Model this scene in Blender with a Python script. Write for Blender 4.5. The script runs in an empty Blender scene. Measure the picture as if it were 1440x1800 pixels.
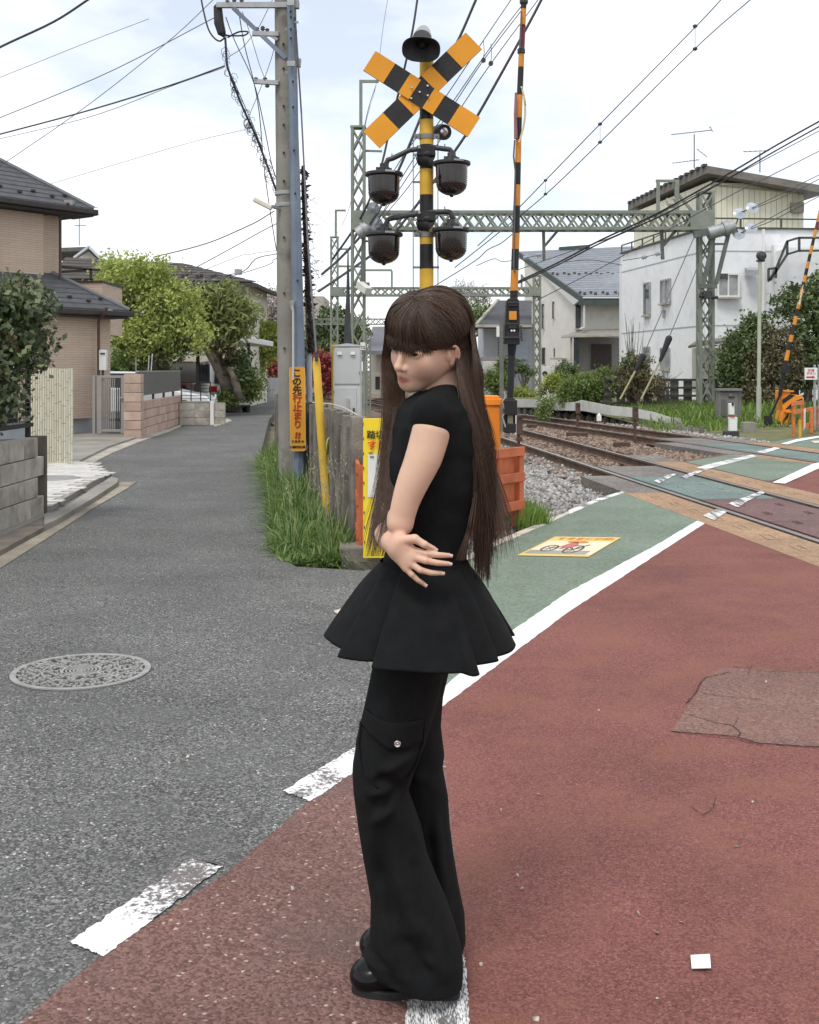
import bpy, bmesh, math, random
import numpy as np
from mathutils import Vector, Matrix
S = bpy.context.scene
COL = S.collection
RN = random.Random(11)
PI = math.pi
# ---------------------------------------------------------------- camera
F, H = 2000.0, 1.48            # focal length in photo pixels, eye height in metres
cd = bpy.data.cameras.new("camera"); cam = bpy.data.objects.new("camera", cd); COL.objects.link(cam)
cam.location = (0, 0, H); cam.rotation_euler = (PI/2, 0, 0)
cd.sensor_fit = 'VERTICAL'; cd.sensor_height = 36; cd.lens = 36*F/1800
cd.shift_y = -250/1800; cd.clip_end = 3000; cd.clip_start = .05
S.camera = cam
# ---------------------------------------------------------------- sky, sun, exposure
w = bpy.data.worlds.new("World"); S.world = w; w.use_nodes = True
nt = w.node_tree; nt.nodes.clear(); N = nt.nodes.new; LK = nt.links.new
SUN_EL, SUN_ROT = math.radians(58), math.radians(205)
sky = N('ShaderNodeTexSky'); sky.sky_type = 'NISHITA'; sky.sun_disc = False
sky.sun_elevation = SUN_EL; sky.sun_rotation = SUN_ROT
tc = N('ShaderNodeTexCoord'); mp = N('ShaderNodeMapping'); mp.inputs['Scale'].default_value = (1.6, 1.6, 4.2)
mp.inputs['Location'].default_value = (.35, .1, .2)
LK(tc.outputs['Generated'], mp.inputs['Vector'])
nz = N('ShaderNodeTexNoise'); nz.inputs['Scale'].default_value = 1.7; nz.inputs['Detail'].default_value = 5
nz.inputs['Roughness'].default_value = .55
LK(mp.outputs[0], nz.inputs['Vector'])
rp = N('ShaderNodeValToRGB'); rp.color_ramp.elements[0].position = .36; rp.color_ramp.elements[1].position = .60
rp.color_ramp.elements[0].color = (.42, .42, .42, 1); rp.color_ramp.elements[1].color = (.97, .97, .97, 1)
LK(nz.outputs['Fac'], rp.inputs[0])
mx = N('ShaderNodeMix'); mx.data_type = 'RGBA'
LK(rp.outputs[0], mx.inputs['Factor'])
gain = N('ShaderNodeMix'); gain.data_type = 'RGBA'; gain.blend_type = 'MULTIPLY'; gain.inputs['Factor'].default_value = 1
LK(sky.outputs[0], gain.inputs[6]); gain.inputs[7].default_value = (1.1, 1.14, 1.17, 1)
LK(gain.outputs[2], mx.inputs[6]); mx.inputs[7].default_value = (10.6, 10.7, 10.8, 1)
bg = N('ShaderNodeBackground'); bg.inputs['Strength'].default_value = .1
LK(mx.outputs[2], bg.inputs['Color'])
ow = N('ShaderNodeOutputWorld'); LK(bg.outputs[0], ow.inputs[0])
sd = bpy.data.lights.new("sun", 'SUN'); sun = bpy.data.objects.new("sun", sd); COL.objects.link(sun)
sd.energy = 1.4; sd.angle = math.radians(16); sd.color = (1, .965, .92)
_d = Vector((math.sin(SUN_ROT)*math.cos(SUN_EL), math.cos(SUN_ROT)*math.cos(SUN_EL), math.sin(SUN_EL)))
sun.rotation_euler = _d.to_track_quat('Z', 'Y').to_euler(); sun.location = _d*60
S.view_settings.view_transform = 'Standard'; S.view_settings.look = 'None'
S.view_settings.exposure = 0.4; S.view_settings.gamma = 1; S.view_settings.use_curve_mapping = False
# ---------------------------------------------------------------- helpers
def G(x, y, z=0.0):            # photo pixel on the ground plane at height z
    Y = F*(H-z)/(y-650.0); return Vector(((x-720)*Y/F, Y, z))
def A(x, y, Y):                # photo pixel at distance Y
    return Vector(((x-720)*Y/F, Y, H-(y-650)*Y/F))
def mat(name, c, rough=.8, var=.15, sc=6, bump=0, bsc=80, metal=0, spec=.3, c2=None, pv=0, dirt=None, dsc=1.5, dlo=.5, dhi=.7, det=6, coat=0):
    m = bpy.data.materials.new(name); m.use_nodes = True
    t = m.node_tree; b = t.nodes['Principled BSDF']; n = t.nodes.new; l = t.links.new
    b.inputs['Roughness'].default_value = rough; b.inputs['Metallic'].default_value = metal
    b.inputs['Specular IOR Level'].default_value = spec; b.inputs['Coat Weight'].default_value = coat
    tcn = n('ShaderNodeTexCoord'); oi = n('ShaderNodeObjectInfo')
    ad = n('ShaderNodeVectorMath'); ad.operation = 'MULTIPLY_ADD'
    l(oi.outputs['Random'], ad.inputs[0]); ad.inputs[1].default_value = (37, 23, 51); l(tcn.outputs['Object'], ad.inputs[2])
    nn = n('ShaderNodeTexNoise'); nn.inputs['Scale'].default_value = sc; nn.inputs['Detail'].default_value = det
    l(ad.outputs[0], nn.inputs['Vector'])
    r = n('ShaderNodeValToRGB'); r.color_ramp.elements[0].position = .33; r.color_ramp.elements[1].position = .67
    a = [max(0, v*(1-var)) for v in c]; e = [v*(1+var) for v in (c2 or c)]
    if c2: a = list(c)
    r.color_ramp.elements[0].color = (*a, 1); r.color_ramp.elements[1].color = (*e, 1)
    l(nn.outputs['Fac'], r.inputs[0]); out = r.outputs[0]
    if dirt:
        n2 = n('ShaderNodeTexNoise'); n2.inputs['Scale'].default_value = dsc; n2.inputs['Detail'].default_value = 8
        n2.inputs['Roughness'].default_value = .65
        l(ad.outputs[0], n2.inputs['Vector'])
        mr = n('ShaderNodeMapRange'); mr.inputs[1].default_value = dlo; mr.inputs[2].default_value = dhi
        l(n2.outputs['Fac'], mr.inputs[0])
        mm = n('ShaderNodeMix'); mm.data_type = 'RGBA'; l(mr.outputs[0], mm.inputs['Factor'])
        l(out, mm.inputs[6]); mm.inputs[7].default_value = (*dirt, 1); out = mm.outputs[2]
    if pv:
        hs = n('ShaderNodeHueSaturation'); ma = n('ShaderNodeMapRange')
        ma.inputs[3].default_value = 1-pv; ma.inputs[4].default_value = 1+pv
        l(oi.outputs['Random'], ma.inputs[0]); l(ma.outputs[0], hs.inputs['Value']); l(out, hs.inputs['Color']); out = hs.outputs[0]
    l(out, b.inputs['Base Color'])
    if bump:
        n3 = n('ShaderNodeTexNoise'); n3.inputs['Scale'].default_value = bsc; n3.inputs['Detail'].default_value = 4
        l(tcn.outputs['Object'], n3.inputs['Vector'])
        bp = n('ShaderNodeBump'); bp.inputs['Strength'].default_value = bump; bp.inputs['Distance'].default_value = .02
        l(n3.outputs['Fac'], bp.inputs['Height']); l(bp.outputs[0], b.inputs['Normal'])
    return m
def put(o, kind=None, label=None, cat=None, group=None):
    if kind: o['kind'] = kind
    if label: o['label'] = label
    if cat: o['category'] = cat
    if group: o['group'] = group
    return o
def thing(name, label, cat, loc, group=None):
    o = bpy.data.objects.new(name, None); COL.objects.link(o); o.location = loc; o.empty_display_size = .2
    return put(o, None, label, cat, group)
class MB:                       # collects shapes into ONE mesh; vertices in world space
    def __init__(s): s.v = []; s.f = []; s.mi = []; s.m = 0
    def add(s, vs, fs):
        k = len(s.v); s.v += [tuple(p) for p in vs]; s.f += [tuple(i+k for i in f) for f in fs]; s.mi += [s.m]*len(fs); return s
    def box(s, c, d, rot=None, taper=1):
        c = Vector(c); x, y, z = d[0]/2, d[1]/2, d[2]/2; t = taper
        vs = [(-x,-y,-z),(x,-y,-z),(x,y,-z),(-x,y,-z),(-x*t,-y*t,z),(x*t,-y*t,z),(x*t,y*t,z),(-x*t,y*t,z)]
        if rot is not None:
            M_ = Matrix.Rotation(rot, 3, 'Z') if isinstance(rot, (int, float)) else rot
            vs = [M_ @ Vector(v) for v in vs]
        return s.add([c+Vector(v) for v in vs], [(0,3,2,1),(4,5,6,7),(0,1,5,4),(1,2,6,5),(2,3,7,6),(3,0,4,7)])
    def beam(s, p, q, a, b=None, up=(0,0,1)):   # rectangular bar from p to q, a wide (sideways), b high
        p = Vector(p); q = Vector(q); b = a if b is None else b
        d = (q-p).normalized(); u = Vector(up)
        if abs(d.dot(u)) > .98: u = Vector((0,1,0))
        r = d.cross(u).normalized(); u = r.cross(d)
        o = [r*(-a/2)+u*(-b/2), r*(a/2)+u*(-b/2), r*(a/2)+u*(b/2), r*(-a/2)+u*(b/2)]
        return s.add([p+k for k in o]+[q+k for k in o], [(0,3,2,1),(4,5,6,7),(0,1,5,4),(1,2,6,5),(2,3,7,6),(3,0,4,7)][::1])
    def tube(s, pts, r, n=8, cap=True):
        pts = [Vector(p) for p in pts]; m = len(pts); rs = r if isinstance(r, (list, tuple)) else [r]*m
        vs = []; u = None
        for i, p in enumerate(pts):
            d = (pts[min(i+1, m-1)]-pts[max(i-1, 0)])
            d = d.normalized() if d.length > 1e-9 else Vector((0,0,1))
            if u is None:
                u = Vector((0,0,1)) if abs(d.z) < .9 else Vector((1,0,0))
            u = (u-d*u.dot(d)); u = u.normalized() if u.length > 1e-6 else d.orthogonal().normalized()
            v = d.cross(u)
            for k in range(n):
                a = 2*PI*k/n; vs.append(p+(u*math.cos(a)+v*math.sin(a))*rs[i])
        fs = [(i*n+k, i*n+(k+1) % n, (i+1)*n+(k+1) % n, (i+1)*n+k) for i in range(m-1) for k in range(n)]
        if cap: fs += [tuple(range(n-1, -1, -1)), tuple(range((m-1)*n, m*n))]
        return s.add(vs, fs)
    def cyl(s, p, q, r, n=12, r2=None): return s.tube([p, q], [r, r if r2 is None else r2], n)
    def lathe(s, c, prof, n=20, axis='Z', M_=None):   # prof: (radius, height)
        c = Vector(c); vs = []
        for (r, h) in prof:
            for k in range(n):
                a = 2*PI*k/n; p = Vector((r*math.cos(a), r*math.sin(a), h))
                if M_ is not None: p = M_ @ p
                vs.append(c+p)
        m = len(prof)
        fs = [(i*n+k, i*n+(k+1) % n, (i+1)*n+(k+1) % n, (i+1)*n+k) for i in range(m-1) for k in range(n)]
        fs += [tuple(range(n-1, -1, -1)), tuple(range((m-1)*n, m*n))]
        return s.add(vs, fs)
    def prism(s, poly, d):      # polygon (3d points) extruded by vector d
        d = Vector(d); p = [Vector(v) for v in poly]; n = len(p)
        nr = Vector((0,0,0))
        for i in range(n): nr += p[i].cross(p[(i+1) % n])
        if nr.dot(d) > 0: p = p[::-1]
        return s.add(p+[v+d for v in p], [tuple(range(n)), tuple(range(2*n-1, n-1, -1))]+[(i, i+n, (i+1) % n+n, (i+1) % n) for i in range(n)])
    def quad(s, a, b, c, d): return s.add([a, b, c, d], [(0,1,2,3)])
    def o(s, name, m, parent=None, smooth=False, label=None, kind=None, bevel=0):
        me = bpy.data.meshes.new(name); me.from_pydata(s.v, [], s.f)
        for k in (m if isinstance(m, (list, tuple)) else [m]): me.materials.append(k)
        if any(s.mi): me.polygons.foreach_set('material_index', s.mi)
        if smooth: me.polygons.foreach_set('use_smooth', [True]*len(s.f))
        me.update()
        if smooth == 'auto': me.set_sharp_from_angle(angle=math.radians(40))
        ob = bpy.data.objects.new(name, me); COL.objects.link(ob)
        if parent is not None:
            ob.parent = parent
            ob.matrix_parent_inverse = Matrix.Translation(-root_loc(parent))
        if bevel:
            md = ob.modifiers.new('bevel', 'BEVEL'); md.width = bevel; md.segments = 2; md.limit_method = 'ANGLE'
        return put(ob, kind, label)
    def t(s, name, m, label, cat, group=None, smooth=False, kind=None, bevel=0):
        return put(s.o(name, m, None, smooth, None, kind, bevel), None, label, cat, group)
def root_loc(o):
    v = Vector((0,0,0))
    while o is not None:
        v += o.location+(o.matrix_parent_inverse.translation if o.parent else Vector()); o = o.parent
    return v
def npmesh(name, v, f, m, parent=None, smooth=False, kind=None, label=None, attr=None):
    me = bpy.data.meshes.new(name); v = np.asarray(v, dtype=np.float32); f = np.asarray(f, dtype=np.int32)
    me.vertices.add(len(v)); me.vertices.foreach_set('co', v.ravel())
    n, k = f.shape; me.loops.add(n*k); me.loops.foreach_set('vertex_index', f.ravel())
    me.polygons.add(n); me.polygons.foreach_set('loop_start', np.arange(0, n*k, k, dtype=np.int32))
    me.polygons.foreach_set('loop_total', np.full(n, k, dtype=np.int32))
    if smooth: me.polygons.foreach_set('use_smooth', np.ones(n, dtype=bool))
    me.materials.append(m)
    if attr is not None:
        at = me.attributes.new('tint', 'FLOAT', 'POINT'); at.data.foreach_set('value', np.asarray(attr, dtype=np.float32))
    me.update(calc_edges=True); me.validate()
    ob = bpy.data.objects.new(name, me); COL.objects.link(ob)
    if parent is not None:
        ob.parent = parent; ob.matrix_parent_inverse = Matrix.Translation(-root_loc(parent))
    return put(ob, kind, label)
def dup(root, loc, label=None):            # copy a thing with its parts and sub-parts
    r = root.copy(); COL.objects.link(r); r.location = loc
    if label: r['label'] = label
    def rec(a, b):
        for ch in list(a.children):
            c = ch.copy(); COL.objects.link(c); c.parent = b; rec(ch, c)
    rec(root, r); return r
def inst(src, M_, parent, name=None):      # another piece sharing src's mesh; src built round the origin
    o = src.copy(); COL.objects.link(o)
    o.parent = parent; o.matrix_parent_inverse = Matrix.Translation(-root_loc(parent)) if parent is not None else Matrix()
    o.matrix_basis = M_; return o
def text(s, size, name, m, parent, M_, bold=0, depth=.0005, align='CENTER', sx=1):
    cu = bpy.data.curves.new(name, 'FONT'); cu.body = s; cu.size = size; cu.align_x = align; cu.align_y = 'CENTER'
    cu.offset = bold; cu.extrude = depth; cu.resolution_u = 3
    to = bpy.data.objects.new(name, cu); COL.objects.link(to)
    me = bpy.data.meshes.new_from_object(to.evaluated_get(bpy.context.evaluated_depsgraph_get()))
    COL.objects.unlink(to); bpy.data.objects.remove(to)
    me.materials.clear(); me.materials.append(m); me.transform(Matrix.Diagonal((sx, 1, 1, 1))); me.transform(M_)
    ob = bpy.data.objects.new(name, me); COL.objects.link(ob); ob.parent = parent
    if parent is not None: ob.matrix_parent_inverse = Matrix.Translation(-root_loc(parent))
    return ob
def facing(c, yaw=0, roll=0):    # text plane upright at c, readable from the camera side (-Y)
    return Matrix.Translation(Vector(c)) @ Matrix.Rotation(yaw, 4, 'Z') @ Matrix.Rotation(PI/2, 4, 'X') @ Matrix.Rotation(roll, 4, 'Z')
def sag(p, q, s, n=14):
    p = Vector(p); q = Vector(q); return [p.lerp(q, i/n)-Vector((0,0,4*s*(i/n)*(1-i/n))) for i in range(n+1)]
# ================================================================ ground, road, crossing surface
def gmat(name, base, lo, hi, specks, spsc, rough=.85, patch=None, bump=.5, spthr=.62):
    """pavement: fine aggregate (voronoi cells), pale and dark stones, broad wear"""
    m = bpy.data.materials.new(name); m.use_nodes = True
    t = m.node_tree; b = t.nodes['Principled BSDF']; n = t.nodes.new; l = t.links.new
    b.inputs['Roughness'].default_value = rough; b.inputs['Specular IOR Level'].default_value = .25
    tcn = n('ShaderNodeTexCoord'); vo = n('ShaderNodeTexVoronoi'); vo.inputs['Scale'].default_value = spsc
    l(tcn.outputs['Object'], vo.inputs['Vector'])
    sp = n('ShaderNodeSeparateColor'); l(vo.outputs['Color'], sp.inputs[0])
    r = n('ShaderNodeValToRGB'); e = r.color_ramp.elements
    e[0].position = 0; e[0].color = (*lo, 1); e[1].position = .55; e[1].color = (*base, 1)
    k = e.new(.9); k.color = (*hi, 1); k = e.new(.985); k.color = (*hi, 1); k = e.new(.99); k.color = (*specks, 1)
    l(sp.outputs[0], r.inputs[0])
    nb = n('ShaderNodeTexNoise'); nb.inputs['Scale'].default_value = .9; nb.inputs['Detail'].default_value = 9; nb.inputs['Roughness'].default_value = .6
    l(tcn.outputs['Object'], nb.inputs['Vector'])
    mr = n('ShaderNodeMapRange'); mr.inputs[1].default_value = .3; mr.inputs[2].default_value = .7; mr.inputs[3].default_value = .78; mr.inputs[4].default_value = 1.2
    l(nb.outputs['Fac'], mr.inputs[0])
    mu = n('ShaderNodeMix'); mu.data_type = 'RGBA'; mu.blend_type = 'MULTIPLY'; mu.inputs['Factor'].default_value = 1
    l(r.outputs[0], mu.inputs[6]); l(mr.outputs[0], mu.inputs[7]); out = mu.outputs[2]
    if patch:
        n2 = n('ShaderNodeTexNoise'); n2.inputs['Scale'].default_value = 2.3; n2.inputs['Detail'].default_value = 10; n2.inputs['Roughness'].default_value = .7
        l(tcn.outputs['Object'], n2.inputs['Vector'])
        m2 = n('ShaderNodeMapRange'); m2.inputs[1].default_value = spthr-.12; m2.inputs[2].default_value = spthr+.1; m2.inputs[4].default_value = .8
        l(n2.outputs['Fac'], m2.inputs[0])
        mm = n('ShaderNodeMix'); mm.data_type = 'RGBA'; l(m2.outputs[0], mm.inputs['Factor']); l(out, mm.inputs[6]); mm.inputs[7].default_value = (*patch, 1); out = mm.outputs[2]
    l(out, b.inputs['Base Color'])
    bp = n('ShaderNodeBump'); bp.inputs['Strength'].default_value = bump; bp.inputs['Distance'].default_value = .006
    l(vo.outputs['Distance'], bp.inputs['Height']); bp.invert = True; l(bp.outputs[0], b.inputs['Normal'])
    return m
def paint(name, c, under, lo=.42, hi=.5, sc=9, stretch=(1,1,1), edge=0):
    """road paint worn through to the surface below"""
    m = bpy.data.materials.new(name); m.use_nodes = True
    t = m.node_tree; b = t.nodes['Principled BSDF']; n = t.nodes.new; l = t.links.new
    b.inputs['Roughness'].default_value = .7
    tcn = n('ShaderNodeTexCoord'); mp_ = n('ShaderNodeMapping'); mp_.inputs['Scale'].default_value = stretch; l(tcn.outputs['Object'], mp_.inputs[0])
    n1 = n('ShaderNodeTexNoise'); n1.inputs['Scale'].default_value = sc*7; n1.inputs['Detail'].default_value = 6; n1.inputs['Roughness'].default_value = .6
    l(mp_.outputs[0], n1.inputs['Vector'])
    n0 = n('ShaderNodeTexNoise'); n0.inputs['Scale'].default_value = sc*.35; n0.inputs['Detail'].default_value = 5; l(mp_.outputs[0], n0.inputs['Vector'])
    av = n('ShaderNodeMath'); av.operation = 'MULTIPLY_ADD'; l(n0.outputs['Fac'], av.inputs[0]); av.inputs[1].default_value = .55; hf_ = n('ShaderNodeMath'); hf_.operation = 'MULTIPLY'; hf_.inputs[1].default_value = .5; l(n1.outputs['Fac'], hf_.inputs[0]); l(hf_.outputs[0], av.inputs[2])
    mr = n('ShaderNodeMapRange'); mr.inputs[1].default_value = lo; mr.inputs[2].default_value = hi; l(av.outputs[0], mr.inputs[0])
    mm = n('ShaderNodeMix'); mm.data_type = 'RGBA'; l(mr.outputs[0], mm.inputs['Factor']); mm.inputs[6].default_value = (*under, 1); mm.inputs[7].default_value = (*c, 1)
    l(mm.outputs[2], b.inputs['Base Color'])
    bp = n('ShaderNodeBump'); bp.inputs['Strength'].default_value = .4; bp.inputs['Distance'].default_value = .004; l(n1.outputs['Fac'], bp.inputs['Height']); l(bp.outputs[0], b.inputs['Normal'])
    return m
ASPH = gmat('asphalt', (.122,.123,.117), (.048,.048,.046), (.235,.235,.222), (.5,.5,.48), 135, patch=(.12,.117,.118), spthr=.6)
RED = gmat('red_surfacing', (.215,.08,.068), (.125,.046,.041), (.275,.117,.1), (.34,.18,.15), 190, patch=(.24,.105,.07), spthr=.58, bump=.6)
RED2 = gmat('worn_red_surfacing', (.185,.098,.082), (.105,.056,.048), (.235,.135,.115), (.44,.36,.31), 130, patch=(.13,.09,.08), spthr=.62)
GRN = gmat('green_surfacing', (.165,.215,.16), (.115,.15,.112), (.2,.25,.19), (.2,.25,.2), 60, patch=(.19,.21,.165), bump=.12, rough=.7)
TEAL = gmat('teal_panel', (.15,.205,.185), (.11,.15,.14), (.185,.24,.215), (.2,.26,.25), 50, patch=(.12,.15,.14), bump=.1, rough=.65)
RPAN = gmat('red_panel', (.165,.085,.082), (.1,.055,.052), (.2,.11,.1), (.25,.15,.14), 50, patch=(.13,.08,.075), bump=.1, rough=.65)
ORNG = gmat('orange_panel', (.36,.225,.13), (.24,.15,.09), (.42,.27,.16), (.5,.34,.22), 50, patch=(.24,.165,.115), bump=.15, rough=.7)
GREYC = gmat('grey_crossing_concrete', (.2,.18,.165), (.12,.11,.1), (.26,.235,.21), (.3,.28,.26), 45, patch=(.13,.11,.1))
WHITE = paint('white_road_paint', (.8,.8,.79), (.12,.115,.11), .36, .44, 14)
WHITE2 = paint('worn_white_paint', (.8,.8,.79), (.15,.13,.125), .46, .53, 11)
WORN = paint('streaky_worn_paint', (.8,.8,.79), (.14,.13,.125), .50, .56, 30, (1.6,.25,1))
CREAM = paint('cream_edge_line', (.62,.56,.47), (.2,.19,.17), .4, .52, 9)
SOIL = mat('soil', (.11,.085,.06), .95, .35, 2, .6, 30, c2=(.16,.13,.09))
CONC = mat('concrete', (.3,.285,.25), .85, .15, 3, .25, 60, dirt=(.17,.16,.14), dlo=.45, dhi=.7)
LCON = mat('light_concrete', (.42,.39,.33), .85, .12, 4, .2, 60, dirt=(.27,.25,.21), dlo=.45, dhi=.72)

def sheet(name, pts, m, z=None, th=0, parent=None, kind='structure', label=None):
    p = [Vector((q[0], q[1], z if z is not None else q[2])) for q in pts]
    b = MB()
    if th: b.prism(p, (0,0,-th))
    else:
        n = sum((p[i].cross(p[(i+1) % len(p)]) for i in range(len(p))), Vector())
        b.add(p if n.z > 0 else p[::-1], [tuple(range(len(p)))])
    return b.o(name, m, parent, kind=kind if parent is None else None, label=label)
STEEL = mat('bright_steel', (.6,.6,.58), .3, .05, metal=1)
MB().box((0,400,-.75), (2400,2400,1)).o('ground', SOIL, kind='structure')
g2 = lambda l, z: [G(x, y, z) for x, y in l]
sheet('road', [(-40,-5,0),(4.6,-5,0),(3.13,8.7,0),(2.73,13.64,0)]+g2([(1098,862),(1000,900),(950,921),(870,952),(810,975),(640,1003),(520,996),(480,972),(464,850),(460,790)], 0)+[(-4.2,34,0),(-6.2,58,0),(-6.5,110,0),(-40,110,0)], ASPH, 0, .3)
sheet('red_pavement', [(.25,-5,0)]+g2([(822,1795),(800,1500),(772,1240),(880,1165),(1000,1075),(1100,1010),(1200,945),(1250,912),(1440,987)],0)+[(4.2,-5,0)], RED, .004)
sheet('worn_red_pavement', [(-1.7,-5,0)]+g2([(35,1799),(180,1680),(400,1535),(545,1408),(640,1345),(772,1240),(800,1500),(822,1795)],0)+[(.25,-5,0)], RED2, .004)
sheet('green_pavement', g2([(612,1078),(760,992),(830,970),(955,921),(1005,899),(1102,863),(1122,867),(1245,914),(1225,917),(1150,962),(1000,1042),(905,1107),(780,1212),(690,1272)],0), GRN, .004)
def strip(px, m, z=.0055, name='road_marking'): return sheet(name, g2(px, z), m, z)
def wig(px, n=5, a=1.6):       # slightly uneven paint edge
    out = []; n *= 4; a *= .7
    for i, p in enumerate(px):
        q = px[(i+1) % len(px)]
        for k in range(n):
            t = k/n; s = a*(.4 if k == 0 else 1)*(p[1]-650)/500
            out.append((p[0]+(q[0]-p[0])*t+RN.uniform(-s, s), p[1]+(q[1]-p[1])*t+RN.uniform(-s, s)*.6))
    return out
strip(wig([(122,1655),(335,1510),(393,1522),(182,1680)], 8, 2), WHITE2)
strip(wig([(498,1390),(630,1308),(720,1252),(744,1272),(640,1345),(546,1408)], 6, 2), WHITE2)
strip(wig([(770,1216),(905,1105),(1000,1040),(1150,960),(1224,916),(1252,912),(1200,945),(1100,1010),(1000,1075),(880,1165),(772,1246)], 5, 1.5), WHITE)
strip(wig([(716,1740),(808,1652),(818,1690),(826,1795),(826,1860),(712,1860)], 6, 1.5), WORN)
strip(wig([(805,985),(872,950),(950,919),(1000,898),(1000,903),(950,926),(875,958),(812,990)], 5, 1.5), CREAM)
strip(wig([(1000,897),(1050,876),(1097,862),(1104,864),(1055,880),(1000,904)], 5, 1.2), WHITE2)
strip([(586,1074),(604,1068),(612,1078),(596,1081)], CREAM)
# cracked repair patch in the red surface
PATCH = gmat('pinkish_repair_patch', (.205,.115,.095), (.12,.068,.057), (.25,.145,.12), (.3,.22,.19), 110, patch=(.22,.105,.085))
strip(wig([(1180,1285),(1198,1258),(1228,1215),(1238,1190),(1268,1174),(1440,1181),(1600,1188),(1600,1330),(1440,1312),(1335,1306),(1290,1293)], 4, 1), PATCH, .007, 'repair_patch')
CRK = mat('crack_shade', (.05,.03,.028), .95, .2)
cb = MB()
for l_, wd in (([(1178,1284),(1205,1288),(1240,1292),(1285,1296),(1332,1307),(1370,1308),(1440,1314)],2.2), ([(1196,1252),(1225,1260),(1252,1268),(1288,1275),(1302,1288),(1297,1296)],2), ([(1206,1236),(1224,1216),(1230,1202),(1242,1190),(1262,1186),(1284,1181)],2), ([(1232,1217),(1260,1222),(1300,1226),(1338,1229)],1.5), ([(1288,1171),(1318,1174),(1322,1171)],1.5), ([(1318,1174),(1315,1186)],1.5), ([(1330,1179),(1380,1180),(1440,1183)],1.5), ([(1290,1275),(1298,1262),(1293,1258)],1), ([(1215,1418),(1236,1432),(1254,1420),(1258,1400)],1.2)):
    for (a, b_) in zip(l_, l_[1:]):
        k = 6
        for i in range(k):
            p = G(a[0]+(b_[0]-a[0])*i/k, a[1]+(b_[1]-a[1])*i/k+RN.uniform(-.7,.7), .009); q = G(a[0]+(b_[0]-a[0])*(i+1)/k, a[1]+(b_[1]-a[1])*(i+1)/k+RN.uniform(-.7,.7), .009)
            d = (q-p).cross(Vector((0,0,1))).normalized()*wd*.0011*RN.uniform(.6,1.3); cb.quad(p-d, q-d, q+d, p+d)
cb.o('pavement_cracks', CRK, kind='structure')
# ---------------------------------------------------------------- railway
def curve(pts):
    xs = [p[1] for p in pts]; ys = [p[0] for p in pts]
    def f(Y):
        if Y <= xs[0]: return ys[0]+(Y-xs[0])*(ys[1]-ys[0])/(xs[1]-xs[0])
        i = 0
        while i < len(xs)-2 and Y > xs[i+1]: i += 1
        p0 = max(i-1, 0); p3 = min(i+2, len(xs)-1)
        h = xs[i+1]-xs[i]; t = (Y-xs[i])/h
        m0 = (ys[i+1]-ys[p0])/(xs[i+1]-xs[p0])*h; m1 = (ys[p3]-ys[i])/(xs[p3]-xs[i])*h
        return (2*t**3-3*t*t+1)*ys[i]+(t**3-2*t*t+t)*m0+(-2*t**3+3*t*t)*ys[i+1]+(t**3-t*t)*m1
    return f
C1 = curve([(5.4,-4),(4.06,10),(3.46,16),(3.02,20.5),(2.55,25),(1.95,30),(1.05,37),(-.2,45),(-2.1,55),(-4.6,65),(-9,80)])
C2 = curve([(11.2,-4),(8.5,10.5),(7.05,18.2),(6.38,21.5),(5.6,25.7),(4.88,29.3),(4.02,33.5),(3.05,37.5),(1.6,43),(-.1,49),(-2.4,56),(-7.5,68),(-14,80)])
def onc(C, Y, off, z):
    s = (C(Y+.05)-C(Y-.05))/.1; L = math.hypot(1, s); return Vector((C(Y)+off/L, Y-off*s/L, z))
RAIL = mat('rusty_rail_side', (.085,.055,.042), .75, .3, 5, .2, 40, c2=(.13,.085,.06))
RTOP = mat('polished_rail_top', (.36,.35,.34), .3, .1, 5, metal=.8)
SLP = mat('sleeper_concrete', (.2,.165,.135), .9, .2, 4, .3, 40, pv=.2, dirt=(.1,.07,.05))
prof = [(-.0325,0),(.0325,0),(.0325,-.03),(.009,-.045),(.009,-.125),(.06,-.14),(.06,-.15),(-.06,-.15),(-.06,-.14),(-.009,-.125),(-.009,-.045),(-.0325,-.03)]
def track(C, label, Y0, Y1, skip):
    t = thing('railway_track', label, 'railway track', (C(20), 20, -.2), 'tracks through the level crossing')
    for sgn in (-1, 1):
        b = MB(); ys = [Y0+i*.8 for i in range(int((Y1-Y0)/.8))]; P = len(prof)
        vs = [onc(C, y, sgn*.566+px_, .012+pz) for y in ys for px_, pz in prof]
        fs = []; 
        for i in range(len(ys)-1):
            for k in range(P):
                fs.append((i*P+k, i*P+(k+1) % P, (i+1)*P+(k+1) % P, (i+1)*P+k))
        b.v = [tuple(v) for v in vs]; b.f = fs; b.mi = [1 if j % P == 0 else 0 for j in range(len(fs))]
        b.o('rail', [RAIL, RTOP], t)
    n = MB().box((0,0,-.205), (2.0,.2,.13), taper=.94).o('sleeper', SLP, t)
    first = True; y = skip[1]+.3; 
    while y < Y1-6:
        s = (C(y+.05)-C(y-.05))/.1; M_ = Matrix.Translation((C(y), y, RN.uniform(-.01,.01))) @ Matrix.Rotation(math.atan2(1, s)-PI/2+RN.uniform(-.02,.02), 4, 'Z')
        if first: n.matrix_basis = M_; first = False
        else: inst(n, M_, t)
        y += .62 if y < 42 else .9
    return t
tr1 = track(C1, 'railway track nearest the crossing signal, running past the pale grey gravel wedge', -5, 80, (-5, 16.2))
tr2 = track(C2, 'railway track on the far side, running past the brown junction posts and low white wall', -5, 80, (-5, 24.6))
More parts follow.
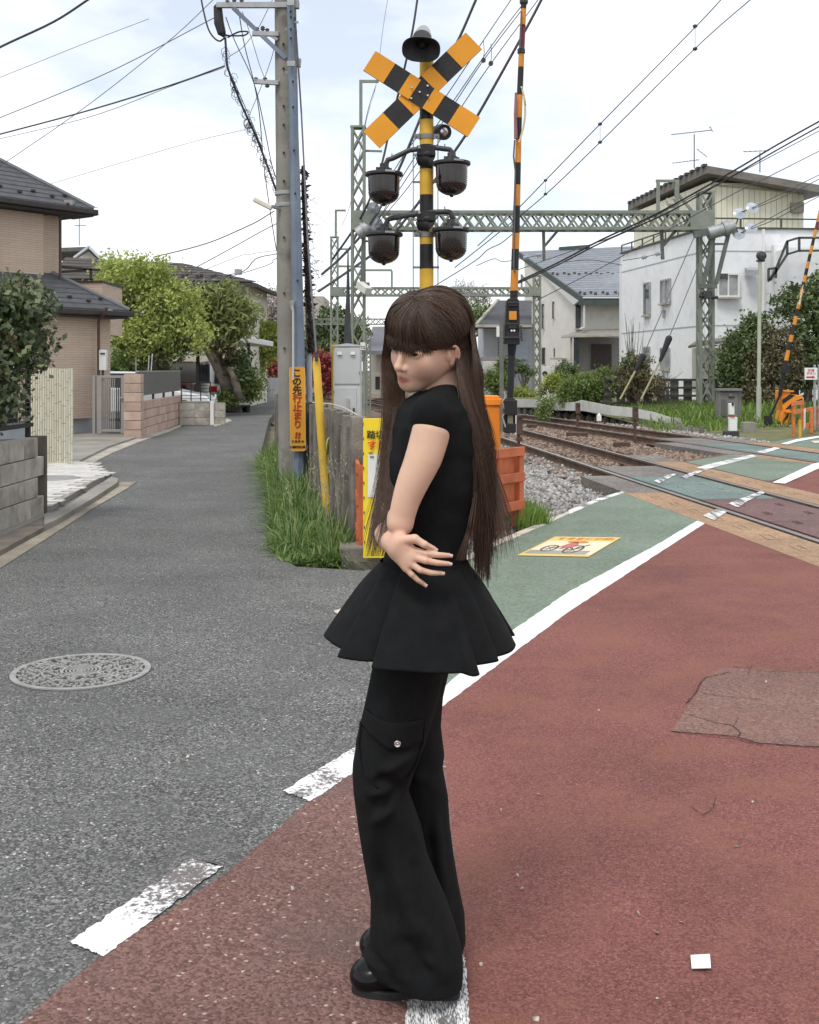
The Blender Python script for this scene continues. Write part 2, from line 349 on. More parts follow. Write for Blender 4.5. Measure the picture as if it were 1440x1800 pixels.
# surface panels laid beside and between the rails
def band(C, o0, o1, Ya, Yb, m, parent, name='crossing_panel', z=.006, th=.18, gap=.012):
    n = max(2, int(abs(Yb-Ya)/.5)+1); ys = [Ya+(Yb-Ya)*i/(n-1) for i in range(n)]
    return sheet(name, [onc(C, y, o0, z) for y in ys]+[onc(C, y, o1, z) for y in ys[::-1]], m, None, th, parent)
def bands(C, o0, o1, Ya, Yb, L, m, parent, name='crossing_panel', z=.006):
    y = Ya
    while y > Yb: band(C, o0, o1, y, max(y-L+.012, Yb), m, parent, name, z); y -= L
xs_ = thing('crossing_surface', 'coloured concrete panels laid between and beside the rails of the level crossing', 'crossing panels', (3.5,12,0))
bands(C1, -1.13, -.64, 13.75, -4, 1.9, ORNG, xs_)
bands(C1, -.46, .46, 14.6, 13.0, 1.6, TEAL, xs_); bands(C1, -.46, .46, 15.75, 14.61, 1.2, TEAL, xs_)
bands(C1, -.46, .46, 17.4, 15.76, .8, GREYC, xs_)
bands(C1, -1.1, -.64, 15.9, 13.76, 1.0, GREYC, xs_)
bands(C1, -.46, .46, 12.99, -4, 1.9, RPAN, xs_)
bands(C1, .64, 1.13, 18.1, -4, 2.0, ORNG, xs_); bands(C1, .64, 1.13, 19.6, 18.11, 1.4, GREYC, xs_)
bands(C2, -1.13, -.64, 19.9, -4, 2.0, ORNG, xs_); bands(C2, -1.13, -.64, 23.2, 19.91, 1.4, GREYC, xs_)
bands(C2, -.46, .46, 22.6, 15.6, 1.8, TEAL, xs_); bands(C2, -.46, .46, 24.6, 22.61, 1.0, GREYC, xs_); bands(C2, -.46, .46, 15.59, -4, 1.9, RPAN, xs_)
bands(C2, .64, 1.13, 22.9, -4, 1.9, ORNG, xs_); bands(C2, .64, 1.13, 24.4, 22.91, 1.4, GREYC, xs_)
# lifting recesses: little proud rims on the panels
rim = mat('panel_recess_rim', (.42,.3,.2), .8, .15); rim2 = mat('pale_panel_dent', (.3,.33,.31), .8, .15)
def rims(C, off, y0, y1, st, m, w_=.09, l_=.26):
    y = y0
    while y > y1:
        b = MB(); c = onc(C, y, off, .009)
        for k in (-1, 1):
            b.box((c.x+k*w_/2*.9, c.y, .009), (.012, l_, .01)); b.box((c.x, c.y+k*l_/2, .009), (w_, .02, .01))
        b.o('recess_rim', m, xs_); y -= st
rims(C1, -.89, 13.2, 6, .62, rim); rims(C1, .89, 17, 6, .7, rim); rims(C2, -.89, 19, 12, .8, rim)
for off in (-.22, .22): rims(C1, off, 14.9 if off < 0 else 15.3, 13.1, .62, rim2, .05, .16); rims(C1, off, 12.4, 6, .7, RPAN, .05, .16)
# road surface between and beyond the tracks
def slab(name, px, m, z): return sheet(name, [p for p in px], m, z, .25)
mid = [onc(C1, y, 1.15, 0) for y in (18.2,15,11,6,0,-4)]+[onc(C2, y, -1.15, 0) for y in (-4,0,6,12,16,20.2)]
slab('road_between_tracks', mid, RED, .002)
sheet('green_pavement', [onc(C1,18.1,1.16,0), onc(C1,15,1.16,0), G(1357,846), G(1437,817), onc(C2,20.0,-1.16,0)], GRN, .007)
strip(wig([(1358,848),(1380,850),(1440,823),(1500,800),(1490,798),(1427,816)], 4, .6), WHITE, .011)
far_ = [onc(C2, y, 1.16, 0) for y in (22.9,19,14,8,2,-4)]+[Vector((22,-4,0)), Vector((24,24,0)), G(1500,760), G(1440,766), G(1400,770)]
slab('road_beyond_tracks', far_, GRN, .002)
strip(wig([(1225,822),(1245,816),(1322,799),(1330,802),(1260,820),(1240,826)], 4, .6), WHITE2, .012)
strip([(1330,794),(1362,786),(1372,788),(1342,797)], WHITE2, .012)
strip(wig([(1372,780),(1400,772),(1440,766),(1500,758),(1500,762),(1440,769),(1402,776),(1384,781)], 4, .5), WHITE, .012)
strip([(1425,775),(1460,773),(1462,776),(1432,779)], CREAM, .012)
for px_ in ([(1150,845),(1175,834),(1192,832),(1160,849)], [(1196,838),(1222,828),(1238,827),(1206,841)], [(1280,885),(1300,877),(1340,862),(1345,866),(1312,882),(1298,892)], [(1236,906),(1262,893),(1280,898),(1256,914)]):
    strip(wig(px_, 5, 1.2), WORN, .013)
# ballast
BAL = mat('ballast_dust', (.2,.185,.165), .95, .3, 6, .5, 60, c2=(.26,.24,.215))
BALB = mat('rust_stained_ballast_dust', (.17,.125,.095), .95, .3, 6, .5, 60)
sheet('ballast_bed', [(-1.5,9.6,0),(1,10.2,0),(3.2,13.5,0),(12,13.5,0),(12,30,0),(9,44,0),(4,62,0),(-6,90,0),(-20,90,0),(-9,60,0),(-4,34,0),(-1.8,18,0)], BALB, -.2)
def stones(name, P, size, m, seed, zj=.03):
    r = np.random.default_rng(seed); n = len(P)
    c = np.array([[-1,-1,-1],[1,-1,-1],[1,1,-1],[-1,1,-1],[-1,-1,1],[1,-1,1],[1,1,1],[-1,1,1]], float)*.5
    q = c[None]*r.uniform(.45,1.1,(n,8,3))*np.array(size)*r.uniform(.6,1.25,(n,1,1))
    ax = r.normal(size=(n,4)); ax /= np.linalg.norm(ax,axis=1,keepdims=True); W,X,Y,Z = ax.T
    Rm = np.stack([1-2*(Y*Y+Z*Z),2*(X*Y-Z*W),2*(X*Z+Y*W),2*(X*Y+Z*W),1-2*(X*X+Z*Z),2*(Y*Z-X*W),2*(X*Z-Y*W),2*(Y*Z+X*W),1-2*(X*X+Y*Y)],1).reshape(n,3,3)
    q = np.einsum('nij,nkj->nki',Rm,q)+P[:,None,:]
    f = np.array([[0,3,2,1],[4,5,6,7],[0,1,5,4],[1,2,6,5],[2,3,7,6],[3,0,4,7]])
    f = (f[None]+np.arange(n)[:,None,None]*8).reshape(-1,4)
    return npmesh(name, q.reshape(-1,3), f, m, kind='stuff', attr=np.repeat(r.uniform(0,1,n),8))
def tintmat(name, c1, c2, rough=.85, trans=0, spec=.25, dead=None):
    m = bpy.data.materials.new(name); m.use_nodes = True; t = m.node_tree; b = t.nodes['Principled BSDF']; n = t.nodes.new; l = t.links.new
    b.inputs['Roughness'].default_value = rough; b.inputs['Specular IOR Level'].default_value = spec
    at = n('ShaderNodeAttribute'); at.attribute_name = 'tint'; r = n('ShaderNodeValToRGB')
    r.color_ramp.elements[0].color = (*c1, 1); r.color_ramp.elements[1].color = (*c2, 1)
    if dead: e = r.color_ramp.elements.new(.93); e.color = (*c2, 1); r.color_ramp.elements[-1].color = (*dead, 1)
    l(at.outputs['Fac'], r.inputs[0]); l(r.outputs[0], b.inputs['Base Color'])
    if trans:
        tr = n('ShaderNodeBsdfTranslucent'); l(r.outputs[0], tr.inputs['Color']); mxs = n('ShaderNodeMixShader'); mxs.inputs[0].default_value = trans
        l(b.outputs[0], mxs.inputs[1]); l(tr.outputs[0], mxs.inputs[2]); l(mxs.outputs[0], t.nodes['Material Output'].inputs[0])
    return m
GST = tintmat('grey_stone', (.16,.155,.145), (.5,.48,.45)); BST = tintmat('brown_stone', (.11,.075,.055), (.36,.27,.21))
def scatter(n, f, seed):
    r = np.random.default_rng(seed); out = []
    while len(out) < n:
        p = f(r)
        if p is not None: out.append(p)
    return np.array(out)
cream = [G(x, y) for x, y in [(640,1003),(810,975),(870,950),(950,919),(1000,897),(1098,861)]]
def cream_y(x):
    for a, b in zip(cream, cream[1:]):
        if a.x <= x <= b.x: return a.y+(b.y-a.y)*(x-a.x)/(b.x-a.x)
    return 99 if x < cream[0].x else 14.2
def fw(r):
    y = r.uniform(9.5,30)**1; x = r.uniform(-.8,3.2)
    e = C1(y)-.62
    if x > e or y < cream_y(x)+.06 or r.uniform() > (16/max(y,10))**1.2: return None
    d = e-x
    if d < .55 and r.uniform() < .75: return None
    return (x, y, -.175+r.uniform(-.02,.03)+(.03 if d < .6 else .05*min(1,d)))
stones('grey_ballast', scatter(17000, fw, 3), (.062,.052,.04), GST, 4)
def fb(r):
    y = r.uniform(15.5,46); a = C1(y)-1.0; b = C2(y)+1.6; x = r.uniform(a, b)
    for C in (C1, C2):
        if abs(abs(x-C(y))-.566) < .07: return None
        if abs(x-C(y)) < .5 and r.uniform() < .35: return None
    if r.uniform() > (20/max(y,18))**1.3: return None
    if y < 20 and (x-C1(y)) > .6 and y < 19.7: return None
    if x > C1(y)+1 and y < 16+(x-4)*1.9: return None
    if abs(x-C1(y)) < .62 and y < 17.4: return None
    if abs(x-C2(y)) < 1.2 and y < 24.6: return None
    m_ = min(abs(x-C1(y)), abs(x-C2(y)))
    return (x, y, -.19+r.uniform(-.02,.03)+(.02 if m_ < 1.1 else .07))
stones('brown_ballast', scatter(26000, fb, 5), (.07,.06,.05), BST, 6)
# ================================================================ the woman
class Field:                    # smooth-union distance field on a grid, meshed with surface nets
    def __init__(s, lo, hi, h):
        s.lo = np.array(lo, float); s.h = h; s.n = np.ceil((np.array(hi)-s.lo)/h).astype(int)+1
        s.D = np.full(s.n, .5, np.float32)
    def op(s, fn, lo, hi, k=.01, mode='u'):
        a = np.maximum(((np.minimum(lo, hi)-s.lo-.05)/s.h).astype(int), 0); b = np.minimum(((np.maximum(lo, hi)-s.lo+.05)/s.h).astype(int)+2, s.n)
        if (b <= a).any(): return s
        X, Y, Z = [(s.lo[i]+np.arange(a[i], b[i])*s.h).astype(np.float32) for i in range(3)]
        d = fn(X[:,None,None], Y[None,:,None], Z[None,None,:]).astype(np.float32)
        V = s.D[a[0]:b[0], a[1]:b[1], a[2]:b[2]]
        if mode == 'u':
            t = np.maximum(k-np.abs(V-d), 0)/k; V[...] = np.minimum(V, d)-t*t*k*.25
        else:
            d = -d; t = np.maximum(k-np.abs(V-d), 0)/k; V[...] = np.maximum(V, d)+t*t*k*.25
        return s
    def cone(s, p, q, r1, r2, k=.01, mode='u', sq=None):
        p = np.array(p, float); q = np.array(q, float); d = q-p; L2 = (d*d).sum()+1e-12
        def fn(X, Y, Z):
            t = np.clip(((X-p[0])*d[0]+(Y-p[1])*d[1]+(Z-p[2])*d[2])/L2, 0, 1)
            x = X-p[0]-t*d[0]; y = Y-p[1]-t*d[1]; z = Z-p[2]-t*d[2]
            if sq is not None: x, y, z = x*sq[0], y*sq[1], z*sq[2]
            return np.sqrt(x*x+y*y+z*z)-(r1+(r2-r1)*t)
        m = max(r1, r2); return s.op(fn, np.minimum(p, q)-m, np.maximum(p, q)+m, k, mode)
    def chain(s, pr, k=.01):        # (point, radius) list: one smooth tapering limb
        pr = [(np.array(p, float), r) for p, r in pr]
        def fn(X, Y, Z):
            out = None
            for (p, r1), (q, r2) in zip(pr, pr[1:]):
                d = q-p; t = np.clip(((X-p[0])*d[0]+(Y-p[1])*d[1]+(Z-p[2])*d[2])/((d*d).sum()+1e-12), 0, 1)
                e = np.sqrt((X-p[0]-t*d[0])**2+(Y-p[1]-t*d[1])**2+(Z-p[2]-t*d[2])**2)-(r1+(r2-r1)*t); out = e if out is None else np.minimum(out, e)
            return out
        m = max(r for _, r in pr); P_ = np.array([p for p, _ in pr]); return s.op(fn, P_.min(0)-m, P_.max(0)+m, k)
    def ell(s, c, r, k=.01, mode='u', R_=None):
        c = np.array(c, float); r = np.array(r, float)
        def fn(X, Y, Z):
            x, y, z = X-c[0], Y-c[1], Z-c[2]
            if R_ is not None: x, y, z = [R_[i][0]*x+R_[i][1]*y+R_[i][2]*z for i in range(3)]
            q = np.sqrt((x/r[0])**2+(y/r[1])**2+(z/r[2])**2); g = np.sqrt((x/r[0]**2)**2+(y/r[1]**2)**2+(z/r[2]**2)**2)
            return q*(q-1)/(g+1e-6)
        m = r.max() if R_ is not None else r; return s.op(fn, c-m, c+m, k, mode)
    def stack(s, rows, k=.01, inset=0., pw=2.0):   # rows: (z, cx, cy, rx, ry), z descending or ascending
        rows = sorted(rows); z = np.array([r[0] for r in rows]); T = np.array([r[1:] for r in rows])
        def fn(X, Y, Z):
            zz = Z.ravel(); I = [np.interp(zz, z, T[:,j])[None,None,:] for j in range(4)]
            rx, ry = I[2]-inset, I[3]-inset
            d = ((np.abs((X-I[0])/rx)**pw+np.abs((Y-I[1])/ry)**pw)**(1/pw)-1)*np.minimum(rx, ry)
            return np.maximum(d, np.maximum(z[0]-Z, Z-z[-1]))
        m = T[:,2:].max()
        return s.op(fn, np.array([T[:,0].min()-m, T[:,1].min()-m, z[0]]), np.array([T[:,0].max()+m, T[:,1].max()+m, z[-1]]), k)
    def mesh(s):
        D = s.D; n = s.n; ins = D < 0
        c = [ins[i:n[0]-1+i, j:n[1]-1+j, k:n[2]-1+k] for i in (0,1) for j in (0,1) for k in (0,1)]
        cnt = sum(q.astype(np.int8) for q in c); act = (cnt > 0) & (cnt < 8)
        idx = np.argwhere(act); ids = np.full(act.shape, -1, np.int32); ids[act] = np.arange(len(idx))
        P = np.zeros((len(idx), 3)); W_ = np.zeros(len(idx))
        for i in (0,1):
            for j in (0,1):
                for ax in range(3):
                    o = [0,0,0]; o[(ax+1)%3] = i; o[(ax+2)%3] = j; a = idx+o; o2 = list(o); o2[ax] = 1; b = idx+o2
                    da = D[a[:,0],a[:,1],a[:,2]]; db = D[b[:,0],b[:,1],b[:,2]]; m = (da < 0) != (db < 0)
                    t = np.where(m, da/np.where(m, da-db, 1), 0)
                    P[m] += (np.array(o)+np.outer(t, np.eye(3)[ax]))[m]; W_[m] += 1
        P = P/W_[:,None]+idx
        fs = []
        for ax in range(3):
            u, v = (ax+1)%3, (ax+2)%3
            sl0 = [slice(None)]*3; sl1 = [slice(None)]*3
            sl0[ax] = slice(0, n[ax]-1); sl1[ax] = slice(1, n[ax])
            for sl in (sl0, sl1): sl[u] = slice(1, n[u]-1); sl[v] = slice(1, n[v]-1)
            A0 = ins[tuple(sl0)]; A1 = ins[tuple(sl1)]
            for flip, msk in ((0, A0 & ~A1), (1, ~A0 & A1)):
                e = np.argwhere(msk); e[:,u] += 1; e[:,v] += 1
                def g(du, dv):
                    q = e.copy(); q[:,u] -= du; q[:,v] -= dv; return ids[q[:,0],q[:,1],q[:,2]]
                f = np.stack([g(1,1), g(0,1), g(0,0), g(1,0)], 1)
                fs.append(f[:, ::-1] if flip else f)
        return s.lo+P*s.h, np.concatenate(fs)
# ---------------- materials
def skinmat():
    m = bpy.data.materials.new('skin'); m.use_nodes = True; t = m.node_tree; b = t.nodes['Principled BSDF']; n = t.nodes.new; l = t.links.new
    at = n('ShaderNodeAttribute'); at.attribute_name = 'tint'; r = n('ShaderNodeValToRGB'); e = r.color_ramp.elements
    e[0].color = (.65,.425,.305,1); e[1].color = (.34,.07,.065,1); e[1].position = 1; k = e.new(.4); k.color = (.60,.335,.25,1)
    l(at.outputs['Fac'], r.inputs[0])
    tcn = n('ShaderNodeTexCoord'); nz_ = n('ShaderNodeTexNoise'); nz_.inputs['Scale'].default_value = 14; nz_.inputs['Detail'].default_value = 6; l(tcn.outputs['Object'], nz_.inputs['Vector'])
    mr = n('ShaderNodeMapRange'); mr.inputs[3].default_value = .80; mr.inputs[4].default_value = 1.16; l(nz_.outputs['Fac'], mr.inputs[0])
    mm = n('ShaderNodeMix'); mm.data_type = 'RGBA'; mm.blend_type = 'MULTIPLY'; mm.inputs['Factor'].default_value = 1; l(r.outputs[0], mm.inputs[6]); l(mr.outputs[0], mm.inputs[7])
    l(mm.outputs[2], b.inputs['Base Color']); b.inputs['Roughness'].default_value = .5; b.inputs['Specular IOR Level'].default_value = .35
    b.inputs['Subsurface Weight'].default_value = .18; b.inputs['Subsurface Radius'].default_value = (1,.35,.2); b.inputs['Subsurface Scale'].default_value = .008
    n4 = n('ShaderNodeTexNoise'); n4.inputs['Scale'].default_value = 420; n4.inputs['Detail'].default_value = 3; l(tcn.outputs['Object'], n4.inputs['Vector']); bp = n('ShaderNodeBump'); bp.inputs['Strength'].default_value = .22; bp.inputs['Distance'].default_value = .002; l(n4.outputs['Fac'], bp.inputs['Height']); l(bp.outputs[0], b.inputs['Normal'])
    return m
SKIN = skinmat()
CLOTH = mat('black_cotton', (.0075,.008,.0085), .85, .2, 30, .25, 700, spec=.16)
PATENT = mat('black_patent_leather', (.006,.006,.007), .16, .1, 20, spec=.22)
SOLE = mat('black_rubber', (.02,.02,.02), .6, .1)
def smoothpts(pts, n):
    pts = [np.asarray(p, float) for p in pts]; pts = [2*pts[0]-pts[1]]+pts+[2*pts[-1]-pts[-2]]; out = []; m = len(pts)-3
    for q in np.linspace(0, m-1e-6, n):
        i = int(q); t = q-i; a, b, c, d = pts[i:i+4]; out.append(.5*((2*b)+(-a+c)*t+(2*a-5*b+4*c-d)*t*t+(-a+3*b-3*c+d)*t**3))
    return out
# ---------------- head frame
th, pi_, ro = math.radians(48), math.radians(19), math.radians(14)
f0 = Vector((-math.sin(th), -math.cos(th), 0)); u0 = Vector((0,0,1)); l0 = u0.cross(f0)
hf = f0*math.cos(pi_)-u0*math.sin(pi_); hu = u0*math.cos(pi_)+f0*math.sin(pi_)
hl = l0*math.cos(ro)-hu*math.sin(ro); hu = hu*math.cos(ro)+l0*math.sin(ro)
HO = A(755.5, 610, 2.74)
HM = np.array([hf, hl, hu])     # rows
def HW(p): return HO+hf*p[0]+hl*p[1]+hu*p[2]
woman = thing('person', 'long haired woman in black peplum top and wide black trousers with folded arms', 'person', (0,2.74,0))
# ---------------- head
h = Field((-.12,-.11,-.17), (.135,.11,.16), .0015)
h.ell((-.008,0,.045), (.093,.073,.087)); h.ell((.03,0,-.004), (.058,.058,.074), .02)
for s in (-1, 1):
    h.cone((.0,s*.050,-.026), (.060,s*.014,-.066), .022, .016, .03)
    h.ell((.054,s*.036,-.016), (.030,.027,.030), .03)
    h.cone((.082,s*.012,.033), (.066,s*.044,.034), .008, .005, .02)
h.ell((.076,0,-.068), (.015,.018,.014), .02)
h.cone((.076,0,-.036), (.077,0,-.058), .023, .019, .03)
for s in (-1, 1): h.ell((.098,s*.032,.019), (.016,.019,.012), .012, 's')
h.cone((.086,0,.024), (.107,0,-.013), .0068, .0085, .011)
h.ell((.1085,0,-.0165), (.0082,.0092,.0080), .008)
for s in (-1, 1):
    h.ell((.0965,s*.0115,-.0200), (.0095,.0066,.0070), .006)
    h.ell((.1015,s*.0060,-.0275), (.0038,.0026,.0022), .002, 's')
    h.ell((.0745,s*.032,.0185), (.0155,.0175,.0145), .006)             # lids
    h.ell((.090,s*.032,.0185), (.012,.0152,.0043), .002, 's')
    h.cone((.0905,s*.0185,.0175), (.0885,s*.026,.0238), .001, .001, .003, 's')
    h.cone((.0945,s*.0040,-.0425), (.0835,s*.0225,-.0485), .0060, .0028, .006)
    h.cone((.0940,s*.0045,-.0535), (.0835,s*.0215,-.0495), .0074, .0028, .007)
    h.cone((.1010,0,-.0474), (.0865,s*.0235,-.0492), .0012, .0014, .0025, 's')
h.cone((.0985,0,-.031), (.0975,0,-.040), .0010, .0016, .004, 's')
for s in (-1, 1):               # ears: a tilted bowl with a rolled rim and a lobe
    ec = np.array([.001, s*.0775, .000]); eb = np.array([-.90, s*.42, 0]); en = np.array([.42, s*.90, 0]); eu = np.array([0,0,1.])
    h.ell(ec, (.0150,.0045,.0215), .005, R_=[eb, en, eu]); h.cone((.006,s*.070,-.004), (-.008,s*.072,.006), .012, .012, .008)
    h.ell(ec+en*.0050+eb*.001, (.0085,.0036,.0135), .004, 's', R_=[eb, en, eu])
    rim_ = [ec+eb*(.0150*math.cos(q))+eu*(.0215*math.sin(q))+en*.0022 for q in np.linspace(2.75, -1.0, 12)]
    for p, q in zip(rim_, rim_[1:]): h.cone(p, q, .0031, .0031, .002)
    h.cone(ec+eb*.006+eu*.010+en*.003, ec+eb*.004-eu*.010+en*.003, .0022, .0022, .003)
    h.ell(ec-eu*.0205-eb*.004+en*.001, (.0068,.0048,.0082), .005); h.cone(ec-eb*.0115+en*.002+eu*.001, ec-eb*.0105+en*.002-eu*.008, .0036, .0036, .004)
hv, hq = h.mesh()
tint = np.zeros(len(hv))
lp = np.exp(-(((np.abs(hv[:,1]))/.0235)**6))*np.exp(-((hv[:,2]+.0482)/(.0108*(1.05-.62*np.clip(np.abs(hv[:,1])/.024,0,1))))**4)*(hv[:,0] > .074)
tint = np.maximum(tint, lp*.85)
bl = np.exp(-((np.abs(hv[:,1])-.043)**2+(hv[:,2]+.014)**2)/.018**2)*(hv[:,0] > .02); tint = np.maximum(tint, bl*.28)
nt_ = np.exp(-((hv[:,0]-.105)**2+hv[:,1]**2+(hv[:,2]+.018)**2)/.012**2); tint = np.maximum(tint, nt_*.25)
er = np.exp(-((np.abs(hv[:,1])-.086)**2/.01**2))*(hv[:,0] < .01)*(np.abs(hv[:,1]) > .07); tint = np.maximum(tint, er*.25)
hvW = np.array(HO)+hv@HM
# ---------------- body (one field for torso, arms, hand, legs)
P = A
TORSO = []                      # (y_px, x_left, x_right, half depth) silhouette rows at Y=2.75
for y, xl, xr, ry in ((686,738,802,.055),(700,716,815,.10),(720,700,832,.150),(750,692,842,.162),(790,686,846,.155),(850,686,842,.142),(900,684,834,.130),(945,682,825,.120),(985,676,819,.116),(1010,672,820,.122),(1060,672,806,.118),(1120,672,800,.112),(1180,676,786,.10)):
    a = P(xl, y, 2.75); b = P(xr, y, 2.75); TORSO.append((a.z, (a.x+b.x)/2, 2.755, (b.x-a.x)/2, ry))
bd = Field((-.19,2.47,.03), (.19,2.98,1.55), .0028)
bd.stack(TORSO, .02, .012)
bd.cone(HW((-.030,0,-.045)), P(786,715,2.76), .050, .056, .03)
SH = P(757,760,2.605); EL = P(704,919,2.590); SH2 = P(742,752,2.90); EL2 = P(684,905,2.875)
AR = [(SH,.043),(P(743,808,2.595),.0415),(P(727,845,2.590),.037),(P(714,880,2.589),.032),(EL,.0285)]
bd.chain([(Vector(v), r) for v, r in zip(smoothpts([a for a, _ in AR], 17), np.interp(np.linspace(0,4,17), range(5), [r for _, r in AR]))], .02)       # left arm
bd.ell(P(702,925,2.586), (.020,.020,.018), .012)
WR2 = P(676,880,2.80)
bd.cone(EL, P(688,900,2.68), .0275, .026, .01); bd.cone(P(688,900,2.68), WR2, .026, .020, .02)
bd.cone(WR2, P(674,858,2.87), .022, .02, .02)                                                    # left hand, behind the hair
for i in range(4): bd.cone(P(674,860+i*7,2.87), P(690,846+i*8,2.93), .0085, .0075, .006)
bd.cone(SH2, EL2, .05, .036, .02)
W1 = P(697,963,2.565)
bd.chain([(EL2,.036),(P(677,918,2.76),.036),(P(676,930,2.69),.034),(P(680,942,2.63),.030),(P(688,953,2.59),.025),(W1,.0205)], .006)
# right hand: palm and five fingers lying along her left waist
kn = [P(729,969,2.556), P(727,979,2.552), P(722,990,2.553), P(714,999,2.558)]
for i, K in enumerate(kn): bd.cone(W1+Vector((0,.004,.012-.009*i)), K, .0128, .0090, .014)
bd.cone(P(704,951,2.562), P(714,956,2.560), .019, .0125, .012)
FG = [[(729,968,2.556),(749,973,2.548),(770,975.5,2.553),(790,976.5,2.570)], [(727,979,2.552),(748,985.5,2.543),(769,989.5,2.549),(789,991,2.567)],
      [(722,990,2.553),(739,1002,2.544),(758,1007,2.549),(776,1007.5,2.563)], [(714,999,2.558),(724,1010,2.552),(735,1020,2.553),(746,1027,2.560)]]
RR = [(.0088,.0076,.0070,.0056), (.0088,.0076,.0070,.0056), (.0085,.0073,.0067,.0054), (.0078,.0066,.0060,.0048)]
for pts, rr in zip(FG, RR):
    bd.chain([(P(*p), r) for p, r in zip(pts, rr)], .0025); bd.ell(P(*pts[1]), (.0086*rr[1]/.008,.0082,.0083*rr[1]/.008), .002)
tm = [P(704,950,2.558), P(729,947,2.545), P(746,957,2.543), P(764,965,2.556)]
for i, (a, b) in enumerate(((.0125,.0098), (.0098,.0080), (.0080,.0056))): bd.cone(tm[i], tm[i+1], a, b, .004)
for xk, hip, kn_, an in ((0, P(712,1130,2.69), P(672,1390,2.69), P(735,1715,2.69)), (1, P(735,1130,2.83), P(722,1380,2.84), P(745,1660,2.84))):
    bd.cone(hip, kn_, .058, .046, .03); bd.cone(kn_, an, .052, .036, .03); bd.cone(an, an+Vector((-.07,.01,-.01)), .022, .02, .02)
bv, bq = bd.mesh()
btint = np.zeros(len(bv))
for K in kn+[P(*FG[i][1]) for i in range(4)]: btint = np.maximum(btint, .26*np.exp(-((bv-np.array(K))**2).sum(1)/.011**2))
for pts in FG: btint = np.maximum(btint, .22*np.exp(-((bv-np.array(P(*pts[3])))**2).sum(1)/.011**2))
btint = np.maximum(btint, .3*np.exp(-((bv-np.array(P(707,936,2.575)))**2).sum(1)/.035**2))
body = npmesh('body', np.concatenate([bv, hvW]), np.concatenate([bq, hq+len(bv)]), SKIN, woman, True, attr=np.concatenate([btint, tint]))
sm = body.modifiers.new('smooth', 'SMOOTH'); sm.factor = .5; sm.iterations = 1
# nails
NAIL = mat('fingernail', (.70,.50,.44), .25, .05, spec=.5)
for pts in FG+[[None,None,(746,957,2.543),(764,965,2.556)]]:
    p = P(*pts[3]); d = (p-P(*pts[2])).normalized(); n_ = (Vector((0,-1,0))-d*Vector((0,-1,0)).dot(d)).normalized(); s_ = d.cross(n_)
    vs = []; 
    for i in range(5):
        for j in range(5):
            a = (i/4-.5)*.0095; b = (j/4-.5)*1.7
            vs.append(p+d*(a+.0012)+n_*(.0061*math.cos(b)-.0003)+s_*(.0053*math.sin(b)))
    m_ = MB(); m_.add(vs, [(i*5+j, i*5+j+1, i*5+j+6, i*5+j+5) for i in range(4) for j in range(4)]); m_.o('fingernail', NAIL, woman, True)
# eyes with iris, lashes, brows
def eyemat():
    m = bpy.data.materials.new('eye'); m.use_nodes = True; t = m.node_tree; b = t.nodes['Principled BSDF']; n = t.nodes.new; l = t.links.new
    at = n('ShaderNodeAttribute'); at.attribute_name = 'tint'; r = n('ShaderNodeValToRGB'); r.color_ramp.interpolation = 'CONSTANT'; e = r.color_ramp.elements
    e[0].color = (.5,.46,.43,1); e[1].position = .5; e[1].color = (.035,.018,.012,1); k = e.new(.8); k.color = (.004,.004,.004,1)
    l(at.outputs['Fac'], r.inputs[0]); l(r.outputs[0], b.inputs['Base Color']); b.inputs['Roughness'].default_value = .25; b.inputs['Specular IOR Level'].default_value = .25; return m
EYE = eyemat(); LASH = mat('lash', (.012,.008,.007), .7, .1)
for s in (-1, 1):
    c = Vector((.0748, s*.032, .0185)); vs = []; tt = []; gz = Vector((1, .28, -.05)).normalized()
    for i in range(25):
        for j in range(32):
            a = PI*i/24; q = Vector((math.cos(a), math.sin(a)*math.cos(2*PI*j/32), math.sin(a)*math.sin(2*PI*j/32)))
            vs.append(HW(c+q*.0140)); an = math.acos(max(-1, min(1, q.dot(gz)))); tt.append(1 if an < .19 else (.65 if an < .58 else 0))
    fq = [(i*32+j, i*32+(j+1)%32, (i+1)*32+(j+1)%32, (i+1)*32+j) for i in range(24) for j in range(32)]
    npmesh('eye', [tuple(v) for v in vs], fq, EYE, woman, True, attr=tt)
    lm = MB(); L_ = [HW((.0905-.010*abs(t-.1)**2*1.6, s*(.032+.0160*t), .0238-.0062*t*t+.0008*t)) for t in np.linspace(-1, 1.15, 12)]
    lm.tube(L_, [.0004]+[.0011]*10+[.0003], 6)
    for t in np.linspace(-.7, 1.1, 16):
        b0 = Vector((.0905-.010*abs(t-.1)**2*1.6, s*(.032+.0160*t), .0238-.0062*t*t)); lm.tube([HW(b0), HW(b0+Vector((.0045, s*.0025*t, .001))), HW(b0+Vector((.0065, s*.0045*t, .004)))], [.0005,.0004,.0001], 3)
    lm.o('eyelash', LASH, woman)
    bm_ = MB()
    for t in np.linspace(.3, 1, 14):
        b0 = Vector((.0890-.022*t*t, s*(.012+.036*t), .0405+.006*t-.007*t*t)); bm_.tube([HW(b0), HW(b0+Vector((.001, s*.006, .0022+RN.uniform(-.001,.001))))], [.0006,.0002], 3)
    bm_.o('eyebrow', LASH, woman)
er_ = MB(); ce = Vector((.004,.0785,-.0265)); er_.tube([HW(ce+Vector((.0, .004*math.cos(a), .006*math.sin(a)))) for a in np.linspace(0, 2*PI, 16)], .0007, 6); er_.o('earring', STEEL, woman, True)
br = MB()
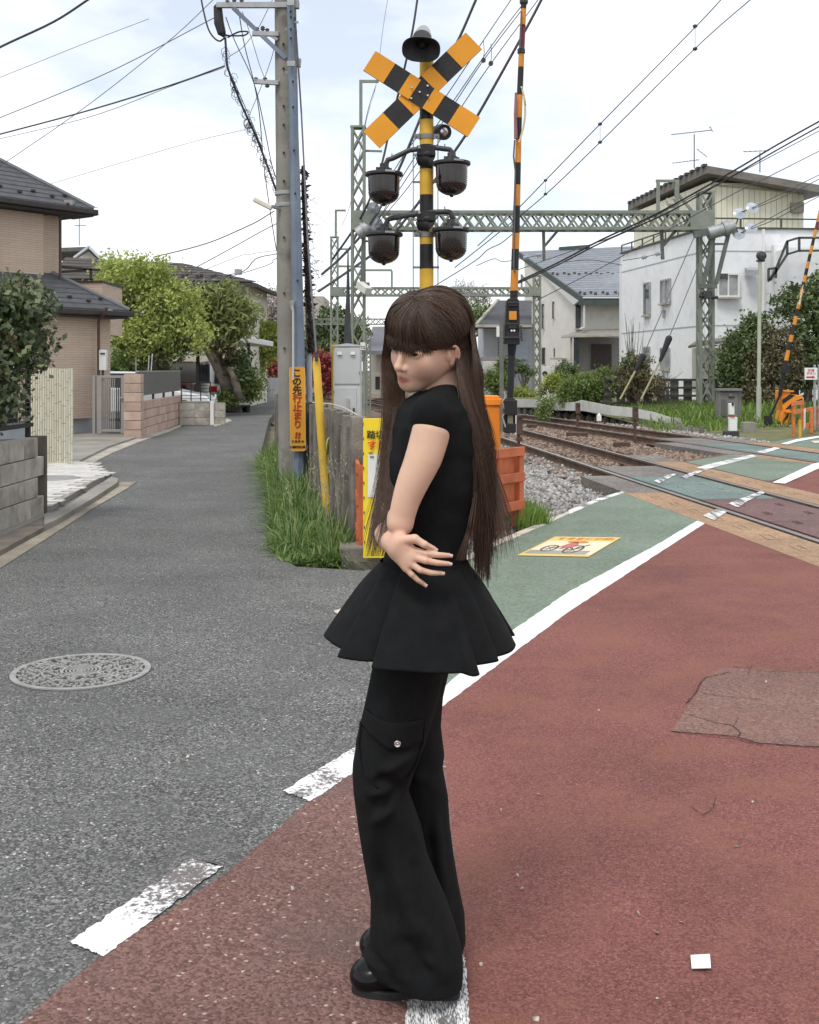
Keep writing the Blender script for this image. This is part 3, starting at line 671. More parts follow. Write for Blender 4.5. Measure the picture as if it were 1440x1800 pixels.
for k in range(4):
    c = P(673+k*1.3, 892-k*4, 2.78); br.tube([c+Vector((.020*math.cos(a)*.6, .024*math.sin(a), .027*math.cos(a)*.7)) for a in np.linspace(0, 2*PI, 18)], .0012, 5)
br.o('bracelet', STEEL, woman, True)
# ---------------------------------------------------------------- clothes
def noise3(p, s): 
    from mathutils import noise as nz_
    return nz_.noise(Vector(p)*s)
# top: fitted T-shirt bodice with cap sleeves
tp = Field((-.17,2.42,.96), (.21,3.05,1.50), .004)
tp.stack([(z,x,y,rx+.001,ry+.001) for z,x,y,rx,ry in TORSO if z > .985], .02)
tp.cone(P(788,704,2.71), P(759,728,2.608), .040, .0475, .03); tp.cone(P(772,708,2.80), P(744,730,2.895), .040, .0505, .03)
tp.ell(P(706,842,2.72), (.034,.06,.05), .04)
tp.cone(HW((-.030,0,-.045)), P(788,700,2.75), .054, .060, .006, 's')
tv, tq = tp.mesh()
wr = np.array([.0035*noise3((p[0]*2.2+p[2]*1.5, p[1]*2, p[2]*4), 6)+.0016*noise3(p, 30) for p in tv])
cn = np.array([np.interp(tv[:,2], [r[0] for r in sorted(TORSO)], [r[k] for r in sorted(TORSO)]) for k in (1,2)]).T
rd = tv[:,:2]-cn; rd /= np.linalg.norm(rd, axis=1, keepdims=True)+1e-6; tv[:,:2] += rd*(wr*(tv[:,2] < 1.36))[:,None]
bod = npmesh('bodice', tv, tq, CLOTH, woman, True)
sm = bod.modifiers.new('smooth', 'SMOOTH'); sm.factor = .5; sm.iterations = 4
# peplum: box pleats opening towards the hem, with a rolled hem
NP_, MP = 360, 34; pv = []
wl, wr_, hl_, hr_ = P(669,1000,2.755), P(822,1000,2.755), P(586,1124,2.755), P(904,1132,2.755)
PL = [(3.72,1,.55),(4.20,.9,.5),(5.22,-.6,.5),(5.6,-.5,.4),(.35,1,.5),(.95,1,.5),(1.6,1,.5),(2.25,1,.5),(2.8,1,.5)]   # (angle, which way the fold lies, width)
for j in range(MP):
    t = j/(MP-1); bul = t**.80
    for i in range(NP_):
        a = 2*PI*i/NP_; ca, sa = math.cos(a), math.sin(a)
        cx = (wl.x+wr_.x)/2*(1-t)+(hl_.x+hr_.x)/2*t
        rx = (wr_.x-wl.x)/2*(1-bul)+(hr_.x-hl_.x)/2*bul; ry = .122*(1-bul)+.222*bul
        k = 0
        for a0, s_, wd in PL:
            d = ((a-a0+PI) % (2*PI)-PI)*(1 if s_ > 0 else -1)
            k += abs(s_)*(.044*math.exp(-d/wd*1.5)*(1-math.exp(-d/.04)) if d > 0 else -.022*math.exp(d/.12))
        d = (a-5.16+PI) % (2*PI)-PI; k += .030*math.exp(-(d/.085)**4)*t
        k *= t**.9; k += .006*math.sin(3*a+1)*t+.003*noise3((ca*2, sa*2, t*2), 2)
        z = 1.013*(1-t)+(hl_.z*(1-ca)/2+hr_.z*(1+ca)/2)*t-.012*t*math.exp(-((a-4.95)/.5)**2)-.003*k/.03*t
        pv.append((cx+ca*(rx+k), 2.755+sa*(ry+k), z+(.006 if t == 0 else 0)))
nb_ = len(pv)
for j in (MP-1, MP-4):          # turned-in hem
    for i in range(NP_):
        x, y, z = pv[j*NP_+i]; c = math.hypot(x-.03, y-2.755); pv.append((x-(x-.03)/c*.004, y-(y-2.755)/c*.004, z+.0015))
rows = list(range(MP))+[MP, MP+1]
fq = [(rows[j]*NP_+i, rows[j+1]*NP_+i, rows[j+1]*NP_+(i+1)%NP_, rows[j]*NP_+(i+1)%NP_) for j in range(len(rows)-1) for i in range(NP_)]
npmesh('peplum', pv, [f[::-1] for f in fq], CLOTH, woman, True)
sb = MB(); sb.tube([Vector(((wl.x+wr_.x)/2+math.cos(a)*((wr_.x-wl.x)/2+.0005), 2.755+math.sin(a)*.1225, 1.016)) for a in np.linspace(0, 2*PI, 60)], .0022, 6); sb.o('waist_seam', CLOTH, woman, True)
# trousers
def leg(rows, Yc, ryt, seed, folds):
    ys = [r[0] for r in rows]; n = 96; yy = np.arange(ys[0], ys[-1]+.1, 5.0); out = []
    for y in yy:
        xl = np.interp(y, ys, [r[1] for r in rows]); xr = np.interp(y, ys, [r[2] for r in rows]); yc = np.interp(y, ys, [r[3] if len(r) > 3 else Yc for r in rows]); ry = np.interp(y, ys, ryt)
        p = P(xl, y, yc); q = P(xr, y, yc); cx = (p.x+q.x)/2; rx = (q.x-p.x)/2
        for i in range(n):
            a = 2*PI*i/n; ca, sa = math.cos(a), math.sin(a); k = 0; m_ = max(0, -sa)
            u = xl+(xr-xl)*(ca+1)/2
            for (x0, y0, x1, y1, wd, am) in folds:
                L2 = (x1-x0)**2+(y1-y0)**2; t = ((u-x0)*(x1-x0)+(y-y0)*(y1-y0))/L2; dd = ((u-x0)*(y1-y0)-(y-y0)*(x1-x0))/math.sqrt(L2)
                e = max(0, min(1, t*4, (1-t)*4)) if 0 < t < 1 else 0
                k += 1.7*am*e*math.exp(-(dd/wd)**2)*m_
            k += .0045*noise3((ca*1.3+seed, sa*1.3, p.z*2.6), 1.7)+.0018*noise3((ca*4+seed, sa*4, p.z*9), 1)
            z = p.z+(max(0, P(xl,1655,yc).z-p.z)*.42*((1-ca)/2)**1.3 if y > 1655 and Yc < 2.75 else 0); out.append((cx+ca*(rx+k*.25), yc+sa*(ry+k), z))
    m = len(yy); f = [(j*n+i, j*n+(i+1)%n, (j+1)*n+(i+1)%n, (j+1)*n+i) for j in range(m-1) for i in range(n)]
    return out, [q[::-1] for q in f], n, m
NEAR = [(1005,676,812,2.73),(1060,662,792,2.715),(1120,658,786,2.705),(1171,655,782,2.70),(1220,645,774,2.695),(1258,637,763,2.69),(1285,630,755,2.69),(1304,626,749,2.685),(1317,625,744,2.68),(1340,621,734,2.675),(1358,620,728,2.675),(1390,622,718,2.675),(1420,626,729,2.68),(1452,630,740,2.685),(1502,638,751,2.69),(1544,646,768,2.69),(1580,652,784,2.69),(1625,651,800,2.685),(1660,648,810,2.68),(1690,638,814,2.675),(1715,644,814,2.675),(1732,652,812,2.675)]
nry = [.10,.105,.105,.10,.098,.095,.094,.092,.09,.086,.085,.083,.084,.085,.088,.092,.095,.098,.10,.10,.098,.094]
FOLDN = [(655,1330,720,1382,11,-.010),(640,1375,700,1362,9,.009),(640,1352,745,1300,10,.007),(655,1400,735,1345,10,-.007),(648,1428,700,1392,8,.008),(672,1440,662,1560,14,-.006),(662,1480,700,1610,16,-.011),(700,1600,765,1700,15,-.010),(690,1480,745,1640,18,.009),(655,1650,712,1738,13,-.010),(665,1560,690,1680,14,.008),(740,1640,800,1700,12,.007),(720,1560,790,1670,12,.005),(640,1260,700,1300,10,.004),(640,1600,648,1700,9,.006)]
v1, f1, n1, m1 = leg(NEAR, 2.69, nry, 1, FOLDN)
FAR = [(1005,690,815,2.79),(1060,672,800,2.80),(1120,668,796,2.81),(1171,672,791,2.815),(1223,672,779,2.82),(1275,672,775,2.825),(1327,676,781,2.83),(1348,680,778,2.83),(1400,690,788,2.84),(1450,696,791,2.845),(1500,700,797,2.85),(1554,694,806,2.85),(1606,676,817,2.85),(1654,660,819,2.85),(1672,664,814,2.85)]
fry = [.10,.105,.105,.10,.096,.092,.088,.086,.085,.085,.087,.09,.094,.095,.093]
v2, f2, n2, m2 = leg(FAR, 2.83, fry, 7, [(720,1340,770,1360,9,.006),(765,1400,785,1560,8,.006),(750,1420,770,1580,9,-.008),(775,1550,800,1650,9,.006)])
tr = npmesh('trousers', v1+v2, f1+[tuple(i+len(v1) for i in q) for q in f2], CLOTH, woman, True)
so = tr.modifiers.new('thick', 'SOLIDIFY'); so.thickness = .002; so.offset = -1
# cargo pocket: flap, pocket edge and snap button
def onleg(x, y, off):
    ys = [r[0] for r in NEAR]; xl = np.interp(y, ys, [r[1] for r in NEAR]); xr = np.interp(y, ys, [r[2] for r in NEAR]); yc = np.interp(y, ys, [r[3] for r in NEAR]); ry = np.interp(y, ys, nry)
    c = max(-.985, min(.985, (x-(xl+xr)/2)/((xr-xl)/2))); sa = -math.sqrt(1-c*c); Yp = yc+sa*ry
    p = P(x, y, yc); return Vector((p.x+c*off, Yp+sa*off, p.z))
fl = MB(); top = [(646,1236),(668,1243),(690,1247),(715,1247),(742,1245)]; bot = [(640,1261),(662,1278),(684,1294),(706,1295),(738,1287)]
g_ = []
for r_ in range(7):
    t = r_/6
    for c in range(13):
        u = c/12*4; i = min(3, int(u)); w_ = u-i
        x = (top[i][0]*(1-w_)+top[i+1][0]*w_)*(1-t)+(bot[i][0]*(1-w_)+bot[i+1][0]*w_)*t; y = (top[i][1]*(1-w_)+top[i+1][1]*w_)*(1-t)+(bot[i][1]*(1-w_)+bot[i+1][1]*w_)*t
        g_.append(onleg(x, y, .007))
fl.add(g_, [(r_*13+c, (r_+1)*13+c, (r_+1)*13+c+1, r_*13+c+1) for r_ in range(6) for c in range(12)])
fo = fl.o('pocket_flap', CLOTH, woman, True); so = fo.modifiers.new('thick', 'SOLIDIFY'); so.thickness = .005; so.offset = -1
pk = MB(); pk.tube([onleg(x, y, .004) for x, y in ((744,1248),(741,1290),(730,1330),(715,1352))], .003, 6); pk.tube([onleg(x, y, .004) for x, y in ((638,1262),(634,1300),(640,1340),(668,1362))], .003, 6); pk.o('pocket_edge', CLOTH, woman, True)
bt = MB(); c = onleg(699, 1282, .011); bt.lathe(c, [(.0078,0),(.0078,.0022),(.0066,.0034),(.0052,.0028),(.0040,.0016),(.0026,.0018),(.0012,.0028)], 20, M_=Matrix.Rotation(PI/2, 3, 'X')); bt.o('snap_button', STEEL, woman, True)
# shoes
def shoe(toe, heel, Yc, zb, yaw, pal):
    sh = Field((-.24,Yc-.12,-.012), (.20,Yc+.12,.14), .004); L_ = heel-toe
    def q(t, s_, z): return (toe+L_*t, Yc+s_+yaw*(t-.5), z)
    sh.cone(q(.13,0,.042), q(.40,0,.052), .034, .040, .02, sq=(1,.86,1)); sh.cone(q(.40,0,.052), q(.62,0,.075), .040, .040, .02); sh.cone(q(.62,0,.06), q(.88,0,.06), .036, .034, .02)
    sh.ell(q(.16,0,.036), (.045,.047,.030), .02); sh.cone(q(.62,0,.075), q(.72,0,.12), .038, .034, .02)
    def fn(X, Y, Z): return Z-.020+0*X+0*Y
    sh.op(fn, np.array([-.24,Yc-.12,-.02]), np.array([.2,Yc+.12,.03]), .002, 's')
    v, f = sh.mesh(); o = npmesh('shoe', v, f, PATENT, woman, True); o.modifiers.new('smooth', 'SMOOTH').iterations = 3
    m = MB(); ring = []
    for i in range(40):
        a = 2*PI*i/40; t = .5-.5*math.cos(a); w_ = .049*(1-.25*math.exp(-((t-.62)/.2)**2))*abs(math.sin(a))**.55*(1 if t < .5 else .86); s_ = math.copysign(w_, math.sin(a)) if abs(math.sin(a)) > 1e-6 else 0
        ring.append(Vector(q(-.012+1.02*t, s_, 0)))
    m.prism(ring, (0,0,.024)); so_ = m.o('shoe_sole', SOLE, woman, bevel=.004)
shoe(P(619,1735,2.68).x, P(808,1735,2.68).x, 2.70, 0, -.03, 0)
shoe(P(637,1680,2.84).x, P(812,1680,2.84).x, 2.85, 0, -.02, 0)
# ---------------------------------------------------------------- hair
def hairmat():
    m = bpy.data.materials.new('dark_brown_hair'); m.use_nodes = True; t = m.node_tree; b = t.nodes['Principled BSDF']; n = t.nodes.new; l = t.links.new
    at = n('ShaderNodeAttribute'); at.attribute_name = 'tint'; r = n('ShaderNodeValToRGB'); e = r.color_ramp.elements
    e[0].color = (.021,.0138,.011,1); e[1].color = (.150,.090,.060,1); l(at.outputs['Fac'], r.inputs[0]); l(r.outputs[0], b.inputs['Base Color'])
    b.inputs['Roughness'].default_value = .42; b.inputs['Specular IOR Level'].default_value = .35; return m
HAIR = hairmat(); CAPM = mat('hair_underlayer', (.018,.012,.0095), .8, .1, 40, spec=.1); hr = np.random.default_rng(21)
CR = np.array([.030, 0, .0]); SC = np.array([-.004,0,.045])       # skull centre in head space
def skull(d, off):              # point on the skull shell in direction d
    d = d/np.linalg.norm(d); return SC+d/np.sqrt((d[0]/(.094+off))**2+(d[1]/(.0745+off))**2+(d[2]/(.088+off))**2)
def slerp(a, b, t):
    a = a/np.linalg.norm(a); b = b/np.linalg.norm(b); w_ = math.acos(max(-1, min(1, a@b)))
    return (math.sin((1-t)*w_)*a+math.sin(t*w_)*b)/max(1e-6, math.sin(w_))
def toW(p): return np.array(HO)+np.asarray(p)@HM
PART = np.array([.055,.0,.1])   # direction of the crown / parting
# solid hair underneath the strands
hc = Field((-.16,2.52,.98), (.25,2.98,1.72), .0042)
Rm = HM
hc.ell(toW((-.010,0,.049)), (.099,.082,.095), .01, R_=Rm)
hc.ell(toW((.090,0,-.030)), (.088,.092,.078), .004, 's', R_=Rm)                # face opening
hc.ell(toW((.030,.085,-.012)), (.062,.030,.046), .004, 's', R_=Rm)             # near ear and cheek left free
def chain(pts, k=.02, sq=(1,1,1)):
    for a, b in zip(pts, pts[1:]): hc.cone(P(*a[:3]), P(*b[:3]), a[3], b[3], k, sq=sq)
chain([(806,600,2.75,.024),(820,660,2.76,.026),(832,720,2.76,.020),(842,790,2.755,.015),(847,860,2.75,.010),(848,910,2.74,.005)])
chain([(812,610,2.80,.024),(822,680,2.81,.028),(830,760,2.81,.02),(842,840,2.80,.008)])
chain([(698,600,2.785,.014),(700,670,2.80,.017),(699,740,2.785,.019),(693,810,2.765,.016),(684,870,2.74,.009)])
cv, cq = hc.mesh(); ct = np.full(len(cv), .0)
cap = npmesh('hair', cv, cq, CAPM, woman, True, attr=ct); cap.modifiers.new('smooth', 'SMOOTH').iterations = 4
SV = []; SF = []; ST = []
def strand(pts, r0, r1, tint, n=3):
    pts = np.asarray(pts); m = len(pts); k = sum(len(x) for x in SV)
    d = np.gradient(pts, axis=0); d /= np.linalg.norm(d, axis=1, keepdims=True)+1e-9
    u = np.cross(d, np.array([.31,-.92,.22])); u /= np.linalg.norm(u, axis=1, keepdims=True)+1e-9; v = np.cross(d, u)
    rr = (r0+(r1-r0)*np.linspace(0,1,m)**2.2)[:,None]
    vs = np.stack([pts+(u*math.cos(2*PI*i/n)+v*math.sin(2*PI*i/n))*rr for i in range(n)], 1).reshape(-1,3)
    i = np.arange(m-1)[:,None]*n; j = np.arange(n)[None,:]; j2 = (j+1) % n
    f = np.stack([i+j, i+j2, i+n+j2, i+n+j], -1).reshape(-1,4)+strand.k
    strand.k += len(vs); SV.append(vs); SF.append(f); ST.append(np.full(len(vs), tint))
strand.k = 0
def smooth(pts, n, fr=1):             # Catmull-Rom through points
    pts = [np.asarray(p, float) for p in pts]; pts = [2*pts[0]-pts[1]]+pts+[2*pts[-1]-pts[-2]]; out = []
    m = len(pts)-3
    for q in np.linspace(0, m*fr-1e-6, n):
        i = int(q); t = q-i; a, b, c, d = pts[i:i+4]
        out.append(.5*((2*b)+(-a+c)*t+(2*a-5*b+4*c-d)*t*t+(-a+3*b-3*c+d)*t**3))
    return out
def W3(x, y, Y): return np.array(P(x, y, Y))
def clump(i, n, sp): 
    r = np.random.default_rng(1000+i//n); return r.normal(size=8)*sp
def tn(base=.38, s=.22): return float(np.clip(hr.normal(base, s), 0, 1))
# fringe
for i in range(1500):
    s = hr.uniform(-1, 1); c = clump(i, 9, 1)
    y = s*.066+c[0]*.003; dst = np.array([.094-.012*abs(s)**2.5-.020*max(0,s-.6), y*1.0, .052-.006*abs(s)])
    root = PART+np.array([hr.normal()*.006, s*.030+hr.normal()*.004, hr.normal()*.004])
    off = (.006+hr.uniform(0,.009)+.010*max(0,-s-.3))*(1-.5*max(0,s-.6)/.4)
    a = [skull(slerp(root, dst-SC, t), off*(.35+.65*math.sin(PI*min(1,t*1.0)*.8+.3))) for t in np.linspace(0, 1, 9)]
    L_ = .022-.009*max(0,-s)+(.010 if c[3] > 1.0 else 0)+(.006 if hr.uniform() < .06 else 0)+c[1]*.0028+hr.normal()*.0035
    if s > .5: L_ += .002*(s-.5)
    e = a[-1]; tip = [e+np.array([(.0045*q)*(1-abs(s)**3)+.004*max(0,-s)*q-.022*max(0,s-.45)*q, y*.10*q+c[2]*.002*q-.0, -L_*q]) for q in (.4,.75,1)]
    strand([toW(p) for p in smooth(a+tip, 18)], .00075, .0002, tn(.30,.18))
# near side: from the crown back over and behind the ear, down the back
for i in range(2600):
    c = clump(i, 12, 1); s = hr.uniform(0, 1)
    root = PART+np.array([-.10*s*hr.uniform(.2,1), hr.uniform(-.006,.03), 0])
    dst = np.array([-.026-.062*s+c[0]*.006+hr.normal()*.006, .074-.030*s**2, .006+.034*s])
    off = (.007+hr.uniform(0,.012))*(.45+.55*min(1,s*3.5))
    a = [skull(slerp(root, dst-SC, t), off*(.4+.6*math.sin(PI*(.15+.7*t)))) for t in np.linspace(0, 1, 8)]
    ex = hr.normal()*4.5+c[1]*8; ic = hr.normal()*2; end = np.clip(.82+.10*c[3]+hr.normal()*.05, .4, .99)
    fall = [W3(808+27*s+ex*.3, 660, 2.675+.05*s), W3(819+25*s+ex*.5, 712, 2.655+.05*s), W3(836+22*s+ex*.8, 780, 2.655+.06*s), W3(846+10*s+ex*.9+c[2]*5, 860, 2.67+.06*s), W3(849+c[1]*8+ic+c[2]*7, 935, 2.69+.06*s), W3(851+c[1]*7+ic*.6+c[2]*8, 1022+c[4]*12, 2.70+.05*s)]
    q = smooth([toW(p) for p in a]+fall, 34, .45+.55*end)
    strand(q, .0008, .00022, tn(.34+.12*hr.uniform(), .2))
# loose wisps leaving the back towards the right
for i in range(300):
    c = clump(i, 6, 1); g = hr.uniform()
    q = smooth([toW(skull(np.array([-.06,.05,.02]), .012)), W3(828,690,2.70), W3(842+8*g,770,2.70), W3(858+18*g+c[0]*4,850,2.70), W3(868+28*g+c[0]*6,920,2.70), W3(868+42*g+c[0]*4+hr.normal()*3,975+c[1]*14,2.70)], 26, hr.uniform(.75,1))
    strand(q, .0006, .00018, tn(.42,.2))
for i in range(60):             # thin wisps crossing the waist
    c = clump(i, 8, 1); q = smooth([W3(838,800,2.67), W3(835+c[0]*3,870,2.65), W3(826+c[0]*5,930,2.63), W3(814+c[0]*10+hr.normal()*3,985,2.62)], 18); strand(q, .0005, .00015, tn(.35,.2))
# back of the head
for i in range(1500):
    s = hr.uniform(-1, 1); c = clump(i, 12, 1)
    root = PART+np.array([-.06-.05*hr.uniform(), s*.03, 0]); dst = np.array([-.088+.03*s*s, s*.065, .045])
    off = .012+hr.uniform(0,.012)
    a = [skull(slerp(root, dst-SC, t), off*(.3+.7*min(1,t*2.2))) for t in np.linspace(0, 1, 7)]; ex = hr.normal()*5+c[0]*6; b = 2.74-.07*s; 
    fall = [W3(837+ex*.3,635,b), W3(841+ex*.4,690,b), W3(845+ex*.6,760,b), W3(848+ex,850,b), W3(853+ex*1.3+c[1]*6,930,b), W3(850+ex*1.3+c[1]*8,1000+c[4]*14,b)]
    q = smooth([toW(p) for p in a]+fall, 30, np.clip(.86+.08*c[3]+hr.normal()*.05,.5,1)); strand(q, .0008, .0002, tn(.36,.2))
# far side lock falling in front of the body
for i in range(2500):
    s = hr.uniform(0, 1); c = clump(i, 12, 1)
    root = PART+np.array([-.05*s, -.02+hr.normal()*.006, 0]); dst = np.array([.066-.075*s, -.066-.010*s, .062-.025*s])
    off = .012+hr.uniform(0,.013)
    a = [skull(slerp(root, dst-SC, t), off*(.3+.7*min(1,t*2.2))) for t in np.linspace(0, 1, 8)]; ex = hr.normal()*4.5+c[0]*5.5
    fall = [W3(681+11*s+ex*.6,625,2.785), W3(683+13*s+ex*.8,665,2.78), W3(686+12*s+ex,725,2.755), W3(685+6*s+ex*1.1+c[1]*2,790,2.735), W3(682+ex*1.2+c[1]*5,860,2.69), W3(672+ex*1.3+c[1]*8,925,2.63), W3(662+ex*1.2+c[1]*9,978,2.60)]
    q = smooth([toW(p) for p in a]+fall, 32, np.clip(.87+.06*c[3]+hr.normal()*.04,.5,1)); strand(q, .0008, .0002, tn(.40,.2))
for i in range(900):            # inner part of the far side lock, covering the folded arm
    s = hr.uniform(0, 1); c = clump(i, 10, 1); root = PART+np.array([-.05*s, -.02, 0]); dst = np.array([.060-.05*s, -.070, .03]); a = [skull(slerp(root, dst-SC, t), .008) for t in np.linspace(0, 1, 6)]; ex = hr.normal()*4+c[0]*6
    fall = [W3(699+ex*.4,665,2.78), W3(701+ex*.6,730,2.75), W3(697+ex,800,2.70), W3(690+ex*1.1,865,2.655), W3(680+ex*1.2+c[1]*5,915,2.60), W3(670+ex*1.1+c[1]*7,965,2.575)]
    strand(smooth([toW(p) for p in a]+fall, 30, np.clip(.84+.07*c[3]+hr.normal()*.04,.5,.99)), .0008, .0002, tn(.36,.2))
for i in range(1000):           # temple hair in front of the near ear
    g = hr.uniform(); root = PART+np.array([hr.normal()*.01,.012+.02*hr.uniform(),0]); dst = np.array([.066-.095*g, .070, .030-.008*g]); of = .006+.007*hr.uniform(); a = [skull(slerp(root, dst-SC, t), of*(.5+.6*math.sin(PI*(.15+.7*t)))) for t in np.linspace(0, 1, 7)]
    a += [a[-1]+np.array([-.006,.002,-.010*g]), a[-1]+np.array([-.014-.01*g,.004,-.016*g-.002])]
    strand([toW(p) for p in smooth(a, 16)], .0007, .0002, tn(.28,.15))
npmesh('hair_strands', np.concatenate(SV), np.concatenate(SF), HAIR, woman, True, attr=np.concatenate(ST))
# ================================================================ manhole, road sign sheet, litter
IRON = mat('worn_cast_iron', (.36,.355,.335), .55, .2, 12, .2, 90, metal=.35, dirt=(.25,.245,.23), dlo=.5, dhi=.75)
IROND = mat('dark_iron_recess', (.06,.058,.055), .8, .2)
mc = G(143, 1181); mh = thing('manhole_cover', 'round pale iron manhole cover with raised pattern set in the asphalt', 'manhole cover', mc)
b = MB(); b.lathe(mc, [(.335,-.01),(.335,.0015)], 64); b.o('cover_plate', IROND, mh)
b = MB()
def ring(b, r0, r1, z0, z1, n=64):
    vs = []
    for (r, z) in ((r0,z0),(r0,z1),(r1,z1),(r1,z0)):
        vs += [mc+Vector((r*math.cos(2*PI*i/n), r*math.sin(2*PI*i/n), z)) for i in range(n)]
    b.add(vs, [(k*n+i, k*n+(i+1) % n, (k+1) % 4*n+(i+1) % n, (k+1) % 4*n+i) for k in range(4) for i in range(n)][::1])
ring(b, .304, .333, .002, .0085); ring(b, .178, .190, .002, .010); ring(b, .085, .10, .002, .010); b.o('rim_ring', IRON, mh)
b = MB()
for r0, r1 in ((.068,.076),(.05,.058),(.033,.041),(.016,.024)): ring(b, r0, r1, .002, .0095, 40)
b.lathe(mc, [(.01,.002),(.01,.0095)], 12); b.o('centre_rings', IRON, mh, label='concentric rings in the centre of the cover')
b = MB()
for rr, n, off in ((.284,26,.3),(.262,25,0),(.235,21,.5),(.206,18,.2),(.163,14,.4),(.138,12,0),(.114,9,.5)):
    for i in range(n):
        a = 2*PI*(i+off)/n; p = mc+Vector((rr*math.cos(a), rr*math.sin(a), .006)); t = a+PI/2
        for k in (0, 2.1, 4.2):
            d = Vector((math.cos(t+k+(i % 2)), math.sin(t+k+(i % 2)), 0)); b.beam(p, p+d*(.021+.004*(k == 0)), .016, .008)
for k in range(4):
    a = k*PI/2+1.1; d = Vector((math.cos(a), math.sin(a), 0)); b.beam(mc+d*.10+Vector((0,0,.006)), mc+d*.178+Vector((0,0,.006)), .014, .0075); b.beam(mc+d*.19+Vector((0,0,.006)), mc+d*.285+Vector((0,0,.006)), .014, .0075)
b.o('raised_pattern', IRON, mh)
PAPER = mat('white_paper', (.8,.8,.78), .8, .04)
b = MB(); q = [G(1214,1680,.012), G(1216,1703,.011), G(1250,1702,.014), G(1248,1678,.011)]; b.prism(q, (0,0,.002)); b.t('paper_scrap', PAPER, 'small square scrap of white paper lying on the red pavement', 'paper scrap')
# warning sheet glued on the green surface
SYEL = paint('yellow_sheet', (.74,.52,.13), (.5,.42,.22), .3, .45, 10); SCRM = paint('cream_sheet', (.74,.66,.47), (.5,.48,.38), .25, .42, 8)
SORG = mat('faded_orange_print', (.62,.25,.08), .8, .15, 20); SPNK = mat('faded_red_print', (.52,.16,.15), .8, .2, 20); SGRY = mat('grey_print', (.32,.31,.28), .8, .15); SDRK = mat('dark_print', (.12,.10,.09), .8, .2)
c4 = [G(909,976,.010), G(1035,978.5,.010), G(1092,944.5,.010), G(976,943,.010)]     # front-left, front-right, back-right, back-left
def on(u, v, z=.012):
    p = c4[0].lerp(c4[1], u).lerp(c4[3].lerp(c4[2], u), v); return Vector((p.x, p.y, z))
ws = thing('floor_sign', 'yellow and cream warning sheet with a fallen bicycle rider stuck on green paving', 'floor sign', on(.5,.5,.009))
sheet('sheet', c4, SYEL, .0095, 0, ws, None); sheet('panel', [on(.04,.08), on(.985,.08), on(.985,.76), on(.04,.76)], SCRM, .0105, 0, ws, None)
b = MB(); b.prism([on(.04,.09,.0112), on(.9,.09,.0112), on(.9,.26,.0112), on(.04,.26,.0112)], (0,0,.0004)); b.o('grey_ground_print', SGRY, ws)
ex = (on(1,.5)-on(0,.5)); ey = (on(.5,1)-on(.5,0)); Msh = Matrix(((ex.x, ey.x, 0, 0), (ex.y, ey.y, 0, 0), (0,0,1,0), (0,0,0,1)))
def tsheet(s, size, name, m, u, v, sx, bold=0):
    o = text(s, 1, name, m, ws, Matrix.Diagonal((1,1,.2,1)), bold); v_ = np.array([x.co for x in o.data.vertices])
    w_ = v_[:,0].max()-v_[:,0].min(); h_ = v_[:,1].max()-v_[:,1].min()
    for x in o.data.vertices:
        p = on(u+(x.co.x)/w_*sx, v+(x.co.y)/h_*size, .0112+x.co.z); x.co = p
    return o
tsheet('すきまに注意!', .15, 'red_lettering', SORG, .53, .87, .84, .03)
b = MB()
def arc(u, v, ru, rv, n=26): return [on(u+ru*math.cos(2*PI*i/n), v+rv*math.sin(2*PI*i/n), .0122) for i in range(n+1)]
for (u, v, ru, rv) in ((.26,.36,.095,.15),(.62,.32,.115,.19)):
    for p, q in zip(arc(u,v,ru,rv), arc(u,v,ru,rv)[1:]): b.beam(p, q, .018, .001)
    for a in (.3, 1.35, 2.4): b.beam(on(u-ru*math.cos(a), v-rv*math.sin(a), .0122), on(u+ru*math.cos(a), v+rv*math.sin(a), .0122), .006, .001)
for p, q in (((.26,.36),(.44,.5)),((.44,.5),(.62,.32)),((.42,.32),(.52,.56)),((.62,.32),(.74,.56)),((.5,.32),(.62,.32))): b.beam(on(*p,.0122), on(*q,.0122), .016, .001)
b.o('bicycle_print', SDRK, ws)
b = MB(); b.prism([on(.36,.42,.0124), on(.52,.38,.0124), on(.58,.55,.0124), on(.52,.68,.0124), on(.43,.66,.0124)], (0,0,.0005)); b.o('rider_print', SPNK, ws)
b = MB(); b.prism([on(.50,.70,.0124)+Vector((.09*math.cos(2*PI*i/16),.07*math.sin(2*PI*i/16),0)) for i in range(16)], (0,0,.0005)); b.o('head_print', SORG, ws)
# ================================================================ crossing signal (crossbuck, horn, four lamp pods)
YEL = mat('yellow_post_paint', (.62,.37,.045), .5, .12, 6, .1, 50, dirt=(.42,.25,.05), dlo=.58, dhi=.75)
ORGB = mat('orange_sign_face', (.72,.30,.02), .45, .06, 3)
BLK = mat('black_paint', (.022,.021,.021), .5, .2, 8, .1, 50)
DGR = mat('dark_grey_metal', (.055,.057,.06), .45, .2, 10, metal=.3); GRYM = mat('grey_metal', (.22,.225,.235), .45, .15, 8, metal=.4)
GALV = mat('galvanised_steel', (.36,.37,.375), .5, .15, 7, metal=.4, dirt=(.24,.24,.23))
Yc = 9.9; bp_ = A(750, 650, Yc); px_ = bp_.x
cs = thing('crossing_signal', 'yellow and black crossing post with crossbuck, horn loudspeaker and four dark lamp pods', 'crossing signal', (px_, Yc, 0))
def zy(y, Y=Yc): return H-(y-650)*Y/F
BR = .060
edges_ = [1000, 900, 800, 700, 610, 500+0, 472, 430, 393, 343, 298, 256, 211, 150, 100]
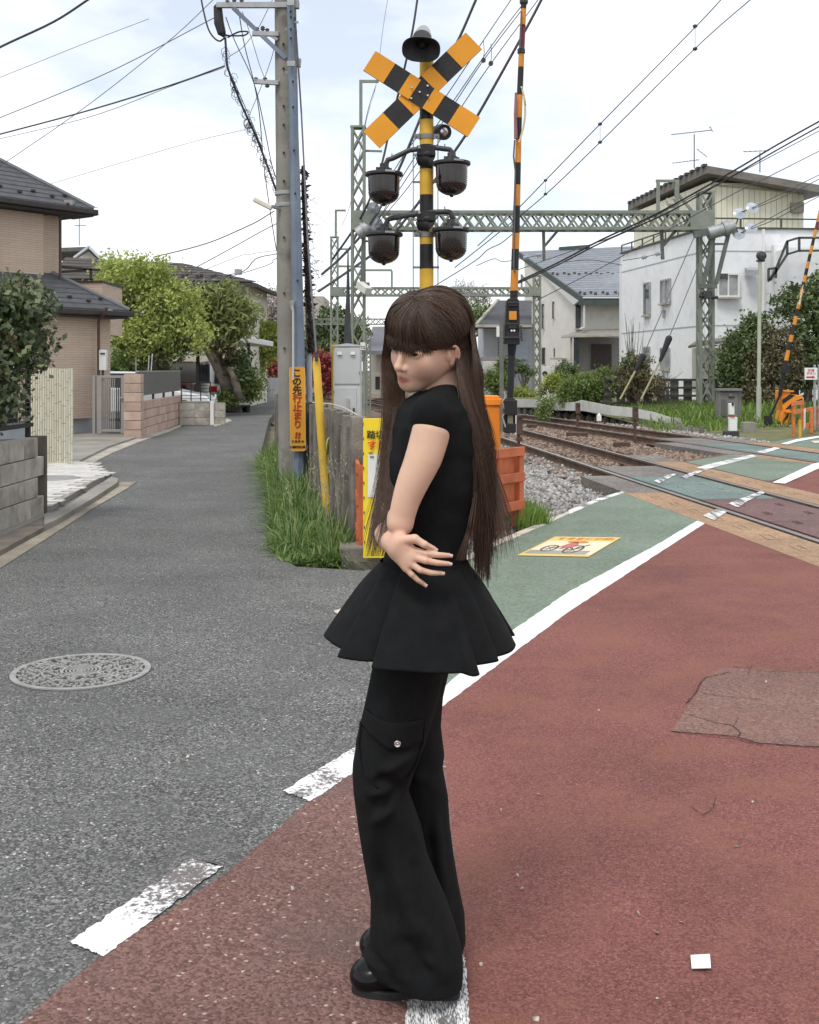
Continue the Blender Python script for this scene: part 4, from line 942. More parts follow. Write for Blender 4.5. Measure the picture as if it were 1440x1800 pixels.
segs = [(0, .35, BLK), (.35,.75,YEL),(.75,1.12,BLK),(1.12,1.5,YEL),(1.5,zy(560),BLK),(zy(560),zy(473),YEL),(zy(473),zy(430),BLK),(zy(430),zy(392),YEL),(zy(392),zy(343),BLK),(zy(343),zy(298),YEL),(zy(298),zy(255),BLK),(zy(255),zy(211),YEL),(zy(211),zy(190),BLK),(zy(190),zy(105),YEL)]
for z0, z1, m in segs:
    b = MB(); b.cyl((px_,Yc,z0), (px_,Yc,z1), BR+(.0006 if m is YEL else 0), 28); b.o('post_band', m, cs, 'auto')
cb = A(741, 160, Yc-.14); nC = Vector((0,-1,0))
def board(p, q, wpx, yoff, nm):
    Yb = Yc-.10-yoff; p = A(*p, Yb); q = A(*q, Yb); L_ = (q-p); d = L_.normalized(); s_ = Vector((-d.z,0,d.x)); w_ = wpx*Yb/F/2; n = 7
    pr = thing_part = None
    b = MB(); b.beam(p, q, .012, w_*2, up=s_); ob = b.o('crossbuck_board', BLK, cs, bevel=.001)
    fr = [0, .185, .345, .5-.0, .655, .815, 1]
    for a0, a1 in ((0,.19),(.335,.435),(.565,.665),(.81,1)):
        k = MB(); a = p+L_*a0-Vector((0,.0075,0)); c = p+L_*a1-Vector((0,.0075,0)); k.beam(a, c, .003, w_*2*.985, up=s_); k.o('orange_stripe', ORGB, ob)
board((649.5,107), (833,224), 41, .016, 'a'); board((653,246), (833,72), 41, 0, 'b')
for (x, y) in ((738,162),(724,154),(752,151),(723,173),(752,168)): b = MB(); b.lathe(A(x, y, Yc-.138), [(.011,0),(.011,.008),(.006,.013)], 10, M_=Matrix.Rotation(PI/2, 3, 'X')); b.o('bolt', STEEL, cs)
# horn loudspeaker
hm = Matrix.Rotation(PI/2, 3, 'X') @ Matrix.Rotation(-.45, 3, 'X')
hc_ = A(741, 84, Yc-.22); hn = MB(); vs = []; prf = [(.155,.158,.01),(.16,.16,0),(.150,.150,.005),(.09,.12,-.10),(.05,.07,-.16)]
ax = Vector((-.08,-.80,-.60)).normalized(); rx_ = Vector((1,0,-.05)).normalized(); uz = rx_.cross(ax)*-1; uz = ax.cross(rx_)
def hornshell(prof, n=40):
    b = MB(); m = len(prof)
    for (r, h, e) in prof:
        for i in range(n):
            a = 2*PI*i/n; ca, sa = math.cos(a), math.sin(a); sq = (abs(ca)**e+abs(sa)**e)**(-1/e)
            b.v.append(tuple(hc_+ax*h+rx_*(r*1.02*ca*sq)+uz*(r*.70*sa*sq)))
    b.f = [(j*n+i, j*n+(i+1) % n, (j+1)*n+(i+1) % n, (j+1)*n+i) for j in range(m-1) for i in range(n)]; b.f.append(tuple(range((m-1)*n, m*n))); b.mi = [0]*len(b.f); return b
hornshell([(.062,-.17,2),(.075,-.10,2),(.105,-.05,2.2),(.145,0,2.4),(.158,.03,2.6),(.160,.04,2.6),(.152,.04,2.6),(.135,.0,2.4),(.085,-.05,2.2),(.05,-.10,2),(.042,-.13,2)]).o('horn', DGR, cs, 'auto')
b = MB(); p0 = hc_-ax*.08+Vector((0,.03,.055)); b.tube([p0, p0-ax*.05, p0-ax*.16, p0-ax*.20], [.082,.080,.060,.050], 20); b.o('horn_driver', GALV, cs, 'auto')
b = MB(); b.lathe(hc_-ax*.09, [(.035,0),(.04,.012),(.02,.03)], 14, M_=ax.to_track_quat('Z','Y').to_matrix()); b.o('horn_throat', BLK, cs)
b = MB(); b.tube([hc_-ax*.16, Vector((px_,Yc,zy(105))), Vector((px_,Yc,zy(150)))], .02, 8); b.beam(A(757,88,Yc-.1), A(760,100,Yc-.05), .02); b.o('horn_bracket', GALV, cs)
# clamps
def clamp(y, nm='clamp'):
    b = MB(); b.lathe((px_,Yc,zy(y+4)), [(.063,0),(.068,.002),(.068,.040),(.063,.042)], 24); z = zy(y)
    for s in (-1, 1):
        b.box((px_+s*.085, Yc-.03, z), (.05,.014,.042)); b.cyl((px_+s*.088,Yc-.06,z), (px_+s*.088,Yc+.03,z), .007, 8)
    b.o('pipe_clamp', GRYM, cs)
clamp(241); clamp(413)
b = MB()
for s, x in ((-1,726.5),(1,770)):
    b.cyl(A(x, 242, Yc-.02), A(x, 520, Yc-.02), .0042, 6)
for y in (320, 470): 
    b.beam(A(727,y,Yc), A(740,y,Yc), .018); b.beam(A(760,y,Yc), A(772,y,Yc), .018)
b.o('cable_conduit', GRYM, cs)
# side floodlight-like alarm bell
b = MB(); c = A(776, 232, Yc+.05); b.tube([c+Vector((-.05,.10,.03)), c, c+Vector((.025,-.06,-.015))], [.045,.07,.068], 18); b.o('bell', DGR, cs, 'auto'); b = MB(); b.tube([c+Vector((.02,-.05,-.012)), c+Vector((.03,-.075,-.02))], [.05,.02], 16); b.o('bell_face', STEEL, cs)
b = MB(); b.beam(A(762,240,Yc), A(775,236,Yc+.05), .02); b.o('bell_bracket', GRYM, cs)
LENS = bpy.data.materials.new('smoky_lens'); LENS.use_nodes = True; pb = LENS.node_tree.nodes['Principled BSDF']; pb.inputs['Base Color'].default_value = (.013,.008,.008,1); pb.inputs['Roughness'].default_value = .12; pb.inputs['Coat Weight'].default_value = .3
LED = mat('lamp_dots', (.07,.05,.048), .4, .2)
def arm(yl, yr, ym):
    b = MB(); Ya = Yc-.09; L_ = A(681, yl, Ya-.02); Rr = A(795, yr, Ya-.02); m_ = A(745, ym, Ya)
    b.tube([A(679,yl+21,Ya-.02), A(679,yl+8,Ya-.02), A(682,yl+1,Ya-.02), A(690,yl-1.5,Ya-.02), A(720,ym+1,Ya), A(760,ym-4,Ya), A(784,yr-2,Ya-.02), A(791,yr-1,Ya-.02), A(795,yr+4,Ya-.02), A(796,yr+16,Ya-.02)], .023, 12)
    b.o('lamp_arm', DGR, cs, True)
    b = MB(); b.tube([A(736,ym+14,Yc-.02), A(741,ym+17,Yc-.05), A(750,ym+18,Yc-.07), A(759,ym+14,Yc-.02)], [.03,.06,.06,.03], 12); b.box(A(749,ym+4,Yc-.04), (.16,.16,.08)); b.tube([A(738,ym+8,Yc-.07), A(752,ym+8,Yc-.10), A(762,ym+6,Yc-.07)], .035, 10)
    b.o('arm_hub', BLK, cs, 'auto')
    b = MB()
    for x, y in ((737,ym-3),(730,ym+9)): b.lathe(A(x,y,Yc-.13), [(.014,0),(.014,.012),(.007,.02)], 8, M_=Matrix.Rotation(PI/2, 3, 'X'))
    for x, y in ((689,yl-5),(782,yr-6)): b.cyl(A(x,y+4,Ya-.02), A(x,y-5,Ya-.02), .006, 6); b.beam(A(x-5,y+1,Ya-.03), A(x+7,y,Ya-.03), .006)
    b.o('arm_bolts', GALV, cs)
arm(280, 264, 263); arm(385, 374, 377)
def pod(x, ytop, ybot, tilt):
    Yl = Yc-.14; c = A(x, ytop, Yl); R_ = .132; D_ = (ybot-ytop)*Yl/F
    pt = MB(); pt.lathe(c+Vector((0,0,-.03)), [(.02,.05),(.11,.046),(.160,.036),(.163,.03),(.163,.012),(.155,.006),(.02,.0)][::-1], 36); top = pt.o('lamp_lid', BLK, cs, 'auto')
    l_ = MB(); pr = [(R_*math.cos(a), -.03-(D_-.03-.10)-.10*math.sin(a)) for a in np.linspace(PI/2-.02, 0, 9)]; pr = [(max(r, .003), z) for r, z in pr]+[(R_+.006,-.03)]
    l_.lathe(c, pr, 40); ln = l_.o('lens', LENS, cs, 'auto')
    d = MB()
    for j in range(11):
        z = -.07-j*(D_-.09)/11; rr = R_+.004 if z > -(D_-.10) else R_*math.sqrt(max(.05, 1-((-z-(D_-.10))/.10)**2))+.003
        for i in range(14):
            a = PI+(i+.5*(j % 2))*PI/14
            d.box(c+Vector((rr*math.cos(a), rr*math.sin(a), z)), (.0045,.0045,.0045))
    d.o('lens_dots', LED, cs)
    k = MB(); k.cyl(c+Vector((0,0,.0)), c+Vector((0,0,.05)), .052, 16); k.cyl(c+Vector((0,0,.045)), c+Vector((0,0,.085)), .036, 14)
    for a in range(4): k.box(c+Vector((.06*math.cos(a*PI/2+.4), .06*math.sin(a*PI/2+.4), .035)), (.025,.025,.03))
    k.o('lamp_mount', DGR, cs)
    k = MB(); k.box(c+Vector((.055,-.158,-.002)), (.085,.004,.016), rot=.3); k.o('nameplate', GALV, cs)
    k = MB(); k.lathe(c+Vector((0,0,-D_-.012)), [(.012,0),(.02,.016)], 10); k.o('drain_cap', BLK, cs)
pod(675, 305, 360, 0); pod(794, 286, 344, 0); pod(675, 411, 464, 0); pod(793, 403, 458, 0)
# ================================================================ poles and signs beside the left road
PCON = mat('pole_concrete', (.235,.222,.195), .9, .14, 2, .2, 40, dirt=(.13,.12,.10), dsc=3, dlo=.5, dhi=.7)
BSTL = mat('blue_grey_steel', (.17,.21,.27), .5, .12, 4, .1, 30, metal=.2, dirt=(.13,.15,.18))
CBL = mat('cable_black', (.03,.03,.034), .6, .1); CBG = mat('cable_grey', (.10,.10,.115), .6, .1)
def oct_(b, p, q, r0, r1, n=8): b.tube([p, q], [r0, r1], n)
up = thing('utility_pole', 'tall grey concrete utility pole with steel cross arms at the left road edge', 'utility pole', G(512,873))
Yp = up.location.y
b = MB(); pts = [A(512.5-.013*(830-y), y, Yp) for y in (875, 400, 0, -300)]; b.tube(pts, [.150,.140,.126,.114], 28); b.o('pole', PCON, up, 'auto')
RBT = mat('rusty_bolt', (.05,.04,.035), .7, .2)
for y in (77,120,186,219,268,318,417,515,612): 
    b = MB(); b.cyl(A(500.5-.005*(830-y)*.6, y, Yp-.125), A(500.5-.005*(830-y)*.6, y, Yp-.165), .013, 8); b.o('step_bolt', RBT, up)
def armb(x0, y0, x1, y1, w=.07, m=GALV, nm='cross_arm', Y=None, h=None): b = MB(); b.beam(A(x0,y0,Y or Yp-.12), A(x1,y1,Y or Yp-.12), w, h or w); return b.o(nm, m, up)
armb(381,9,526,9,.05,h=.06); armb(410,14,503,103,.045,BSTL,'arm_brace'); armb(444,59,490,60,.05); armb(447,143,490,146,.05); armb(476,62,488,70,.03,nm='arm_brace'); armb(517,8,526,8,.07,h=.09); armb(518,110,529,111,.07,h=.09)
for y, rr in ((12,.118), (57,.120), (133,.123), (144,.123), (341,.136), (362,.137)): b = MB(); b.lathe(A(505.5-.004*(600-y), y, Yp)-Vector((0,0,.02)), [(rr+.004,0),(rr+.008,.004),(rr+.008,.04),(rr+.004,.045)], 24); b.o('pole_band', GALV, up)
INS = mat('insulator_glaze', (.12,.11,.12), .3, .1)
for x, y in ((452,52),(462,50),(470,54),(466,140),(450,140),(400,4),(412,3),(425,3),(470,150)): b = MB(); b.lathe(A(x,y,Yp-.12)-Vector((0,0,.025)), [(.016,0),(.032,.016),(.02,.024),(.028,.04),(.01,.055)], 8); b.o('insulator', INS, up)
sp = thing('steel_pole', 'blue grey octagonal steel pole strapped to the right of the concrete utility pole', 'steel pole', G(526,873))
Ys = sp.location.y-.22
b = MB(); b.tube([A(526,840,Ys), A(525,640,Ys), A(519,320,Ys), A(511,20,Ys), A(509,-60,Ys)], [.074,.073,.059,.0415,.038], 8); b.o('shaft', BSTL, sp)
for x, y in ((511,20),(511.5,30),(511.5,51),(511.5,67),(515,143),(515.5,188),(517,264),(519,340),(523.5,493)): b = MB(); b.cyl(A(x, y, Ys-.04), A(x, y, Ys-.088), .012, 8); b.o('bolt_head', BLK, sp)
b = MB(); b.beam(A(518,39,Ys), A(525,39,Ys), .02); b.beam(A(505,3,Ys-.1), A(517,3,Ys-.1), .03, .09); b.beam(A(505,112,Ys-.1), A(519,112,Ys-.1), .03, .06); b.o('strap', GALV, sp)
b = MB(); b.tube([A(510,530,Ys-.12), A(513,538,Ys-.12), A(515.5,548,Ys-.12), A(515.5,668,Ys-.12)], [.05,.02,.012,.012], 8); b.o('drain_funnel', mat('pale_plastic', (.5,.48,.43), .5, .05), sp)
# white conduit with dead ivy
wp = thing('conduit_pole', 'thin pale grey conduit pole wrapped in dry ivy beside the blue steel pole', 'pole', G(547,872))
Yw = wp.location.y
b = MB(); b.tube([A(546,850,Yw), A(544.5,780,Yw), A(543,560,Yw), A(538,420,Yw), A(533.5,320,Yw)], [.039,.037,.035,.032,.029], 12); b.o('pipe', mat('pale_grey_pipe', (.47,.48,.52), .6, .08, 5, dirt=(.33,.33,.35)), wp, 'auto')
IVY = mat('dry_ivy', (.045,.035,.03), .9, .4, 20)
b = MB(); ir = random.Random(5)
def ivl(t): return (527+t*29, 170+t*460)
for k in range(5):
    pts = []
    for i in range(36):
        t = .22+.78*i/35; x = 530.5+(t**1.25)*17+ir.uniform(-2,2)*(.6+t)+(k-2)*.8*t; y = 200+t*420; pts.append(A(x, y, Yw-.06+ir.uniform(-.03,.03)))
    b.tube(pts, [.012+ir.uniform(-.004,.01) for _ in pts], 5)
for i in range(700):
    t = ir.uniform(.12,1)**.7; p = A(530.5+(t**1.25)*17+ir.gauss(0,2.6)*t, 200+t*420, Yw-.06+ir.gauss(0,.04)); q = p+Vector((ir.gauss(0,.035), ir.gauss(0,.035), ir.gauss(0,.035)))
    if ir.random() < .5: b.tube([p, q], [.006,.003], 3)
    else: b.add([p, p.lerp(q,.5)+Vector((0,0,.018)), q, p.lerp(q,.5)-Vector((0,0,.018))], [(0,1,2,3)])
for i in range(60):
    t = ir.uniform(.35,1); p = A(534+t*15, 200+t*420, Yw); pts = [p]
    for j in range(4): pts.append(pts[-1]+Vector((ir.uniform(-.02,.10)*(1 if ir.random() < .7 else -1), ir.gauss(0,.03), ir.gauss(0,.06))))
    b.tube(pts, [.004,.0035,.003,.002,.001], 3)
b.o('dry_ivy', IVY, wp)
gy = MB(); gy.tube([A(519,30,Ys), A(530,200,Yw-.3), A(541,420,12.0), A(557,632,10.8)], .010, 6); gy.t('guy_wire', CBG, 'guy wire slanting from the blue steel pole down to the yellow tube', 'guy wire')
# yellow guy guard
YGD = mat('yellow_plastic_tube', (.74,.47,.06), .38, .08, 4, dirt=(.6,.40,.08), dlo=.55, dhi=.8)
gd = thing('guy_guard', 'bright yellow slanting guy wire guard tube standing in tall grass', 'guard tube', G(577,922))
Yg = gd.location.y
b = MB(); b.tube([A(577,915,Yg), A(565.5,770,Yg-.05), A(556.5,640,Yg-.1), A(556.3,628,Yg-.1)], [.044,.041,.038,.026], 16); b.o('tube', YGD, gd, 'auto')
b = MB(); b.box(A(556.5,630,Yg-.15), (.035,.02,.055)); b.cyl(A(556,624,Yg-.1), A(556.3,618,Yg-.1), .018, 8); b.o('end_clip', DGR, gd)
# orange dead-end sign
SGN = mat('orange_enamel', (.66,.31,.03), .35, .05, 3, dirt=(.55,.26,.04), dlo=.6, dhi=.8); KNJ = mat('black_lettering', (.03,.02,.015), .6, .05); RDL = mat('red_lettering_paint', (.36,.035,.02), .6, .05)
Yo = Ys-.11; c = A(523.3, 719, Yo); so_ = thing('road_sign', 'tall orange rounded sign with vertical Japanese writing on the steel pole', 'road sign', c)
w_, h_, r_ = 27.4*Yo/F, 148*Yo/F, .028; rot = -.012
def rrect(c, w, h, r, n=6, y=0):
    out = []
    for (sx, sz, a0) in ((1,1,0),(-1,1,PI/2),(-1,-1,PI),(1,-1,1.5*PI)):
        for i in range(n+1):
            a = a0+PI/2*i/n; out.append(c+Vector((sx*(w/2-r)+r*math.cos(a), y, sz*(h/2-r)+r*math.sin(a))))
    return [c+Matrix.Rotation(rot,3,'Y') @ (p-c) for p in out]
b = MB(); b.prism(rrect(c, w_, h_, r_), (0,.02,0)); b.o('sign_plate', SGN, so_, bevel=.003)
b = MB(); ro_, ri_ = rrect(c, w_, h_, r_, y=-.003), rrect(c, w_-.012, h_-.012, r_-.005, y=-.003); n = len(ro_); b.add(ro_+ri_, [(i, (i+1) % n, n+(i+1) % n, n+i) for i in range(n)]); b.o('sign_rim', mat('pale_orange_rim', (.78,.45,.14), .4, .05), so_)
for i, ch in enumerate('この先行止まり'):
    y = 656.5+i*15.05; text(ch, .104, 'lettering', KNJ if i < 3 else RDL, so_, facing(A(522.0+i*.25, y, Yo-.004), 0, -.03), .0035, .001)
text('!!', .093, 'lettering', KNJ if 0 else RDL, so_, facing(A(523.5, 766, Yo-.004), 0, -.15), .005, .001, sx=1.3)
text('武 蔵 野 市', .029, 'lettering', KNJ, so_, facing(A(523.5,776.3,Yo-.004)), .001, .001); text('武蔵野警察署', .029, 'lettering', KNJ, so_, facing(A(523.5,786,Yo-.004)), .001, .001)
# ---------------------------------------------------------------- concrete post fence along the railway
FCON = mat('weathered_fence_concrete', (.20,.18,.155), .92, .2, 5, .4, 50, pv=.15, dirt=(.11,.10,.085), dsc=4, dlo=.45, dhi=.65)
fn = thing('concrete_fence', 'weathered concrete post and slab fence between the grass verge and railway', 'concrete fence', (-.8,11.4,0))
fa, fb_ = Vector((-.42,9.3,0)), Vector((-2.2,18.9,0)); fd = (fb_-fa).normalized(); fL = (fb_-fa).length; yaw = math.atan2(fd.y, fd.x)
po = MB().box((0,0,.54), (.13,.12,1.12)).o('fence_post', FCON, fn, bevel=.01); sl = MB().box((0,0,.50), (.36,.06,1.0)).o('fence_slab', FCON, fn, bevel=.005)
M0 = lambda t, h: Matrix.Translation(fa+fd*t+Vector((0,0,h))) @ Matrix.Rotation(yaw, 4, 'Z')
po.matrix_basis = M0(0, 0); sl.matrix_basis = M0(.25, 0); t = .5
while t < fL: inst(po, M0(t, RN.uniform(-.012,.012)), fn); inst(sl, M0(t+.25, RN.uniform(-.012,.012)), fn); t += .5
b = MB(); b.tube([fa+Vector((0,-.03,1.11))]+[fa+fd*t+Vector((0,0,1.115+.03*math.sin(t))) for t in (1,2,3.2,5)], .008, 5); b.t('rope', mat('pale_rope', (.5,.46,.38), .9, .1), 'pale rope tied along the top of the concrete fence', 'rope')
b = MB(); c = A(582, 783, 11.0)+Vector((0,-.10,0)); b.tube([c, c+Vector((-.012,.004,0))], [.085,.085], 24); b.t('reflector', mat('lime_reflector', (.55,.56,.24), .4, .08), 'lime yellow round reflector fixed to the concrete fence', 'reflector')
# ---------------------------------------------------------------- grey trackside cabinet
CAB = mat('pale_grey_cabinet_paint', (.52,.535,.53), .45, .05, 3, dirt=(.42,.42,.40), dsc=2.5, dlo=.58, dhi=.8); CABD = mat('cabinet_seam', (.25,.26,.26), .6, .1)
Yk = 13.6; kc = A(610, 650, Yk); ck = thing('signal_cabinet', 'tall pale grey metal cabinet with two vents behind the concrete fence', 'cabinet', (kc.x, Yk+.15, 0))
zt = zy(609, Yk); wk = 48*Yk/F
b = MB(); b.box((kc.x, Yk+.18, (zt-.1)/2-.05), (wk, .36, zt+.1)); b.o('cabinet_body', CAB, ck, bevel=.006)
b = MB(); b.prism([Vector((kc.x-wk/2-.012, Yk-.02, zt)), Vector((kc.x+wk/2+.012, Yk-.02, zt)), Vector((kc.x+wk/2+.012, Yk-.02, zt+.012)), Vector((kc.x, Yk-.02, zt+.038)), Vector((kc.x-wk/2-.012, Yk-.02, zt+.012))], (0,.4,0)); b.o('cabinet_roof', CAB, ck)
d0 = MB(); zs = zy(676, Yk); d0.box((kc.x+.003, Yk-.006, (zs+zt)/2-.003), (wk-.02,.016,zt-zs-.02)); d0.o('upper_door', CAB, ck, bevel=.004)
d0 = MB(); d0.box((kc.x-.02, Yk-.006, zs/2-.01), (wk-.06,.016,zs-.05)); d0.o('lower_door', CAB, ck, bevel=.004)
for x in (597, 620.5):
    b = MB(); c = A(x, 621, Yk-.02); b.prism([c+Vector((-.028,0,.018)), c+Vector((.028,0,.018)), c+Vector((.028,-.022,-.018)), c+Vector((-.028,-.022,-.018))], (0,.022,0)); b.o('vent_hood', CAB, ck)
b = MB(); b.box(A(612,718,Yk-.02), (.035,.025,.24)); b.o('lock_plate', mat('grey_cover', (.40,.40,.385), .5, .1), ck); b = MB(); b.cyl(A(622,717,Yk-.03), A(622,724,Yk-.03), .011, 8); b.box(A(622,730,Yk-.03), (.012,.015,.07)); b.o('handle', DGR, ck)
b = MB(); b.box(A(632,655,Yk-.02), (.012,.02,.03)); b.box(A(586.5,688,Yk-.02), (.012,.02,.03)); b.o('hinge', CABD, ck)
b = MB(); b.tube([A(631,650,Yk+.1), A(634,660,Yk+.1), A(634,760,Yk+.1)], .012, 6); b.o('side_pipe', CAB, ck)
b = MB(); b.tube([A(611,604,Yk+.3), A(611,580,Yk+.3), A(611.5,520,Yk+.3), A(612,440,Yk+.4)], [.045,.04,.02,.008], 10); b.tube([A(615,604,Yk+.3), A(614,575,Yk+.3), A(613,470,Yk+.3)], [.03,.02,.006], 8); b.o('cable_riser', DGR, ck)
b = MB(); b.box((A(588,650,Yk+.5).x, Yk+.5, .88), (.07,.02,1.85)); b.t('yellow_panel', YEL, 'narrow yellow panel standing half hidden behind the pale cabinet', 'panel')
# ---------------------------------------------------------------- orange fence round the signal post
OFN = mat('faded_orange_paint', (.50,.135,.055), .6, .14, 5, .15, 60, dirt=(.33,.10,.05), dsc=4, dlo=.5, dhi=.75, pv=.06)
of = thing('orange_fence', 'faded orange timber fence enclosing the foot of the crossing signal', 'fence', (.4,10,0))
c0, c1, c2 = Vector((-.355,8.85,0)), Vector((1.03,10.8,0)), Vector((-.60,12.4,0))
def ofence(p, q, n, hgt=.755):
    d = (q-p); L_ = d.length; d.normalize(); nn = Vector((d.y,-d.x,0))
    if nn.y > 0: nn = -nn
    for z, hh in ((hgt-.045,.085),(.47,.085),(.205,.085)):
        b = MB(); b.beam(p+nn*.045+Vector((0,0,z))+d*-.03, p+d*(L_+.03)+nn*.045+Vector((0,0,z)), .03, hh); b.o('rail', OFN, of, bevel=.004)
    for i in range(n+1):
        b = MB(); a = p+d*(L_*i/n); b.beam(a, a+Vector((0,0,hgt-.01)), .085, .085, up=d); b.o('post', OFN, of, bevel=.004)
ofence(c0, c1, 6); ofence(c2, c0, 5)
for p, q, n in ((c0,c1,6),(c2,c0,5)):
    d = (q-p)/n
    for i in range(n): b = MB(); a = p+d*(i+.16); b.prism([a+Vector((0,0,.12)), a+d*.68+Vector((0,0,.12)), a+d*.68+Vector((0,0,.70)), a+Vector((0,0,.70))], Vector((-d.y,d.x,0)).normalized()*.02); b.o('board', OFN, of)
MB().box((-.31,8.86,.02), (.46,.26,.2), rot=.1).t('kerb_block', FCON, 'grey concrete block at the foot of the yellow board', 'concrete block', bevel=.015)
# yellow gap-warning board
YB = mat('yellow_board', (.83,.62,.03), .4, .04, 3, dirt=(.74,.55,.06), dlo=.58, dhi=.8); WB = mat('white_board', (.7,.7,.66), .45, .06, 6, dirt=(.55,.54,.5), dlo=.55, dhi=.75)
Yy = 8.62; by = thing('warning_board', 'yellow warning board with black and red Japanese writing behind the woman', 'warning board', A(690, 980, Yy))
x0, x1, y0_, y1_ = 638.5, 742, 735.5, 981
b = MB(); p = [A(x0,y1_,Yy), A(x1,y1_,Yy+.05), A(x1,y0_,Yy+.05), A(x0,y0_,Yy)]; b.prism(p, (0,.02,0)); b.o('board', YB, by, bevel=.003)
b = MB(); p = [A(646.5,874,Yy-.003), A(735,874,Yy+.04), A(735,799,Yy+.04), A(646.5,799,Yy-.003)]; b.prism(p, (0,.002,0)); b.o('white_panel', WB, by)
text('踏切内', .0665, 'lettering', KNJ, by, facing(A(668,765,Yy-.006)), .0012, .001); text('すきま', .074, 'lettering', mat('red_board_lettering', (.62,.05,.015), .5, .05), by, facing(A(671.5,784,Yy-.006)), .0018, .001)
b = MB()
for (x, y) in ((652,796),(654,803)): b.box(A(x,y,Yy-.004), (.03,.008,.008))
for i in range(9): b.box(A(638.2+i*.35, 745+i*26, Yy-.004), (.008,.004,.02))
b.o('scuff_marks', mat('grime', (.12,.11,.09), .8, .2), by)
# ---------------------------------------------------------------- barrier at this side of the crossing
OBX = mat('orange_housing', (.78,.24,.025), .4, .06, 4)
Yb = 12.0; bg_ = thing('crossing_barrier', 'near barrier with raised orange and black arm and orange housing behind the fence', 'crossing barrier', A(868,650,Yb)-Vector((0,0,1.48)))
b = MB(); q0, q1 = A(826, 780, Yb), A(880, 703, Yb); b.box(((q0.x+q1.x)/2, Yb+.15, .55), (q1.x-q0.x, .32, 1.1)); b.o('housing', OBX, bg_, bevel=.012)
b = MB(); b.box(((q0.x+q1.x)/2, Yb+.15, 1.14), (q1.x-q0.x+.035, .36, .075)); b.box(((q0.x+q1.x)/2, Yb+.15, 1.19), (q1.x-q0.x-.02, .3, .03)); b.o('housing_lid', OBX, bg_, bevel=.01)
def axl(y): return np.interp(y, [-60,0,160,400,520,600,700,760], [925,921,914,907.5,903.5,901,897.5,896])
def awd(y): return np.interp(y, [-60,0,160,246,400,525], [9.5,10,10.5,10,13,14])
bl = [(-60,10,BLK),(10,16,BLK),(16,44,ORGB),(44,48,BLK),(48,86,None),(86,94,BLK),(94,118,ORGB),(118,167,BLK),(167,207,ORGB),(207,246,BLK),(246,286,ORGB),(286,325,BLK),(325,362,ORGB),(362,410,BLK),(410,438,ORGB),(438,475,BLK),(475,511,ORGB),(511,530,BLK)]
DRED = mat('dark_red_band', (.17,.03,.04), .5, .1); BORG = mat('barrier_orange', (.62,.25,.035), .5, .1, 5)
for y0, y1, m in bl:
    b = MB(); r0, r1 = awd(y0)*Yb/F/2, awd(y1)*Yb/F/2; b.tube([A(axl(y0),y0,Yb), A(axl(y1),y1,Yb)], [r0, r1], 14); b.o('arm_band', DRED if m is None else (BORG if m is ORGB else m), bg_, 'auto')
b = MB(); b.lathe(A(916.5,90,Yb), [(.033,-.03),(.042,-.02),(.042,.02),(.033,.03)], 12); b.o('joint_collar', DGR, bg_); b = MB(); b.lathe(A(921,2,Yb), [(.03,-.04),(.045,-.02),(.045,.04),(.03,.05)], 12); b.o('joint_collar', DGR, bg_)
b = MB()
for i in range(12):
    t0, t1 = i/12, (i+1)/12
    f_ = lambda t: A(917+9*math.sin(PI*t)**.8-4.5*t, 152+98*t, Yb-.06)
    b.add([f_(t0)-Vector((.012,0,0)), f_(t0)+Vector((.006,-.03*math.sin(PI*t0),0)), f_(t1)+Vector((.006,-.03*math.sin(PI*t1),0)), f_(t1)-Vector((.012,0,0))], [(0,1,2,3)])
bn = b.o('banner', mat('cream_banner', (.62,.56,.36), .7, .1, 14, dirt=(.2,.17,.1), dsc=14, dlo=.55, dhi=.62), bg_); bn.modifiers.new('thick','SOLIDIFY').thickness = .004
b = MB(); b.tube([A(907,163,Yb-.06), A(906,200,Yb-.06), A(907,244,Yb-.06)], [.012,.016,.02], 8); b.o('red_strap', mat('faded_red_strap', (.28,.13,.14), .7, .1), bg_)
b = MB(); b.tube([A(905,246,Yb-.07), A(903,275,Yb-.08), A(906,300,Yb-.07), A(903,470,Yb-.08), A(906,480,Yb-.07)], .009, 6); b.tube([A(917,20,Yb-.06), A(914,85,Yb-.07), A(922,80,Yb-.07)], .008, 5); b.o('arm_cable', CBG, bg_)
# break-away holder, lamps, counterweight
b = MB(); b.prism([A(886,604,Yb-.07), A(913,606,Yb-.07), A(914,560,Yb-.07), A(912.5,527,Yb-.07), A(908,524,Yb-.07), A(895,524,Yb-.07), A(890.5,528,Yb-.07)], (0,.14,0)); b.o('arm_holder', BLK, bg_, bevel=.008)
b = MB(); b.box(A(901.5,554.5,Yb-.085), (.078,.02,.09)); b.o('orange_plate', BORG, bg_)
b = MB(); b.box(A(902,534,Yb-.085), (.10,.03,.05)); b.box(A(901,573,Yb-.085), (.09,.02,.05)); b.beam(A(892,532,Yb-.11), A(912,532,Yb-.11), .02, .012); b.beam(A(890,569,Yb-.11), A(912,569,Yb-.11), .02, .012); b.beam(A(887,593,Yb-.1), A(915,593,Yb-.1), .03, .018); b.beam(A(887,570,Yb-.1), A(886,596,Yb-.1), .018); b.beam(A(916,572,Yb-.1), A(917,600,Yb-.1), .018); b.o('holder_bars', DGR, bg_)
LMP = mat('pale_lamp_glass', (.8,.76,.7), .2, .05)
for x in (899.5, 904): b = MB(); b.lathe(A(x,581.5,Yb-.10), [(.012,0),(.010,.012),(.004,.016)], 12, M_=Matrix.Rotation(PI/2,3,'X')); b.o('lamp', LMP, bg_)
